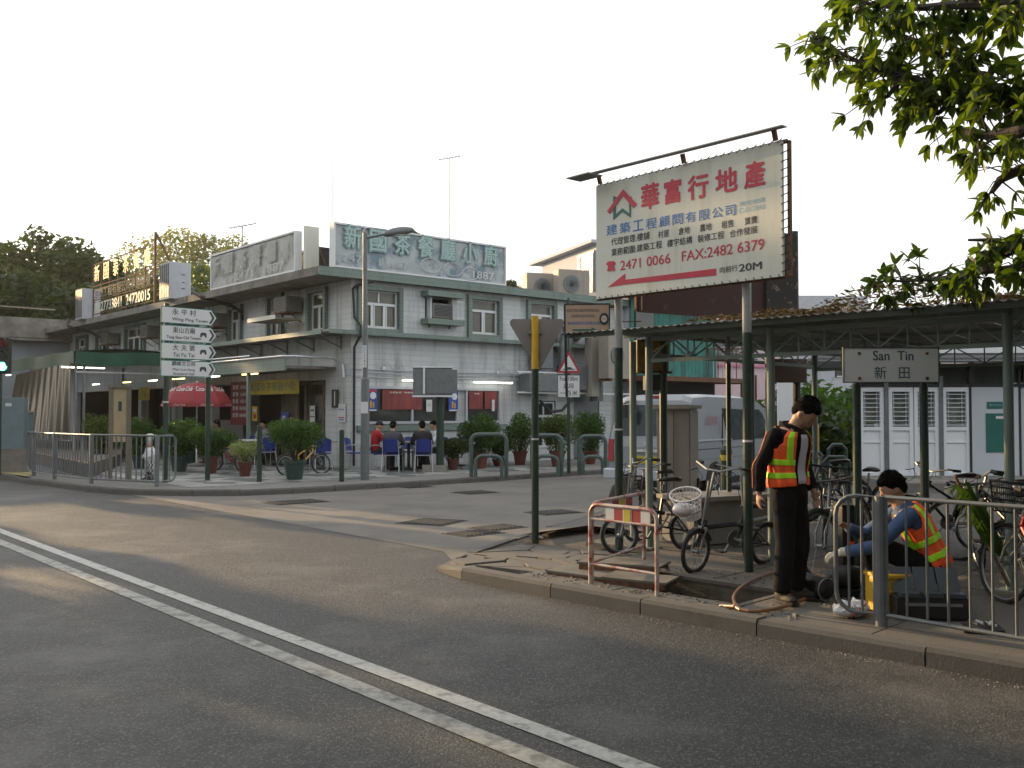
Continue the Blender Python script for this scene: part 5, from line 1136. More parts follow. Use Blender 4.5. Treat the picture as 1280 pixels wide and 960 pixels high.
e0=G(34,592); e1=P[3]+(G(219,606)-P[3])
def v2(p): return Vector((p.x,p.y,0))
for p in P: MB().cyl((p.x,p.y,PV-.03),(p.x,p.y,1.17),.045,n=10).obj('post','steelpaint',t)
panel(v2(e0),v2(P[0]),PV+.10,1.16,t,3,'steelpaint',.014,.024,round_l=True); panel(v2(P[0]),v2(P[1]),PV+.1,1.16,t,10,'steelpaint',.014,.024); panel(v2(P[1]),v2(P[2]),PV+.1,1.16,t,14,'steelpaint',.014,.024); panel(v2(P[2]),v2(P[3]),PV+.1,1.16,t,13,'steelpaint',.014,.024); panel(v2(P[3]),v2(e1),PV+.1,1.16,t,3,'steelpaint',.014,.024,round_r=True)
t=T('guard_railing','grey steel guard railing in front of the squatting worker','railing',(0,0,0))
p=G(1102,782); q=p+Vector((.74,-.67,0)).normalized()*1.0
dirr=(G(1285,815)-p); dirr.z=0; dirr.normalize()
MB().cyl((p.x,p.y,PV-.03),(p.x,p.y,1.045),.042,n=12).obj('post','steelpaint',t)
lft=Vector((W(1045,700,7.15).x,7.15,0)); panel(lft,v2(p)-dirr*.045,.20,1.04,t,3,'steelpaint',.0095,.017,round_l=True)
pp=v2(p)
for k in range(2):
    a_=pp+dirr*.045; b_=pp+dirr*1.82; panel(a_,b_,.20,1.04,t,12,'steelpaint',.0095,.017); pp=pp+dirr*1.87
    MB().cyl((pp.x,pp.y,PV-.03),(pp.x,pp.y,1.045),.042,n=12).obj('post','steelpaint',t)
# red and white hinged works barrier
t=T('works_barrier','red framed folding works barrier with a red and white board beside the open trench','barrier',K(0,0,0),TK)
A_,B_,C_=Vector((-1.43,.30,0)),Vector((-.67,.25,0)),Vector((-1.80,1.60,0))
mat('barred',(.27,.045,.04),.5,var=.3,scale=14,dirt=(.40,.35,.32),dscale=9,dlo=.40,dhi=.54)
def bfr(P,Q,nm,th):
    d=(Q-P).normalized(); L=(Q-P).length; at=lambda x,z:(P.x+d.x*x,P.y+d.y*x,z); R_=.09
    pts=[at(0,PV)]+[at(R_-R_*math.cos(k*math.pi/8),.83-R_+R_*math.sin(k*math.pi/8)) for k in range(0,5)]+[at(L-R_+R_*math.sin(k*math.pi/8),.83-R_+R_*math.cos(k*math.pi/8)) for k in range(0,5)]+[at(L,PV)]
    MB().tube(pts,.018,8).obj(nm,'barred',t); MB().cyl(at(.01,.70),at(L-.01,.70),.013,n=8).obj('rail','barred',t); MB().cyl(at(.01,.30),at(L-.01,.30),.013,n=8).obj('rail','barred',t)
    n=5; w=(L*.66)/n; ang=math.atan2(d.y,d.x)
    for i in range(n):
        c=Vector(at(L*.17+w*(i+.5)+.06,.755)); o=MB().box((0,0,0),(w-.001,.012,.135)).obj('board','signwhite' if i%2==0 else 'red',t,loc=c,rz=ang)
        if i==2: MB().box((0,-.008,0),(w*.75,.004,.11)).obj('emblem','signyellow',o)
bfr(A_,B_,'front_frame',0); bfr(A_+Vector((-.03,.06,0)),C_,'side_frame',0)
# trench covers
mat('covertop',(.13,.12,.10),.8,var=.25,scale=5,bump=.4)
for i,(px,py,L,wd_,rz,z,tilt,lb) in enumerate([(752,716,.98,.46,.02,PV+.035,.02,'long thin dark trench cover lying nearest the road'),(780,703,.80,.44,.55,PV+.10,-.03,'upper trench cover laid across the others'),(800,722,.62,.30,.28,PV+.06,.05,'short trench cover sticking out towards the opening')]):
    p=G(px,py,z); t=T('trench_cover',lb,'trench cover',p,TK+rz*.6+.06,'lifted trench covers',rot=(tilt,0,TK+rz*.6+.06))
    MB().box((0,0,0),(L,wd_,.022)).obj('plate','covertop',t,bevel=.003)
    m=MB(); m.box((0,-wd_/2+.01,-.035),(L-.04,.012,.05)); m.box((0,wd_/2-.01,-.035),(L-.04,.012,.05)); m.obj('rib','rust',t)
MB().prism([(.10*math.cos(k*math.pi/8),.07*math.sin(k*math.pi/8)) for k in range(16)],0,.02).obj('cover_ring','rust',None,loc=G(735,706,PV+.01),label='small dark ring lying behind the near trench cover',cat='ring')
m=MB()
for (u_,v_) in ((-1.2,.9),(-.6,.6)): m.cyl((u_-.8,v_,-.35),(u_+.7,v_+.05,-.33),.045,n=8)
m.obj('trench_pipe','rust',None,loc=K(0,0,0),rz=TK,label='two rusty service pipes lying down inside the open trench',cat='pipe')
# hose loop
hp=[(880,757),(905,757),(925,762),(950,764),(985,757),(1015,745),(1030,739)]; hq=[(925,762),(917,750),(922,738),(940,725),(965,716),(990,713),(1015,716),(1045,726)]
m=MB(); P=[G(*q,PV+.02) for q in hq[::-1]]; P2=[G(*q,PV+.02+.06*(i>3)*(i-3)) for i,q in enumerate(hp[2:])]
m.tube(smooth_line(P,.06),.014,8); m.tube(smooth_line([G(918,756,PV+.03)]+P2,.06),.014,8); m.tube(smooth_line([G(865,758,-.02),G(890,757,.09),G(918,758,PV+.03)],.06),.012,8)
m.obj('hose','orangehose',None,label='dark orange hose looped over the edge of the open trench',cat='hose')
p=G(1036,752); t=T('blower_duct','round black duct mouth with a pale rim beside the standing worker','duct',(p.x,p.y,PV),-.1)
R1=Matrix.Rotation(R(78),3,'X')@Matrix.Rotation(R(-20),3,'Y')
m=MB(); m.lathe([(.085,0),(.088,.05),(.078,.06),(.084,.12),(.075,.13),(.08,.34)],(-.02,-.02,.10),18,rot=Matrix.Rotation(R(30),3,'Z')@Matrix.Rotation(R(-84),3,'X')); m.obj('hose_body','black',t,smooth=True)
MB().tube([Vector((-.02,-.02,.10))+Matrix.Rotation(R(30),3,'Z')@Vector((.088*math.cos(k*math.pi/10),-.0,.088*math.sin(k*math.pi/10))) for k in range(20)],.006,5,closed=True).obj('rim','steel',t)
m=MB(); m.lathe([(0,-.12),(.09,-.1),(.1,0),(.09,.1),(0,.12)],(.20,.25,.16),14,rot=Matrix.Rotation(1.57,3,'Y')); m.obj('motor','black',t,smooth=True); MB().box((.2,.25,.04),(.3,.2,.06)).obj('base','black',t)

# loose rubble and grit round the trench and along the kerb
rb=MB()
for i in range(420):
    u=random.uniform(-2.3,.6); v=random.choice([random.uniform(.17,.45),random.uniform(1.2,1.7),random.uniform(.2,1.6)])
    if -1.64<u<0 and .40<v<1.24: continue
    s_=random.uniform(.004,.016)*(1.8 if random.random()<.06 else 1); rb.box((u,v,PV+s_*.4),(s_*1.4,s_,s_*.8),rz=random.random()*3)
for i in range(500):
    u=random.uniform(-3.5,4); s_=random.uniform(.003,.009); rb.box((u,-.03-abs(random.gauss(0,.07)),s_*.3),(s_*1.3,s_,s_*.7),rz=random.random()*3)
rb.obj('rubble','concrete',None,loc=K(0,0,0),rz=TK,kind='stuff')
for i in range(26):
    u=random.uniform(-1.55,-.1); v=random.uniform(.5,1.15); a=random.uniform(.05,.13)
    if i<12: MB().ball((0,0,0),(a,a*.8,a*.5),7,rot=Euler((random.random(),random.random(),random.random())).to_matrix()).obj('rubble_lump','pit',isl,loc=(u,v,-.5+a*.3))
random.seed(11)
# ================= BICYCLES
def wheelparts(t,c,r,tw=.02,spokes=14):
    c=Vector(c); P=[c+Vector((r*math.cos(2*math.pi*k/28),0,r*math.sin(2*math.pi*k/28))) for k in range(28)]
    w=MB(); w.cyl(c+Vector((0,-.035,0)),c+Vector((0,.035,0)),.022,n=8); wo=w.obj('wheel','steel',t)
    MB().tube(P,tw,7,closed=True).obj('tyre','rubber',wo)
    P2=[c+(p-c)*((r-tw*1.2)/r) for p in P]; MB().tube(P2,tw*.5,5,closed=True).obj('rim','steel',wo)
    m=MB()
    for k in range(spokes):
        a=2*math.pi*k/spokes; s_=.03*(1 if k%2 else -1); m.bar(c+Vector((.02*math.cos(a+.6),s_,.02*math.sin(a+.6))),c+Vector(((r-tw)*math.cos(a),0,(r-tw)*math.sin(a))),.0028,.0028)
    m.obj('spokes','steel',wo)
def bike(label,p,q,fm='fblack',r=None,lean=.12,kind='city',basket=None,steer=0,saddle_h=None,mud=True,rack=False,bag=None,group='bicycles parked by the walkway',tyre=None):
    """p: ground point under the rear wheel, q: under the front wheel"""
    p=Vector(p);q=Vector(q); d=q-p; wb=max(.6,d.length); rz=math.atan2(d.y,d.x)
    if r is None: r={'city':.31,'mtb':.32,'fold':.20,'kid':.24}[kind]
    tw={'mtb':.027,'fold':.02,'city':.018,'kid':.022}[kind] if tyre is None else tyre
    t=T('bicycle',label,'bicycle',(p.x,p.y,p.z),0,group,rot=Euler((lean,0,rz)).to_matrix().to_euler())
    wheelparts(t,(0,0,r),r,tw)
    k=r/.31 if kind!='fold' else 1
    hz=.95 if kind=='fold' else r+.58; sh=saddle_h or (.82 if kind=='fold' else r+.55)
    bb_=Vector((wb*.42,0,r+.0 if kind!='fold' else .27)); hd_t=Vector((wb-.26 if kind!='fold' else wb-.14,0,hz-.10)); hd_b=Vector((wb-.20 if kind!='fold' else wb-.08,0,hz-.26 if kind!='fold' else .42)); st=Vector((wb*.42-.16,0,sh-.06)); ax=Vector((0,0,r))
    m=MB(); 
    if kind=='fold':
        m.tube([hd_b,bb_+Vector((.05,0,.16)),bb_+Vector((-.08,0,.14))],.024,8); m.cyl(bb_,bb_+Vector((-.07,0,.3)),.018); m.cyl(hd_b+Vector((-.0,0,-.03)),hd_b+Vector((-.02,0,.08)),.022)
    else:
        m.cyl(hd_b,bb_,.019); m.cyl(bb_,st-Vector((-.03,0,.12)),.017); m.cyl(hd_t-Vector((-.01,0,.04)),st-Vector((-.045,0,.17 if kind=='mtb' else .28)),.017); m.cyl(hd_b,hd_t,.022)
    for y in (-.05,.05): m.cyl(ax+Vector((0,y,0)),bb_+Vector((0,y*.6,0)),.010,n=6); m.cyl(ax+Vector((0,y,0)),(bb_+st)/2+Vector((0,y*.3,.06)),.009,n=6)
    m.obj('frame',fm,t)
    MB().cyl(st-Vector((-.02,0,.2)),st,.013).obj('seat_post','steel',t)
    s=MB(); s.tube([st+Vector((-.13,0,.035)),st+Vector((-.07,0,.045)),st+Vector((.03,0,.04)),st+Vector((.14,0,.035))],[(.03,.075),(.03,.08),(.025,.04),(.015,.018)],12,up=Vector((0,1,0))); s.obj('saddle','leather',t,smooth=True)
    # front assembly turned by the steering angle
    S_=Matrix.Translation((wb,0,0))@Matrix.Rotation(steer,4,'Z')
    fa=bpy.data.objects.new('front_assembly',None); sc.collection.objects.link(fa); kid(fa,t); fa.matrix_local=S_
    L0=lambda v:Vector((v[0]-wb,v[1],v[2]))
    fk=MB()
    for y in (-.05,.05): fk.tube([(0,y,r),(-.03,y,r+.12),L0(hd_b)+Vector((0,y,0))],.011,6)
    fk.cyl(L0(hd_b)+Vector((0,-.055,0)),L0(hd_b)+Vector((0,.055,0)),.014)
    fk.cyl(L0(hd_b),L0((hd_t.x,0,hd_t.z))+Vector((0,0,.02)),.014)
    top=L0(hd_t)+Vector((-.02,0,.10)) if kind!='fold' else Vector((-.22,0,hz+.02))
    fk.cyl(L0(hd_t) if kind!='fold' else L0(hd_b),top,.013); fk.obj('fork',fm if kind=='mtb' else 'steel',t) if False else None
    # everything is built in bike space so that it stays two levels deep
    M3=S_
    def tr(mb): mb.v=[tuple(M3@Vector(v)) for v in mb.v]; return mb
    bpy.data.objects.remove(fa); KIDS[t.name]=[c for c in KIDS[t.name] if c!=fa] if False else [c for c in KIDS[t.name][:-1]]
    tr(fk).obj('fork','steel',t)
    C=Vector((0,0,r)); P=[C+Vector((r*math.cos(2*math.pi*k_/28),0,r*math.sin(2*math.pi*k_/28))) for k_ in range(28)]
    wo=tr(MB().cyl(C+Vector((0,-.035,0)),C+Vector((0,.035,0)),.022,n=8)).obj('wheel','steel',t); tr(MB().tube(P,tw,7,closed=True)).obj('tyre','rubber',wo)
    tr(MB().tube([C+(p_-C)*((r-tw*1.2)/r) for p_ in P],tw*.5,5,closed=True)).obj('rim','steel',wo); m=MB()
    for k_ in range(14):
        a=2*math.pi*k_/14; s2=.03*(1 if k_%2 else -1); m.bar(C+Vector((.02*math.cos(a+.6),s2,.02*math.sin(a+.6))),C+Vector(((r-tw)*math.cos(a),0,(r-tw)*math.sin(a))),.0028,.0028)
    tr(m).obj('spokes','steel',wo)
    hb=MB()
    if kind=='mtb': hb.tube([top+Vector((.05,-.30,.0)),top+Vector((.06,-.12,-.01)),top+Vector((.06,.12,-.01)),top+Vector((.05,.30,.0))],.012,7); hb.cyl(top,top+Vector((.06,0,0)),.014)
    else: hb.tube([top+Vector((-.16,-.27,.03)),top+Vector((-.03,-.24,.05)),top+Vector((.02,-.08,0)),top+Vector((.02,.08,0)),top+Vector((-.03,.24,.05)),top+Vector((-.16,.27,.03))],.011,7)
    tr(hb).obj('handlebar','steel' if kind!='mtb' else 'fblack',t)
    for sgn in (-1,1):
        g=MB(); 
        if kind=='mtb': g.cyl(top+Vector((.05,sgn*.22,0)),top+Vector((.05,sgn*.31,0)),.017)
        else: g.cyl(top+Vector((-.08,sgn*.262,.038)),top+Vector((-.17,sgn*.272,.03)),.016)
        tr(g).obj('grip','rubber',t); b=MB(); b.tube([top+Vector((.06,sgn*.16,.0)),top+Vector((.10,sgn*.2,-.02)),top+Vector((.08,sgn*.27,-.03))],.005,5); tr(b).obj('brake_lever','fblack',t)
    b=MB(); b.tube([top+Vector((.08,-.15,0)),top+Vector((.12,-.05,-.06)),Vector((.06,0,r*2+.12)),Vector((.02,.03,r*2+.02))],.004,4); b.tube([top+Vector((.08,.15,0)),top+Vector((.1,.1,-.12)),top+Vector((-.05,.03,-.24))],.004,4); tr(b).obj('brake_cable','black',t)
    c=MB(); R90=Matrix.Rotation(math.pi/2,3,'X'); c.lathe([(.03,-.003),(.085,-.003),(.085,.003),(.03,.003)],bb_+Vector((0,-.05,0)),16,rot=R90); c.bar(bb_+Vector((0,-.07,0)),bb_+Vector((.10,-.07,-.13)),.018,.012); c.bar(bb_+Vector((0,.07,0)),bb_+Vector((-.10,.07,.13)),.018,.012); c.cyl(bb_+Vector((0,-.07,0)),bb_+Vector((0,.07,0)),.02); c.obj('crank','steelpaint',t)
    pd=MB(); pd.box(bb_+Vector((.10,-.12,-.13)),(.08,.09,.02)); pd.obj('pedal','black',t); MB().box(bb_+Vector((-.10,.12,.13)),(.08,.09,.02)).obj('pedal','black',t)
    ch=MB(); ch.tube([bb_+Vector((0,-.05,.085)),ax+Vector((0,-.05,.035)),ax+Vector((-.035,-.05,0)),ax+Vector((0,-.05,-.035)),bb_+Vector((0,-.05,-.085))],.005,4); ch.obj('chain','black',t)
    if mud:
        R_=r+.03
        for cx,a0,a1 in ((0,.2,2.7),):
            A=[a0+(a1-a0)*i/12 for i in range(13)]; m=MB(); vs=[]
            for a in A:
                for y in (-.025,.025): vs.append((cx+R_*math.cos(a),y,r+R_*math.sin(a)))
            m.add(vs,[(2*i,2*i+1,2*i+3,2*i+2) for i in range(12)]); m.obj('mudguard','black' if fm!='steel' else 'steel',t)
        A=[.9+(1.9)*i/10 for i in range(11)]; m=MB(); vs=[]
        for a in A:
            for y in (-.025,.025): vs.append((R_*math.cos(a),y,r+R_*math.sin(a)))
        m.add(vs,[(2*i,2*i+1,2*i+3,2*i+2) for i in range(10)]); tr(m).obj('mudguard','black',t)
    if rack:
        m=MB(); z=r*2+.1
        for y in (-.05,.05): m.bar((-.3,y,z),(wb*.28,y,z),.01,.01); m.bar((-.12,y*1.3,z),(0,y*1.3,r),.008,.008)
        for i in range(5): m.bar((-.3+i*.12,-.05,z),(-.3+i*.12,.05,z),.008,.008)
        m.obj('rack','steelpaint',t)
    if basket:
        zc=basket.get('z',r*2+.22); bx=basket.get('x',.06); n=16; m=MB(); bm_=basket.get('m','plasticwhite'); tilt=Matrix.Rotation(basket.get('tilt',0),3,'Y'); O=Vector((bx,0,zc))
        def rg(h,rx,ry): return [O+tilt@Vector((rx*math.cos(2*math.pi*k_/n),ry*math.sin(2*math.pi*k_/n),h)) for k_ in range(n)]
        H_=.24
        for j in range(6): f=j/5; m.tube(rg(f*H_,.085+.045*f,.11+.05*f),.0045 if j<5 else .009,4,closed=True)
        n=26; A=rg(0,.085,.11); Bq=rg(H_,.13,.16)
        for a,b in zip(A,Bq): m.bar(a,b,.004,.004)
        n=16; A=rg(0,.08,.105); m.add(A,[tuple(range(16))]); tr(m).obj('basket',bm_,t)
        if basket.get('load'): g=MB(); g.ball(O+tilt@Vector((.08,-.0,.12)),(.12,.09,.07),12); g.ball(O+tilt@Vector((-.02,.02,.06)),(.07,.07,.06),10); tr(g).obj('bag',basket['load'],t,smooth=True)
    if bag:
        g=MB(); g.ball(Vector(bag['c']),bag['r'],14); o=g.obj('bag',bag['m'],t,smooth=True)
    return t
def GP(x,y): return G(x,y)
bike('small wheeled folding bicycle with a white front basket behind the works barrier',G(955,704),G(868,715),'fblack',kind='fold',lean=-.10,basket=dict(z=.55,x=.12,tilt=.45,load='plasticwhite'),steer=.15,saddle_h=.62)
bike('black folding bicycle with a padded saddle, its front wheel left of the works barrier board',G(858,686),G(775,692),'fblack',kind='fold',lean=.05,steer=-.25,saddle_h=.80)
bike('bicycle with a big black sack hung on its bars beside the left billboard post',G(850,667),G(795,676),'fblack',kind='city',lean=.1,r=.26,bag=dict(c=(1.0,-.05,.52),r=(.17,.16,.2),m='darksack') if 0 else None,basket=dict(z=.52,x=.02,m='black'))
bike('dark bicycle whose wheels show between the standing worker and the right billboard post',G(1000,690),G(935,706),'steelpaint',kind='fold',lean=.1,r=.22,steer=.4)
bike('black mountain bicycle leaning just right of the standing worker',G(1085,700),G(1032,727),'fblack',kind='mtb',lean=.14,steer=-.35,rack=False,mud=False)
bike('dark bicycle with knobbly tyres standing behind the leaning mountain bicycle',G(1098,672),G(1030,684),'fblack',kind='mtb',lean=-.1,steer=.5,mud=False)
bike('black city bicycle right behind the squatting worker\'s head',G(1225,688),G(1130,690),'fblack',kind='city',lean=-.12,steer=.2,rack=True)
bike('dark city bicycle with raised handlebars left of the pale green roof post',G(1290,712),G(1192,700),'fblack',kind='city',lean=.1,steer=.5,rack=True)
bike('black bicycle with a chain guard low behind the railing, right of the orange vest',G(1300,735),G(1225,712),'fblack',kind='city',lean=-.1,r=.28,steer=-.3)
bike('red framed bicycle nearest the right picture edge behind the railing',G(1345,790),G(1252,752),'fred',kind='city',lean=.12,steer=.2,basket=dict(z=.72,x=.05,m='black'))
bike('grey bicycle by the far hoops behind the leaning mountain bicycle',G(1060,654),G(1002,652),'steelpaint',kind='mtb',lean=.1,mud=False,steer=.3)
bike('small red bicycle under the long white table on the restaurant terrace',G(303,589),G(268,588),'fred',kind='kid',lean=.1,group='bicycles at the restaurant')
bike('small yellow bicycle behind the big green flower pot',G(358,594),G(402,592),'fyel',kind='kid',lean=-.1,group='bicycles at the restaurant')
t=T('black_sack','bulging black sack leaning on the left billboard post','sack',G(781,655)); g=MB(); g.ball((0,0,.30),(.22,.2,.3),14); g.ball((.05,0,.55),(.10,.1,.12),10)
for i in range(len(g.v)): v=Vector(g.v[i]); n_=math.sin(v.x*31)+math.sin(v.y*27+2)+math.sin(v.z*23+v.x*9); g.v[i]=tuple(v*(1+.03*n_))
g.obj('sack','rubber',t,smooth=True); MB().lathe([(.07,.6),(.05,.63),(.09,.68)],(.05,0,0),10).obj('neck','rubber',t)
# grass bundle stuck in the right bicycles
t=T('reed_bundle','long green leaves tied to a bicycle behind the railing at right','leaf bundle',G(1252,748),0); m=MB()
for i in range(46):
    a=random.uniform(-.25,.25); L=random.uniform(.35,.7); p=Vector((random.uniform(-.05,.05),random.uniform(-.05,.05),.35)); q=p+Vector((-.45*L+a*.3,a*.4,L*.85)); e=q+Vector((-.08,a*.3,-.10)); w=.010
    m.add([p+Vector((w,0,0)),p-Vector((w,0,0)),q-Vector((w,0,0)),q+Vector((w,0,0)),e],[(0,1,2,3),(3,2,4)])
m.obj('leaves','leaf_bush',t,kind='stuff'); MB().bar((.06,0,.1),(-.36,.02,1.0),.02,.02).obj('stick','wood',t)
# ================= VAN
PH=R(36); va=W(863,500,17.0); vt=T('parked_van','pale silver blue panel van parked with its rear to the road behind the posts','van',(va.x,va.y,0),math.pi/2-PH)
# local: +x forward, the visible right side is at y=0.. and the body goes to +y
Lv,Wv,Hv=4.7,1.69,1.98
prof=[(0,.42),(0,1.02),(.05,1.25),(.20,1.86),(.34,1.95),(.9,1.98),(2.6,1.97),(3.35,1.90),(3.75,1.62),(4.15,1.25),(4.55,1.12),(4.70,.95),(4.70,.45)]
rings=[]; 
ys=[(0,0.0,0),( .03,-.0,0)]
def sec(y,inz,inx):    # profile pulled in for roundness
    out=[]
    for (x,z) in prof:
        zz=z; xx=x
        if z>1.02: zz=z-inz*(z-1.0)
        out.append((xx,y,zz))
    return out
vm=MB(); secs=[]
tumble=.11
for fy in (0,.04,.12,.5,.88,.96,1.0):
    e=abs(fy-.5)*2; rd=max(0,(e-.76)/.24)
    s_=[]
    for (x,z) in prof:
        k=max(0,(z-1.05)/.93); y=fy*Wv; y=y+(tumble*k**1.3)*(1 if fy<.5 else -1)*min(1,e)
        zz=z-(.07*rd*rd if z>1.8 else 0); xx=x+(.05*rd*rd if x<.3 else 0)-(.10*rd*rd if x>4.2 else 0)
        s_.append((xx,y,zz))
    secs.append(s_)
n=len(prof)
for s_ in secs: vm.v+=s_
for i in range(len(secs)-1):
    for j in range(n-1): vm.f.append((i*n+j,i*n+j+1,(i+1)*n+j+1,(i+1)*n+j)); vm.m.append(0)
vm.f.append(tuple(range(n))); vm.m.append(0); vm.f.append(tuple((len(secs)-1)*n+k for k in range(n))[::-1]); vm.m.append(0)
body=vm.obj('body','vanpaint',vt,bevel=.02)
def side_y(z): k=max(0,(z-1.05)/.93); return tumble*k**1.3
def vside(poly,nm,m_,off=.008,par=vt):
    a=[(x,side_y(z)-off,z) for x,z in poly]; b=[(x,side_y(z)+.02,z) for x,z in poly]; k=len(a)
    return MB().add(a+b,[tuple(range(k))[::-1]]+[(i,(i+1)%k,k+(i+1)%k,k+i) for i in range(k)]).obj(nm,m_,par)
vside([(1.62,1.12),(2.62,1.12),(2.62,1.70),(1.52,1.72)],'side_window','vanglass'); vside([(2.72,1.12),(3.85,1.12),(3.45,1.62),(3.30,1.70),(2.72,1.70)],'side_window','vanglass')
for x0,x1,z,h in ((.25,2.35,.98,.012),(.1,4.5,.80,.008)): MB().box(((x0+x1)/2,-.004,z),(x1-x0,.012,h)).obj('trim_line','black' if h>.01 else 'steelpaint',vt)
MB().box((1.0,-.012,1.14),(1.5,.02,.03)).obj('crease','vanwhite',vt); MB().box((2.66,-.003,1.2),(.012,.02,1.1)).obj('door_gap','black',vt); MB().box((1.35,-.003,1.0),(.010,.02,1.25)).obj('door_gap','black',vt)
text('長江冷氣',.46,.17,'red',vt,(.92,side_y(1.48)-.03,1.48))
# rear: window, lights, bumper, plate
def vrear(y0,y1,z0,z1,nm,m_,off=.012):
    xf=lambda z: 0 if z<1.02 else (.05*(z-1.02)/.23 if z<1.25 else .05+.15*(z-1.25)/.61)
    a=[(xf(z)-off,y,z) for y,z in ((y0,z0),(y1,z0),(y1,z1),(y0,z1))]; b=[(x+.03,y,z) for x,y,z in a]
    return MB().add(a+b,[(0,1,2,3),(0,4,5,1),(1,5,6,2),(2,6,7,3),(3,7,4,0)]).obj(nm,m_,vt)
vrear(.14,Wv-.14,1.22,1.78,'rear_window','vanglass'); vrear(.02,.13,.75,1.15,'tail_light','red'); vrear(Wv-.13,Wv-.02,.75,1.15,'tail_light','red')
MB().box((-.06,Wv/2,.52),(.16,Wv+.02,.2)).obj('bumper','vanwhite',vt,bevel=.03); MB().box((-.03,Wv/2,.95),(.03,.55,.05)).obj('handle','chrome',vt); vrear(Wv/2-.26,Wv/2+.26,.72,.85,'number_plate','signyellow',.02)
MB().box((.27,Wv/2,1.93),(.05,.3,.04)).obj('brake_light','red',vt); MB().lathe([(.045,0),(.055,0),(.055,.01),(.045,.01)],(-.014,Wv/2,1.08),18,rot=Matrix.Rotation(-math.pi/2,3,'Y')).obj('badge','chrome',vt)
m=MB(); m.bar((.2,Wv-.5,1.9),(-.12,Wv-.42,1.80),.02,.02); m.box((-.14,Wv-.42,1.66),(.06,.16,.24)); m.obj('rear_mirror','black',vt)
for x in (1.0,3.75):
    for y in (.10,Wv-.10):
        sgn=-1 if y<1 else 1
        w=MB().lathe([(.31,-.1),(.33,-.06),(.33,.06),(.31,.1)],(x,y,.33),20,rot=rx).obj('wheel','rubber',vt); MB().lathe([(0,.0),(.06,.01),(.2,-.02),(.22,.02),(.22,-.1)],(x,y-.095 if sgn<0 else y+.095,.33),16,rot=rx if sgn<0 else Matrix.Rotation(-math.pi/2,3,'X')).obj('rim','alu',w)
        k=MB()
        for q in range(7): a=q*2*math.pi/7; k.bar((x+.05*math.cos(a),y+sgn*.112,.33+.05*math.sin(a)),(x+.2*math.cos(a),y+sgn*.105,.33+.2*math.sin(a)),.035,.012)
        k.obj('spokes','alu',w)
    A=[(x+.40*math.cos(q*math.pi/12),.33+.42*math.sin(q*math.pi/12)) for q in range(13)]; m=MB().prism([(a,b) for a,b in A],0,.012,M=Matrix.Translation((0,.008,0))@MX.to_4x4()); m.obj('wheel_arch','black',vt)
m=MB(); m.box((3.85,-.12,1.22),(.12,.2,.2)); m.obj('wing_mirror','vanpaint',vt,bevel=.02); MB().box((2.35,.85,.38),(4.3,1.5,.2)).obj('underbody','black',vt)
# ================= PLAZA FURNITURE
p=G(841,655); t=T('utility_cabinet','tall beige metal utility cabinet behind the pale green walkway posts','cabinet',p-Vector((0,0,.0)),-.42)
MB().box((0,.25,.80),(.46,.44,1.56)).obj('body','beige',t,bevel=.008); MB().box((0,.25,1.60),(.58,.58,.05)).obj('cap','beige',t); MB().box((.02,-.008,.85),(.008,.012,1.4)).obj('door_gap','black',t); MB().box((.254,.2,.85),(.012,.44,1.4)).obj('side_door','beige',t); MB().box((.275,.34,.55),(.03,.05,.12)).obj('latch','rust',t); MB().box((0,.25,.02),(.56,.56,.06)).obj('plinth','concrete',t)
a=G(868,684); b=G(962,676); d=b-a; t=T('concrete_box','low pale concrete cable box behind the basket bicycle','planter box',a,math.atan2(d.y,d.x)); L=d.length
MB().box((L/2,.3,.26),(L,.6,.50)).obj('body','concrete',t,bevel=.01); MB().box((L/2,.3,.535),(L+.08,.7,.05)).obj('slab','beige',t)
p=G(830,668); t=T('signal_post','yellow backed traffic signal on a dark post, seen from behind','traffic light',p-Vector((0,0,PV)),.1)
MB().cyl((0,0,PV),(0,0,2.7),.05,n=12).obj('post','dgreen',t); zc=W(820,445,12).z
mat('sigyellow',(.20,.13,.03),.6,var=.25,scale=5,dirt=(.06,.045,.02),dscale=5)
MB().box((-.10,.05,zc),(.34,.16,.40)).obj('housing','sigyellow',t,bevel=.03); MB().box((-.30,.10,zc),(.10,.3,.42)).obj('hood','sigyellow',t,bevel=.02); f=MB(); f.box((-.1,-.04,zc+.2),(.40,.03,.03)); f.box((-.1,-.04,zc-.2),(.40,.03,.03)); f.obj('frame','rust',t); MB().box((-.12,.06,zc-.32),(.22,.12,.2)).obj('lower_box','dgreen',t)
# plaza bits behind the standing worker
p=G(983,620); t=T('pale_screen','pale blue white upright panel behind the standing worker','panel',p-Vector((0,0,PV)),.0); MB().box((0,0,1.5),(.30,.06,1.6)).obj('panel','officewhite',t); MB().box((0,0,.4),(.07,.05,.7)).obj('post','dgreen',t)
p=G(993,640); t=T('brown_sign','small brown sign box on a dark post behind the walkway','sign',p-Vector((0,0,PV)),.0); MB().cyl((.05,0,PV),(.05,0,2.35),.06,n=10).obj('post','black',t); MB().box((-.10,-.05,2.28),(.55,.12,.36)).obj('box','brownsign' if 'brownsign' in SPEC else (mat('brownsign',(.07,.045,.035),.7),'brownsign')[1],t)
p=G(908,632); t=T('bollard','short dark bollard with pale tape round its head beside the van wheel','bollard',p-Vector((0,0,PV)),0); MB().lathe([(.09,PV),(.09,.95),(.10,.96),(.10,1.03),(.07,1.1),(0,1.12)],(0,0,0),14).obj('post','dgreen',t); MB().lathe([(.095,.86),(.097,.90),(.095,.95)],(0,0,0),14).obj('tape','signyellow',t); MB().bar((-.09,0,.9),(-.65,.2,.55),.03,.006).obj('loose_tape','signyellow',t)
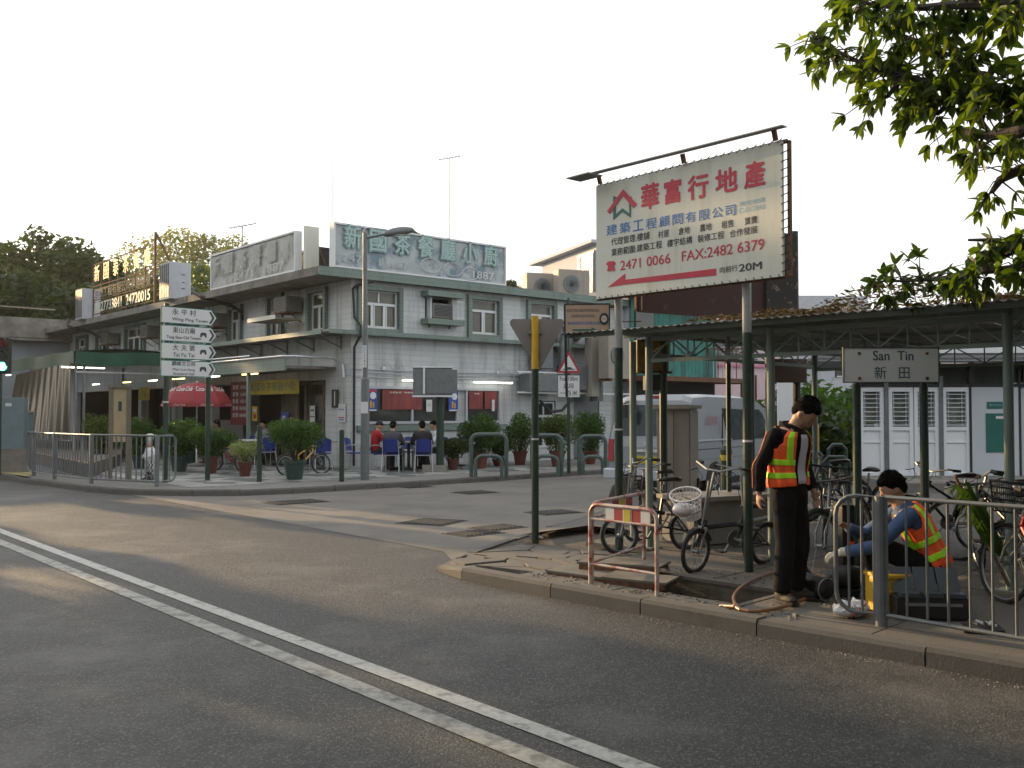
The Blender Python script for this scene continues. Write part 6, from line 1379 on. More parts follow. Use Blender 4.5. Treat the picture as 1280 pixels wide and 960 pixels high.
p=G(1021,622); t=T('bollard','bright yellow upright marker behind the standing worker','bollard',p-Vector((0,0,PV)),0); MB().box((0,0,.75),(.09,.06,1.35)).obj('post','yellow',t,bevel=.01); MB().lathe([(.1,PV),(.08,.2)],(0,0,0),12).obj('base','black',t)
for i,(x0,x1,yb,yt,lb) in enumerate([(1008,1030,630,566,'small dark hoop just right of the yellow marker'),(1030,1062,642,572,'small dark hoop nearest the San Tin sign post'),(1036,1058,622,556,'small dark hoop farthest back on the plaza')]):
    a=G(x0,yb); b=G(x1,yb); z=W(x0,yt,a.y).z; t=T('plaza_hoop',lb,'barrier',a.lerp(b,.5)-Vector((0,0,PV)),math.atan2((b-a).y,(b-a).x),'dark hoops on the plaza'); L=(b-a).length/2
    MB().tube([(-L,0,PV),(-L,0,z-.08),(-L+.08,0,z),(L-.08,0,z),(L,0,z-.08),(L,0,PV)],.035,8).obj('hoop','dgreen',t); MB().bar((-L,0,z-.4),(L,0,z-.4),.03,.03).obj('rail','dgreen',t)
mat('lensoff',(.12,.01,.008),.3)
# left edge: traffic light, cabinets
p=G(4,585,PV); D=23.5; p=W(4,515,D); t=T('traffic_light','traffic light showing green at the left picture edge','traffic light',(p.x,p.y,0),.15)
MB().cyl((-.12,.1,PV),(-.12,.1,3.4),.05,n=10).obj('post','dgreen',t); z0=W(4,467,D).z; z1=W(4,422,D).z
MB().box((0,0,(z0+z1)/2),(.30,.18,z1-z0)).obj('housing','black',t,bevel=.02)
for i,mm in enumerate(['lampgreen','glassdark','lensoff']):
    z=z0+.17+i*(z1-z0-.3)/2; MB().lathe([(0,.0),(.10,.0),(.10,.01),(0,.02)],(0,-.095,z),16,rot=rx).obj('lens',mm,t)
    k=MB(); vs=[]; 
    for q in range(9): a=math.pi*q/8; vs+=[(.115*math.cos(a),-.09,z+.115*math.sin(a)),(.115*math.cos(a),-.22,z+.115*math.sin(a))]
    k.add(vs,[(2*i_,2*i_+1,2*i_+3,2*i_+2) for i_ in range(8)]); k.obj('visor','black',t)
a=W(12,515,24.5); t=T('junction_cabinet','large blue grey junction cabinet at the left picture edge','cabinet',(a.x,a.y,0),.25); z1=W(10,497,24.5).z
MB().box((0,.2,(z1+.7)/2),(.66,.45,z1-.7)).obj('body','cabblue' if 'cabblue' in SPEC else (mat('cabblue',(.13,.18,.20),.6,var=.1),'cabblue')[1],t,bevel=.01); MB().box((0,.2,.42),(.8,.6,.6)).obj('plinth','oldconc',t); MB().box((-.02,-.034,z1-.18),(.14,.01,.08)).obj('label','signwhite',t)
a=W(28,515,25.5); t=T('junction_cabinet','smaller blue grey cabinet behind the large one at the left edge','cabinet',(a.x,a.y,0),.2); z1=W(28,516,25.5).z; MB().box((0,.2,(z1+.5)/2),(.36,.35,z1-.5)).obj('body','cabblue',t,bevel=.01); MB().box((0,.2,.35),(.5,.45,.4)).obj('plinth','oldconc',t); MB().box((0,.2,z1+.02),(.42,.4,.04)).obj('cap','beige',t)
# notice board kiosk
p=G(149,600); t=T('notice_board','tall beige notice board on two brown posts behind the left railing','notice board',p-Vector((0,0,PV)),.35)
z0,z1=W(149,553,p.y).z,W(149,485,p.y).z
for x in (-.19,.19): MB().box((x,0,(z1+PV)/2),(.09,.10,z1-PV)).obj('post','brownpost' if 'brownpost' in SPEC else (mat('brownpost',(.14,.12,.09),.7),'brownpost')[1],t)
MB().box((0,0,(z0+z1)/2),(.28,.06,z1-z0-.02)).obj('board','boardtan' if 'boardtan' in SPEC else (mat('boardtan',(.33,.27,.16),.6,var=.1),'boardtan')[1],t); MB().box((0,0,z1+.02),(.5,.14,.05)).obj('cap','brownpost',t); MB().box((0,-.033,(z0+z1)/2+.2),(.07,.006,.22)).obj('print','ink',t)
# umbrella
U=G(246,577); U=Vector((W(246,515,27).x,27,PV)); t=T('red_umbrella','red patio umbrella with white lettering over a terrace table','umbrella',U-Vector((0,0,PV)),.2)
z0=W(246,504,27).z; z1=W(246,478,27).z; m=MB(); N=8; vs=[(0,0,z1)]
rad=[(.35,.93),(.62,.75),(.82,.48),(.97,.12),(1,0)]
for f_,h in rad:
    for k in range(N*2): a=math.pi*k/N; r0=.94*f_*(1 if k%2==0 else .965); vs.append((r0*math.cos(a),r0*math.sin(a),z0+(z1-z0)*h))
fc=[(0,1+k,1+(k+1)%(2*N)) for k in range(2*N)]
for j in range(len(rad)-1): fc+=[(1+j*16+k,1+(j+1)*16+k,1+(j+1)*16+(k+1)%16,1+j*16+(k+1)%16) for k in range(16)]
m.add(vs,fc); 
vv=MB(); base=[(.94*(1 if k%2==0 else .965)*math.cos(math.pi*k/N),.94*(1 if k%2==0 else .965)*math.sin(math.pi*k/N)) for k in range(16)]
vv.add([(x,y,z0) for x,y in base]+[(x*1.01,y*1.01,z0-.10) for x,y in base],[(k,16+k,16+(k+1)%16,(k+1)%16) for k in range(16)])
m.obj('canopy','umbred' if 'umbred' in SPEC else (mat('umbred',(.25,.022,.032),.7,var=.1),'umbred')[1],t); vv.obj('valance','umbred',t)
MB().cyl((0,0,PV),(0,0,z1+.04),.02,n=8).obj('pole','white',t); MB().lathe([(.25,PV),(.25,PV+.08),(.05,PV+.12)],(0,0,0),14).obj('base','oldconc',t)
for k in range(8):
    a=math.pi*k/4+math.pi/8; c=.94*.70*.985; o=text('Coca-Cola',.46,.15,'signwhite',t,(c*math.cos(a)*1.03,c*math.sin(a)*1.03,z0+(z1-z0)*.66),rot=Euler((math.pi/2-.62,0,a+math.pi/2)).to_matrix().to_euler(),bold=.02,shear=.3); text('Coca-Cola',.34,.06,'signwhite',t,(.945*math.cos(a),.945*math.sin(a),z0-.05),rot=Euler((math.pi/2,0,a+math.pi/2)).to_matrix().to_euler(),shear=.3)
# chef figurine
p=Vector((W(188,515,21.8).x,21.8,PV)); t=T('chef_statue','waist high chef statue in a white hat and chequered trousers behind the left railing','statue',p,-.6)
k=.95
g=MB(); g.tube([(0,0,.42*k),(0,0,.55*k),(0,.02,.68*k),(0,0,.78*k)],[.10,.125,.12,.07],14); g.tube([(.09,0,.74*k),(.17,.02,.62*k),(.10,-.12,.55*k)],[.045,.04,.03],8); g.tube([(-.09,0,.74*k),(-.17,.02,.62*k),(-.16,-.1,.52*k)],[.045,.04,.03],8); g.obj('jacket','plasticwhite',t,smooth=True)
g=MB(); g.ball((0,-.01,.84*k),(.06,.065,.075),12); g.ball((0,-.08,.83*k),(.012,.015,.015),6); g.obj('head','skin',t,smooth=True); MB().lathe([(.058,.88*k),(.058,.96*k),(.085,1.02*k),(.08,1.08*k),(.03,1.10*k),(0,1.10*k)],(0,0,0),12).obj('hat','plasticwhite',t,smooth=True)
def checker():
    m,n,b=nodes('checker'); tc=n.nodes.new('ShaderNodeTexCoord'); c=n.nodes.new('ShaderNodeTexChecker'); c.inputs['Scale'].default_value=16; c.inputs[1].default_value=(.55,.55,.55,1); c.inputs[2].default_value=(.02,.02,.02,1); n.links.new(tc.outputs['Object'],c.inputs[0]); n.links.new(c.outputs[0],b.inputs['Base Color']); _M['checker']=m
checker(); g=MB()
for x in (-.06,.06): g.tube([(x,0,.44*k),(x*1.3,-.01,.25*k),(x*1.4,0,.06*k)],[.075,.06,.05],10)
g.obj('trousers','checker',t,smooth=True)
for x in (-.085,.085): MB().ball((x,-.04,.035),(.05,.09,.035),10).obj('shoe','black',t,smooth=True)
MB().lathe([(.2,0),(.2,.03),(0,.03)],(0,0,-.01),16).obj('base','black',t)
# ================= POTTED PLANTS
def plant(px,yb,yt,hw,label,pot='terracotta',leaf='leaf_bush',potw=None,poth=None,shape='round'):
    p=G(px,yb); z=W(px,yt,p.y).z; k=p.y/F; hw=hw*k; pw=(potw*k/2 if potw else hw*.5); ph=(poth*k if poth else .38)
    t=T('potted_plant',label,'potted plant',(p.x,p.y,PV),random.random()*6,'potted bushes round the restaurant terrace')
    o=MB().lathe([(pw*.66,0),(pw*.95,ph*.85),(pw*1.08,ph*.86),(pw*1.08,ph),(pw*.92,ph),(pw*.9,ph*.93)],(0,0,0),18).obj('pot',pot,t); MB().lathe([(0,ph*.93),(pw*.91,ph*.93)],(0,0,0),14).obj('soil','soil',t)
    zt=z-PV; st=MB()
    for i in range(5): a=i*1.3; st.tube([(0.03*math.cos(a),.03*math.sin(a),ph*.9),(hw*.25*math.cos(a),hw*.25*math.sin(a),(ph+zt)/2),(hw*.5*math.cos(a),hw*.5*math.sin(a),zt*.85)],[.018,.012,.005],5)
    st.obj('stem','bark',t); c=MB(); zc=(ph+zt)/2+.05; rz_=(zt-ph)/2
    nn=int(4200*min(1,hw/.5)) if shape!='loose' else 1300; hw*=1.12
    for i in range(9):
        a=i*2.4; f=.45+.1*(i%3); leafcloud(c,(hw*f*math.cos(a),hw*f*math.sin(a),zc+rz_*random.uniform(-.35,.5)),(hw*.55,hw*.55,rz_*.55),nn//9,.035,.45)
    if shape=='fan': leafcloud(c,(0,0,zt-rz_*.45),(hw*1.02,hw*1.02,rz_*.45),1500,.035,.45)
    leafcloud(c,(0,0,zc),(hw*.8,hw*.8,rz_*.9),nn//3,.035,.45); leafcloud(c,(0,0,ph+.10),(hw*.55,hw*.55,.18),int(nn*.12),.035,.45) if shape!='fan' else None; c.obj('foliage',leaf,t)
plant(368,600,524,31,'big fan shaped bush in a dark green pot in front of the yellow bicycle','potgreen',potw=28,poth=25,shape='fan')
plant(306,596,552,19,'loose pale leaved plant in a dark red pot under the white table','potred','leaf_var',potw=18,poth=18,shape='loose')
plant(264,592,534,28,'round bush in a red brown pot left of the second sign post','potred',potw=18,poth=22)
plant(224,590,524,24,'bush in a large dark green tub behind the direction sign post','potgreen',potw=24,poth=20)
plant(176,586,519,23,'bush in a square green tub right of the notice board','potgreen',potw=22,poth=16)
plant(126,582,518,20,'bush with paler leaves left of the notice board','potgreen',leaf='leaf_mid',potw=18,poth=16)
plant(238,580,530,20,'bush hidden behind the pale pole of the direction sign','potgreen',potw=18,poth=16)
plant(600,586,517,24,'large round bush in an orange pot right of the seated group','terracotta',potw=22,poth=20)
plant(566,588,548,20,'low dark bush in a dark pot beside the grey cabinet post','potred',leaf='leaf_dark',potw=15,poth=14)
plant(624,583,544,17,'low bush in a dark bowl behind the nearest hoop barrier','potred',leaf='leaf_dark',potw=18,poth=8)
plant(650,581,516,19,'round bush in an orange pot left of the yellow and black sign pole','terracotta',potw=18,poth=17)
plant(697,583,517,24,'pale variegated bush in an orange pot under the hump sign','terracotta',leaf='leaf_mid',potw=20,poth=19)
plant(738,580,513,19,'bright round bush in an orange pot left of the billboard post','terracotta',potw=17,poth=16)
# ================= TABLES, CHAIRS
def chair(label,p,rz,col='blue'):
    t=T('patio_chair',label,'chair',(p.x,p.y,p.z),rz,'blue patio chairs at the restaurant')
    MB().box((0,0,.44),(.44,.42,.03)).obj('seat',col,t,bevel=.01)
    m=MB(); n=8; vs=[]
    for i in range(n+1):
        x=-.21+.42*i/n; y=-.21-.05*(1-(x/.21)**2)
        for z in (.50,.62,.76,.84-.05*abs(x/.21)**3): vs.append((x*(1.0 if z<.8 else .9),y-(z-.5)*.18,z))
    m.add(vs,[(i*4+j,(i+1)*4+j,(i+1)*4+j+1,i*4+j+1) for i in range(n) for j in range(3)]); o=m.obj('backrest',col,t); sd_=o.modifiers.new('t','SOLIDIFY'); sd_.thickness=.015
    for s in (-1,1):
        MB().tube([(s*.23,.21,0),(s*.22,.19,.44),(s*.235,.16,.62),(s*.24,.08,.655),(s*.24,-.12,.655),(s*.215,-.24,.62)],.0135,6).obj('leg','alu',t); MB().tube([(s*.23,-.30,0),(s*.21,-.22,.44),(s*.20,-.30,.80)],.0135,6).obj('leg','alu',t)
    MB().bar((-.22,-.2,.42),(.22,-.2,.42),.02,.02).obj('crossbar','alu',t); return t
def rtable(label,p,r=.45,h=.74,m_='beige'):
    t=T('round_table',label,'table',(p.x,p.y,p.z),0,'round pedestal tables at the restaurant'); MB().lathe([(0,h-.03),(r,h-.03),(r,h),(0,h)],(0,0,0),24).obj('top',m_,t); MB().cyl((0,0,.03),(0,0,h-.03),.04,n=10).obj('pedestal','black',t); MB().lathe([(.25,0),(.25,.03),(.06,.06)],(0,0,0),14).obj('base','black',t); return t
def BL(a,b): return B(a,b,PV+.012)
TBL=(1.95,-2.1)
# ---- terrace furniture placement
def at(px,Y,z=PV+.012): q=W(px,515,Y); return Vector((q.x,Y,z))
rtable('round table between the four people in front of the long window',at(511,25.6))
rtable('round table left of the corner, behind the big green pot',at(348,27.6)); rtable('dark table edge beside the tiled corner pillar',at(404,25.8),.4); rtable('round table right of the seated group, behind the low bush',at(572,27.4))
t=T('long_table','long pale folding table in front of the stainless counter','table',at(297,25.9),.08)
MB().box((0,0,.76),(1.15,.6,.035)).obj('top','signcream',t)
for x in (-.5,.5): m=MB(); m.bar((x,-.25,0),(x*.8,.25,.74),.025,.025); m.bar((x,.25,0),(x*.8,-.25,.74),.025,.025); m.obj('leg','steel',t)
for px,Y,rz,lb in [(491,24.75,-.1,'blue chair under the person in dark grey'),(529,24.75,.15,'blue chair under the person in black, right of the table'),(472,25.45,-1.35,'blue chair under the person in red'),(508,26.3,3.0,'empty blue chair on the far side of the group table'),(446,25.6,-1.75,'empty blue chair between the corner pipe and the lamp post'),(401,25.2,.5,'empty blue chair right of the yellow bicycle wheel'),(578,26.9,2.9,'empty blue chair left of the large round bush'),(603,27.2,3.3,'empty blue chair half behind the large round bush'),(332,26.7,.6,'blue chair right of the long pale table'),(304,27.3,2.6,'blue chair showing over the middle of the long pale table'),(318,27.6,2.9,'blue chair showing over the right end of the long pale table'),(546,26.0,2.4,'blue chair under the person in white'),(276,28.1,1.3,'blue chair behind the person in pink')]: chair(lb,at(px,Y),rz)
for px,Y,col,lb in [(536,25.9,'bluep','small blue cup')]: pass
for (dx,dy,col,lb) in [(-.15,-.1,'yellow','yellow carton standing on the group table'),(.12,.05,'plasticwhite','white bowl on the group table')]:
    o=at(511,25.6); MB().lathe([(.04,0),(.05,.10),(0,.10)],(0,0,0),10).obj('carton' if col=='yellow' else 'bowl',col,None,loc=(o.x+dx,o.y+dy,o.z+.74),label=lb,cat='carton' if col=='yellow' else 'bowl')
# ================= PEOPLE
def remesh(o,vox,sm=6,f=.6):
    m=o.modifiers.new('join','REMESH'); m.mode='VOXEL'; m.voxel_size=vox; m.use_smooth_shade=True
    s=o.modifiers.new('soften','SMOOTH'); s.iterations=sm; s.factor=f; return o
def limb(mb,P,r,n=12): P=[Vector(p) for p in P]; mb.tube(P,r,n); mb.ball(P[0],r[0] if not isinstance(r[0],tuple) else r[0][0],10); mb.ball(P[-1],r[-1],10)
def lerp3(P,R_,k=4):
    out=[];ro=[]
    for i in range(len(P)-1):
        for j in range(k): f=j/k; out.append(Vector(P[i]).lerp(Vector(P[i+1]),f)); ro.append(R_[i]*(1-f)+R_[i+1]*f)
    return out+[Vector(P[-1])],ro+[R_[-1]]
def hand(mb,w,d,nrm,s=1.0,curl=.5,side=1):
    """w wrist, d pointing along the hand, nrm palm normal; fingers curl towards nrm"""
    d=Vector(d).normalized(); nrm=Vector(nrm); nrm=(nrm-d*nrm.dot(d)).normalized(); lat=d.cross(nrm)*side
    rot=Matrix((lat,nrm,d)).transposed(); c=w+d*.045*s
    mb.ball(c,(.038*s,.016*s,.050*s),10,rot=rot); mb.ball(w,(.026*s,.021*s,.03*s),8,rot=rot)
    for i,(o,L) in enumerate([(-.027,.066),(-.009,.076),(.010,.072),(.027,.058)]):
        b=c+lat*o*s+d*.036*s; pts=[b]; a=0; dd=d.copy()
        for k,f in enumerate((.42,.32,.26)):
            a=curl*(.45+.35*k)+.06*i; dd=(d*math.cos(a)+nrm*math.sin(a)); pts.append(pts[-1]+dd*L*f*s)
        mb.tube(pts,[.0095*s,.009*s,.008*s,.0065*s],7); mb.ball(pts[-1],.0065*s,6)
    b=w+d*.022*s-lat*.028*s; p1=b+(d*.6-lat*.75+nrm*.25).normalized()*.034*s; p2=p1+(d*.85-lat*.15+nrm*.5).normalized()*.028*s; mb.tube([b,p1,p2],[.012*s,.011*s,.008*s],7); mb.ball(p2,.008*s,6)
def head(mb,c,Hm,s=1.0):
    A=lambda v:Vector(c)+Hm@(Vector(v)*s)
    mb.ball(c,(.098*s,.078*s,.105*s),16,rot=Hm); mb.ball(A((.018,0,-.055)),(.072*s,.060*s,.062*s),12,rot=Hm); mb.ball(A((.055,0,-.095)),(.026*s,.028*s,.022*s),8,rot=Hm)   # skull, jaw, chin
    mb.tube([A((.09,0,.012)),A((.105,0,-.012)),A((.113,0,-.032))],[.010*s,.013*s,.016*s],8); mb.ball(A((.100,0,-.038)),(.016*s,.019*s,.011*s),8,rot=Hm)      # nose
    mb.ball(A((.078,0,.028)),(.020*s,.052*s,.012*s),8,rot=Hm); mb.ball(A((.088,0,-.062)),(.013*s,.026*s,.008*s),8,rot=Hm); mb.ball(A((.086,0,-.072)),(.012*s,.022*s,.007*s),8,rot=Hm)  # brow, lips
    for y in (-1,1): mb.ball(A((.062,y*.040,-.025)),(.026*s,.022*s,.022*s),8,rot=Hm); mb.ball(A((-.008,y*.080,-.015)),(.020*s,.009*s,.032*s),8,rot=Hm)  # cheeks, ears
def person(label,loc,rz,J,top='jacket',bottom='trouser',skin='skin',sleeve_to=1.0,vest=None,hairlen=0,vox=.014,glove=None,shoe='shoe',cap=None,tee=None,hair=True,W_=1.0,gloves=(0,0),curl=.5,open_front=False,sc_=1.0):
    t=T('person',label,'person',loc,rz); 
    P,C_,N_=[Vector(J[k]) for k in ('pelvis','chest','neck')]; hc=Vector(J['head']); Hm=Euler((J.get('roll',0),J.get('pitch',0),J.get('yaw',0))).to_matrix()
    shl={1:Vector(J['sL']),-1:Vector(J['sR'])}
    prof=[(0,.150,.105),(.12,.158,.112),(.3,.145,.102),(.5,.160,.112),(.72,.182,.118),(.87,.172,.105),(.95,.115,.085),(1.0,.062,.062)]
    lat=(shl[1]-shl[-1]).normalized()
    def spine(f):
        a=P.lerp(C_,f); b=C_.lerp(N_,f); return a.lerp(b,f)
    def torso(mb,add,f0=0,f1=1.0,n=24,lo=0):
        pts=[];rr=[]
        for (f,w,d) in prof:
            if f<f0-.001 or f>f1+.001: continue
            pts.append(spine(f)); rr.append(((w*W_+add),(d*W_+add)))
        dirx=lat.cross(Vector((0,0,1))) ; mb.tube(pts,rr,n,up=Vector((1,0,0)))
    b=MB(); torso(b,0); b.ball(spine(.02),(.105,.15,.10),12)
    b.tube([N_-Vector((0,0,.04)),N_.lerp(hc,.45),hc+Hm@Vector((-.02,0,-.04))],[.062,.054,.056],12); head(b,hc,Hm)
    for s in (1,-1):
        k='L' if s>0 else 'R'; S0,E,Wr=Vector(J['s'+k]),Vector(J['e'+k]),Vector(J['w'+k]); pts,r=lerp3([S0,E,Wr],[.050,.038,.026]); b.tube(pts,r,10); b.ball(S0,.055,10); b.ball(E,.038,8)
        hd=Vector(J.get('h'+k,(Wr-E).normalized())); hand(b,Wr,hd,J.get('n'+k,(0,-s,0)),1.0,J.get('c'+k,curl),side=s)
        Hp,Kn,An=Vector(J['hp'+k]),Vector(J['k'+k]),Vector(J['a'+k]); pts,r=lerp3([Hp,Kn,An],[.078,.052,.036]); b.tube(pts,r,10); b.ball(Kn,.052,8)
        ft=Vector(J.get('f'+k,(1,0,0))).normalized(); b.tube([An,An-Vector((0,0,.05))+ft*.02,An-Vector((0,0,.06))+ft*.10],[.030,.024,.016],8)
    remesh(b.obj('body',skin,t),vox*.75,3,.5)
    # clothes
    u=MB(); torso(u,.016,0,.95); 
    for s in (1,-1):
        k='L' if s>0 else 'R'; S0,E,Wr=Vector(J['s'+k]),Vector(J['e'+k]),Vector(J['w'+k]); We=E.lerp(Wr,.93 if sleeve_to>=1 else 0) if sleeve_to>=1 else S0.lerp(E,.7)
        if sleeve_to>=1: pts,r=lerp3([S0,E,We],[.066,.055,.045],5); r=[q*(1+.05*math.sin(i*2.1)) for i,q in enumerate(r)]
        else: pts,r=lerp3([S0,We],[.066,.06],3)
        u.tube(pts,r,12); u.ball(S0,.068,12); 
        if sleeve_to>=1: u.ball(E,.056,10)
    u.tube([spine(.9),N_+Vector((0,0,.02))],[.10,.072],14)
    remesh(u.obj('top',top,t),vox,4,.5)
    l=MB(); l.ball(spine(.03),(.125*W_,.168*W_,.13),14); l.tube([spine(.0),spine(.14)],[(.165*W_,.118*W_)]*2,18,up=Vector((1,0,0)))
    for s in (1,-1):
        k='L' if s>0 else 'R'; Hp,Kn,An=Vector(J['hp'+k]),Vector(J['k'+k]),Vector(J['a'+k]); pts,r=lerp3([Hp,Kn,An+Vector((0,0,-.015))],[.104,.080,.070],6); r=[q*(1+.045*math.sin(i*1.9+s)) for i,q in enumerate(r)]; l.tube(pts,r,12); l.ball(Kn,.078,10); l.ball(Hp,.10,10)
    remesh(l.obj('trousers',bottom,t),vox,4,.5)
    for s in (1,-1):
        k='L' if s>0 else 'R'; An=Vector(J['a'+k]); ft=Vector(J.get('f'+k,(1,0,0))).normalized(); sh_=MB(); lt_=Vector((-ft.y,ft.x,0)); rr=Matrix((ft,lt_,Vector((0,0,1)))).transposed()
        z0=An.z-.085; sh_.ball(Vector((An.x,An.y,z0+.055))-ft*.01,(.068,.047,.075),12,rot=rr); sh_.ball(Vector((An.x,An.y,z0+.035))+ft*.11,(.085,.047,.036),12,rot=rr); sh_.tube([Vector((An.x,An.y,z0+.03))-ft*.04,Vector((An.x,An.y,z0+.03))+ft*.12],[(.042,.03)]*2,10,up=Vector((0,0,1)))
        o=remesh(sh_.obj('shoe',shoe,t),.012,3,.5); so_=MB(); so_.prism([( (An+ft*a+lt_*c).x,(An+ft*a+lt_*c).y) for a,c in ((-.07,-.03),(-.07,.03),(.0,.043),(.12,.048),(.19,.028),(.19,-.028),(.12,-.048),(.0,-.043))],z0,z0+.018); so_.obj('sole','rubber',o)
    A=lambda v:hc+Hm@Vector(v)
    if cap: m=MB(); m.ball(A((-.006,0,.035)),(.107,.087,.095),14,rot=Hm); m.tube([A((.07,0,.045)),A((.17,0,.03))],[(.07,.008),(.05,.006)],10,up=Hm@Vector((0,0,1))); remesh(m.obj('cap',cap,t),.012,2,.4)
    if hair:
        m=MB(); m.ball(A((-.022,0,.030)),(.098,.090,.098),16,rot=Hm); m.ball(A((.022,0,.075)),(.075,.072,.045),12,rot=Hm); m.ball(A((-.055,0,-.01)),(.06,.078,.075),12,rot=Hm)
        if hairlen: m.ball(A((-.06,0,-.07)),(.05,.075,.08),12,rot=Hm)
        rg=random.Random(5)
        for i in range(190):
            th=rg.uniform(0,6.28); ph=rg.uniform(.05,1.35); q=Vector((-.022+.096*math.sin(ph)*math.cos(th),.088*math.sin(ph)*math.sin(th),.03+.098*math.cos(ph)))
            if q.x>.045 and q.z<.075: continue
            dq=Vector((q.x+.022,q.y,(q.z-.03))).normalized(); m.tube([A(q-dq*.02),A(q+dq*rg.uniform(.008,.024)+Vector((.012,rg.uniform(-.008,.008),-.006)))],[.011,.003],5)
        ho=remesh(m.obj('hair','hair',t),.009,1,.4)
        if vox<.02:
            tf=MB()
            for i in range(900):
                th=rg.uniform(0,6.28); ph=rg.uniform(.02,1.75); q=Vector((-.022+.098*math.sin(ph)*math.cos(th),.090*math.sin(ph)*math.sin(th),.032+.098*math.cos(ph)))
                if q.x>.03 and q.z<.055: continue
                dq=Vector((q.x+.022,q.y,q.z-.03)).normalized(); L_=rg.uniform(.012,.032); dd=(dq*.6+Vector((.55 if q.z>.03 else -.1,rg.uniform(-.35,.35),-.35 if q.z<.08 else .1))).normalized()
                p0=A(q-dq*.006); p1=A(q+dd*L_); sd__=(Hm@dd.orthogonal()).normalized()*.0035; tf.add([p0-sd__,p0+sd__,p1],[(0,1,2)])
            tf.obj('hair_strands','hair',t,kind='stuff')
    for y in (-1,1): 
        if vox<.02: e=MB(); e.ball(A((.083,y*.030,.004)),(.008,.012,.006),8,rot=Hm); e.obj('eye','black',t)
    return t,spine,prof,lat,J
def vest(t,spine,prof,W_,gap=.5,add=.030,hem=.05,back_x=None,text_=None,tilt=None):
    """open fronted sleeveless vest; angle 0 is the front (+X side)"""
    def rad(f):
        for (a,b) in zip(prof,prof[1:]):
            if a[0]<=f<=b[0]: k=(f-a[0])/(b[0]-a[0]); return (a[1]*(1-k)+b[1]*k,a[2]*(1-k)+b[2]*k)
        return prof[-1][1:]
    def S_(th,f,ad):
        w,d=rad(min(f,1)); c=spine(f); dv=(spine(min(1,f+.02))-spine(max(0,f-.02))).normalized(); la=Vector((0,1,0)); fr=la.cross(dv).normalized()
        fl=.014*math.sin(th*9+f*5)*(1-f)   # folds towards the hem
        return c+fr*((d*W_+ad+fl)*math.cos(th))+la*((w*W_+ad+fl)*math.sin(th))
    n=132; F_=[hem+(.955-hem)*i/60 for i in range(61)]
    def keep(th,f):
        a=abs((th+math.pi)%(2*math.pi)-math.pi)
        if a<gap*(1 if f<.75 else 1.0): return False
        if f>.66:   # armholes
            d=abs(a-math.pi/2); 
            d=abs(a-math.pi/2-.02)
            if d<.16+.30*min(1,(f-.66)/.12) : return False
        return True
    def patch(nm,m_,cond,ad,thick=.004):
        m=MB(); idx={}
        def vi(i,j):
            i%=n
            if (i,j) not in idx: idx[(i,j)]=len(m.v); m.v.append(tuple(S_(2*math.pi*i/n,F_[j],ad)))
            return idx[(i,j)]
        for i in range(n):
            for j in range(len(F_)-1):
                th=2*math.pi*(i+.5)/n; f=(F_[j]+F_[j+1])/2
                if keep(th,f) and cond(th,f): m.f.append((vi(i,j),vi(i+1,j),vi(i+1,j+1),vi(i,j+1))); m.m.append(0)
        if m.f: o=m.obj(nm,m_,t,smooth=True); s=o.modifiers.new('cloth','SOLIDIFY'); s.thickness=thick; return o
    ang=lambda th:abs((th+math.pi)%(2*math.pi)-math.pi)
    patch('vest','vest',lambda th,f:True,add)
    patch('reflective_band','lime',lambda th,f:.18<f<.27,add+.004); patch('reflective_band','lime',lambda th,f:.40<f<.49,add+.004)
    patch('reflective_strap','lime',lambda th,f:f>.49 and th<math.pi and (abs(ang(th)-.80)<.13),add+.004); patch('reflective_strap','lime',lambda th,f:f>.49 and th<math.pi and (abs(ang(th)-2.32)<.13),add+.004)
    patch('reflective_strap','lime',lambda th,f:f>.49 and th>math.pi and (abs(ang(th)-.80)<.13),add+.004); patch('reflective_strap','lime',lambda th,f:f>.49 and th>math.pi and (abs(ang(th)-2.32)<.13),add+.004)
    return S_
# --- standing worker
J=dict(pelvis=(0,0,.90),chest=(-.03,0,1.16),neck=(.035,0,1.415),head=(.14,.03,1.525),pitch=.80,yaw=.25,sL=(.0,.175,1.345),sR=(-.01,-.175,1.345),eL=(.01,.235,1.09),eR=(-.115,-.235,1.10),wL=(.11,.20,.88),wR=(-.13,-.235,.875),nR=(.5,1,0),nL=(0,-1,0),
  hpL=(0,.085,.88),hpR=(0,-.085,.88),kL=(.045,.10,.49),kR=(.02,-.095,.49),aL=(-.01,.11,.095),aR=(.0,-.12,.095),fR=(1,-.45,0),fL=(1,.25,0),cR=.9,cL=.6)
pw=G(987,751); t,sp_,pf,la,_=person('standing worker in an orange and lime vest over a dark jacket, head bowed',pw,R(-46),J,'jacket','trouser','skin',W_=1.04,vox=.013)
vest(t,sp_,pf,1.04,gap=.50,add=.034)
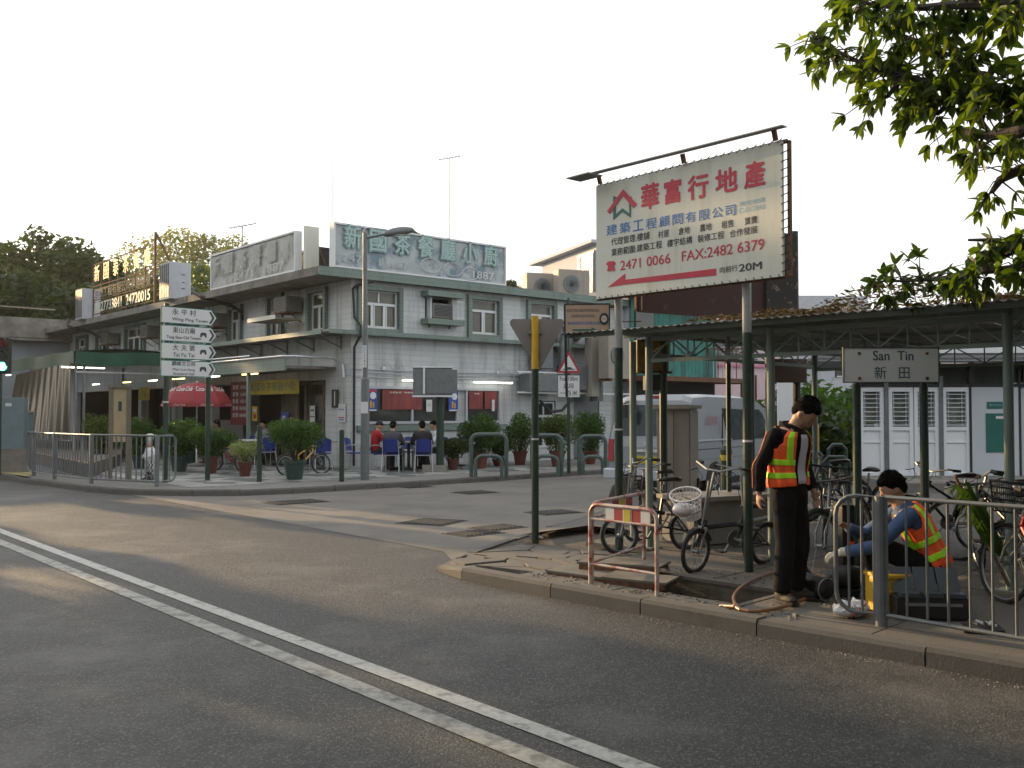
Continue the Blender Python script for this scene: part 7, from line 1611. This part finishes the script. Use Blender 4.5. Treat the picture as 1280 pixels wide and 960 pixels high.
# white T-shirt front and jacket collar, sleeve piping
def front_panel():
    m=MB(); vs=[]
    for j in range(13):
        f=.08+.84*j/12
        for i in range(9):
            a=-.30+.6*i/8; w,d=.17,.115
            for q0,q1 in zip(pf,pf[1:]):
                if q0[0]<=f<=q1[0]: k=(f-q0[0])/(q1[0]-q0[0]); w=q0[1]*(1-k)+q1[1]*k; d=q0[2]*(1-k)+q1[2]*k
            c=sp_(f); dv=(sp_(min(1,f+.02))-sp_(f-.02)).normalized(); la_=Vector((0,1,0)); fr=la_.cross(dv).normalized(); ad=.024+.004*math.sin(a*20+f*9); vs.append(c+fr*((d*1.04+ad)*math.cos(a*1.2*(1-.35*f)))+la_*((w*1.04+ad)*math.sin(a*1.2*(1-.35*f))))
    m.add(vs,[(j*9+i,j*9+i+1,(j+1)*9+i+1,(j+1)*9+i) for j in range(12) for i in range(8)]); m.obj('t_shirt','tshirt',t,smooth=True).modifiers.new('t','SOLIDIFY').thickness=.004
front_panel()
m=MB(); 
for s in (-1,1): m.tube([(-.06,s*.02,1.43),(-.03,s*.07,1.43),(.05,s*.075,1.38),(.10,s*.05,1.30)],[(.012,.03),(.012,.035),(.010,.03),(.008,.012)],10)
m.obj('collar','jacket',t,smooth=True)
for k in (0,1):
    ca,sa=math.cos(2.35+.45*k),-math.sin(2.35+.45*k); m=MB(); m.tube(smooth_line([Vector((x+ca*r_x,y+sa*r_x,z)) for x,y,z,r_x in ((-.01,-.175,1.375,.070),(-.045,-.198,1.26,.066),(-.075,-.216,1.18,.062),(-.115,-.235,1.10,.062),(-.124,-.236,.99,.055),(-.130,-.236,.92,.050))],.03),.0045,5); m.obj('sleeve_piping','piping',t)
# --- squatting worker
J=dict(pelvis=(-.36,0,.30),chest=(-.27,0,.55),neck=(-.12,0,.79),head=(-.055,0,.93),pitch=.50,yaw=.15,sL=(-.15,.18,.735),sR=(-.13,-.18,.735),eL=(.10,.27,.50),eR=(.14,-.25,.52),wL=(.33,.19,.435),wR=(.28,-.10,.60),hL=(1,-.1,-.25),nL=(0,-.4,-1),nR=(0,.6,-.6),
  hpL=(-.34,.09,.30),hpR=(-.34,-.09,.30),kL=(.10,.15,.50),kR=(.12,-.15,.47),aL=(.06,.13,.095),aR=(.0,-.14,.095),fL=(1,.15,0),fR=(1,-.15,0),cL=.9,cR=.8)
pw=G(1108,757); t,sp_,pf,la,_=person('squatting worker in an orange and lime vest and blue sleeves working over a pipe',pw,R(166),J,'bluejacket','trouser','skin',W_=.98,vox=.013)
vest(t,sp_,pf,.98,gap=.55,hem=.04)
g=MB(); hand(g,Vector(J['wL']),(1,-.1,-.25),(0,-.4,-1),1.16,.9,1); g.tube([Vector(J['wL'])-Vector((.05,-.015,-.012)),Vector(J['wL'])+Vector((.03,0,0))],[.038,.034],12); remesh(g.obj('glove','glove',t),.006,2,.4)
# --- his tools
t=T('yellow_box','yellow plastic box on the ground in front of the squatting worker','box',G(1118,768),.2); MB().box((0,.1,.14),(.22,.24,.26)).obj('body','yellow',t,bevel=.01); MB().box((0,.1,.285),(.24,.26,.03)).obj('lid','yellow',t,bevel=.006); MB().box((0,-.03,.17),(.2,.02,.02)).obj('rib','yellow',t)
mat('toolgrey',(.045,.055,.07),.5,var=.2)
t=T('toolbox','open black toolbox with grey trays behind the railing','toolbox',G(1165,775),-.12); MB().box((0,.10,.09),(.52,.28,.16)).obj('body','black',t,bevel=.012)
R0=Matrix.Rotation(-.62,3,'X')
for i in range(3):
    c=Vector((-.165+.165*i,.17,.26)); MB().box(c,(.155,.02,.22),rot=R0).obj('lid_panel','toolgrey',t,bevel=.004)
for i in range(3): MB().box((-.16+.16*i,-.0,.185),(.14,.10,.03)).obj('tray','toolgrey',t)
MB().bar((-.2,-.05,.12),(.2,-.05,.12),.02,.02).obj('handle','steel',t)
t=T('tool_tray','small open case of silver tools by the foot of the railing','tool case',G(1228,790),-.3); MB().box((0,0,.02),(.26,.18,.035)).obj('case','black',t,bevel=.006)
for i in range(7): c=Vector((random.uniform(-.1,.1),random.uniform(-.06,.06),.048)); a=random.random()*3; MB().bar(c-Vector((.04*math.cos(a),.04*math.sin(a),0)),c+Vector((.04*math.cos(a),.04*math.sin(a),.012)),.016,.014).obj('tool','chrome' if i%2 else 'plasticwhite',t)
t=T('plastic_bag','crumpled white plastic bag with red stripes by the squatting worker\'s foot','bag',G(1062,771),.3); g=MB()
g.ball((0,0,.055),(.14,.09,.055),22); g.ball((.10,.02,.06),(.08,.07,.06),16)
for i in range(len(g.v)): v=Vector(g.v[i]); n_=math.sin(v.x*71+v.y*40)+math.sin(v.y*87+2)+math.sin(v.z*93+v.x*59); g.v[i]=(v.x*(1+.03*n_),v.y*(1+.03*n_),max(.0,v.z*(1+.10*n_)))
g.obj('film','plasticwhite',t); m=MB(); m.tube([(-.06,-.098,.02),(0,-.102,.06),(.08,-.09,.11)],.007,5); m.tube([(.10,-.085,.03),(.02,-.104,.05),(-.05,-.09,.09)],.007,5); m.obj('stripe','red',t)
t=T('black_bin','black upright plastic bin with a red orange panel behind the left railing post','bin',G(1069,738),.1); MB().box((0,.12,.36),(.20,.2,.70)).obj('body','black',t,bevel=.01); MB().box((0,.015,.36),(.07,.012,.11)).obj('panel','vest',t); MB().box((0,.12,.72),(.22,.22,.02)).obj('lid','black',t,bevel=.005)
# --- seated diners
def seated(label,px,Y,rz,top,bottom='cloth_black',lean=0,cap=None,hair=True,arms='table',hairlen=0,W_=1.0,sleeve=1.0,skin='skin'):
    if arms=='table': e,w=(.20,.24,.74),(.36,.10,.80)
    else: e,w=(.10,.26,.72),(.28,.12,.66)
    J=dict(pelvis=(-.05,0,.50),chest=(-.08+lean*.5,0,.78),neck=(lean,0,1.02),head=(lean+.05,0,1.165),pitch=.2,sL=(lean-.01,.18,.95),sR=(lean-.01,-.18,.95),eL=e,eR=(e[0],-e[1],e[2]),wL=w,wR=(w[0],-w[1],w[2]),nL=(0,-.3,-1),nR=(0,.3,-1),
      hpL=(-.02,.09,.50),hpR=(-.02,-.09,.50),kL=(.38,.13,.50),kR=(.38,-.13,.50),aL=(.30,.15,.095),aR=(.36,-.14,.095))
    p=at(px,Y); return person(label,p,rz,J,top,bottom,skin,vox=.022,cap=cap,hair=hair,hairlen=hairlen,W_=W_,sleeve_to=sleeve)
seated('seated person in a red top and dark cap at the left of the group table',472,25.45,R(20),'cloth_red',cap='cloth_black',hair=False)
seated('seated person with their back to the road in a dark grey top',491,24.8,R(80),'cloth_grey',W_=1.1,arms='lap')
seated('seated person in a black jacket with their back to the road, right of the table',528,24.8,R(105),'cloth_black',W_=1.15,arms='lap')
seated('seated person in a white shirt facing the road, right of the group table',544,26.0,R(215),'cloth_white')
seated('person in pink seated under the awning beside the red umbrella',273,28.4,R(200),'cloth_pink',hair=True,hairlen=1)
seated('seated person in light grey bent over the table behind the second bollard',333,28.2,R(250),'cloth_lgrey',lean=.12)
# ================= off-frame street trees that shade the road
random.seed(77)
nC=Vector((.615,.788,0)); dS=Vector((math.sin(SUN_AZ),math.cos(SUN_AZ),0)); nC=Vector((-dS.y,dS.x,0)); nC=nC if nC.y>0 else -nC
def up_road(c,L,h,spread,label,clumps=12,per=150,size=.34,base=.12,leaf='leaf_dark'):
    p=nC*c+dS*L; tree(label,(p.x,p.y,0),h,spread,leaf,clumps,per,size,.2,base,group='street trees up the road',cat='street tree')
for i,(c,L,h,sp,lb) in enumerate([(8.75,33,12.5,.75,'slender street tree up the road nearest the restaurant tent'),(4.75,30,9.5,.6,'slender street tree up the road on the near verge'),
  (12.9,46,12,2.3,'broad tree up the road behind the tent'),(16.2,50,13,2.6,'broad tree farthest up the road'),(12.7,54,11,1.0,'middle tree up the road behind the tent'),(19.5,62,11.5,3.0,'wide tree far up the road, left of the end wing'),(23.0,66,11.5,3.0,'wide tree far up the road behind the end wing'),
  (5.15,38,11,.45,'slim verge tree farthest up the road on the near verge'),(2.25,35,12,.9,'tall slim verge tree up the road between the broad ones'),(1.2,36,12,1.2,'tall verge tree up the road before the broad ones'),(2.85,26,9,.9,'slim verge tree up the road nearest the broad ones'),(3.75,33,11,.9,'slim verge tree up the road beside the slender one'),(1.9,31,10,1.5,'verge tree up the road just beyond the three broad ones'),(-.6,30,10,2.4,'broad verge tree up the road, third from the camera side'),(-3.5,27,11,3.0,'broad verge tree up the road, second from the camera side'),(-8,24,11,3.2,'broad verge tree up the road, nearest the camera side')]):
    up_road(c,L,h,sp,lb,per=420 if sp>1.2 else 260)
for i,(x,y,h,sp,lb) in enumerate([(-9,-6,9,4.2,'unseen added tree behind the viewpoint to the left'),(-1.5,-8,10,4.6,'unseen added tree straight behind the viewpoint'),(6.5,-6,9.5,4.4,'unseen added tree behind the viewpoint to the right'),(13,-2,10,4.6,'large unseen tree added beyond the right picture edge'),(-16,-2,10,4.5,'unseen added tree far behind the viewpoint to the left'),(19,3,9,4,'unseen tree added beyond the right end of the walkway')]):
    tree(lb,(x,y,0),h,sp,'leaf_dark',18,300,.42,.25,.22,group='unseen trees added round the viewpoint',cat='tree')  # unseen trees added round the camera to cut the sky light

# thin bright air over the far trees
hz_=MB().box((20,45,14),(300,230,30.5)).obj('haze','black',None,kind='stuff'); hz_.data.materials.clear()
hm=bpy.data.materials.new('haze'); hm.use_nodes=True; hn=hm.node_tree; hn.nodes.remove(hn.nodes['Principled BSDF']); pvv=hn.nodes.new('ShaderNodeVolumePrincipled'); pvv.inputs['Density'].default_value=.0004; pvv.inputs['Color'].default_value=(.95,.93,.88,1); pvv.inputs['Anisotropy'].default_value=.5; hn.links.new(pvv.outputs[0],hn.nodes['Material Output'].inputs['Volume']); hz_.data.materials.append(hm)
# lettering becomes plain mesh of the measured size; heavy strokes are struck twice
bpy.context.view_layer.update()
dg=bpy.context.evaluated_depsgraph_get(); MC={}
for o,w,h in FIT:
    d=o.dimensions
    if d.x>1e-6 and d.y>1e-6: o.scale=(w/d.x,h/d.y,1) if (w and h) else ((w/d.x,)*3 if w else (h/d.y,)*3)
    if o.data.name not in MC:
        me=bpy.data.meshes.new_from_object(o.evaluated_get(dg)); b=BOLD.get(o.data.name,0)
        if b:
            V=[v.co.copy() for v in me.vertices]; P=[list(p.vertices) for p in me.polygons]; n=len(V); vs=[];fs=[]
            for k,(dx,dy) in enumerate([(-b,-b*.5),(b,-b*.5),(-b,b*.5),(b,b*.5)]+([(0,b),(0,-b)] if b>.02 else [])):
                vs+=[(v.x+dx,v.y+dy,v.z+k*.00025) for v in V]; fs+=[[i+k*n for i in p] for p in P]
            m2=bpy.data.meshes.new('lettering'); m2.from_pydata(vs,[],fs); m2.materials.append(o.data.materials[0]); me=m2
        MC[o.data.name]=me
        if not len(me.materials): me.materials.append(o.data.materials[0])
    nm=bpy.data.objects.new(o.name,MC[o.data.name]); sc.collection.objects.link(nm); nm.parent=o.parent; nm.location=o.location; nm.rotation_euler=o.rotation_euler; nm.scale=o.scale
for o,w,h in FIT: bpy.data.objects.remove(o)
for me in MC.values(): me.name='lettering'
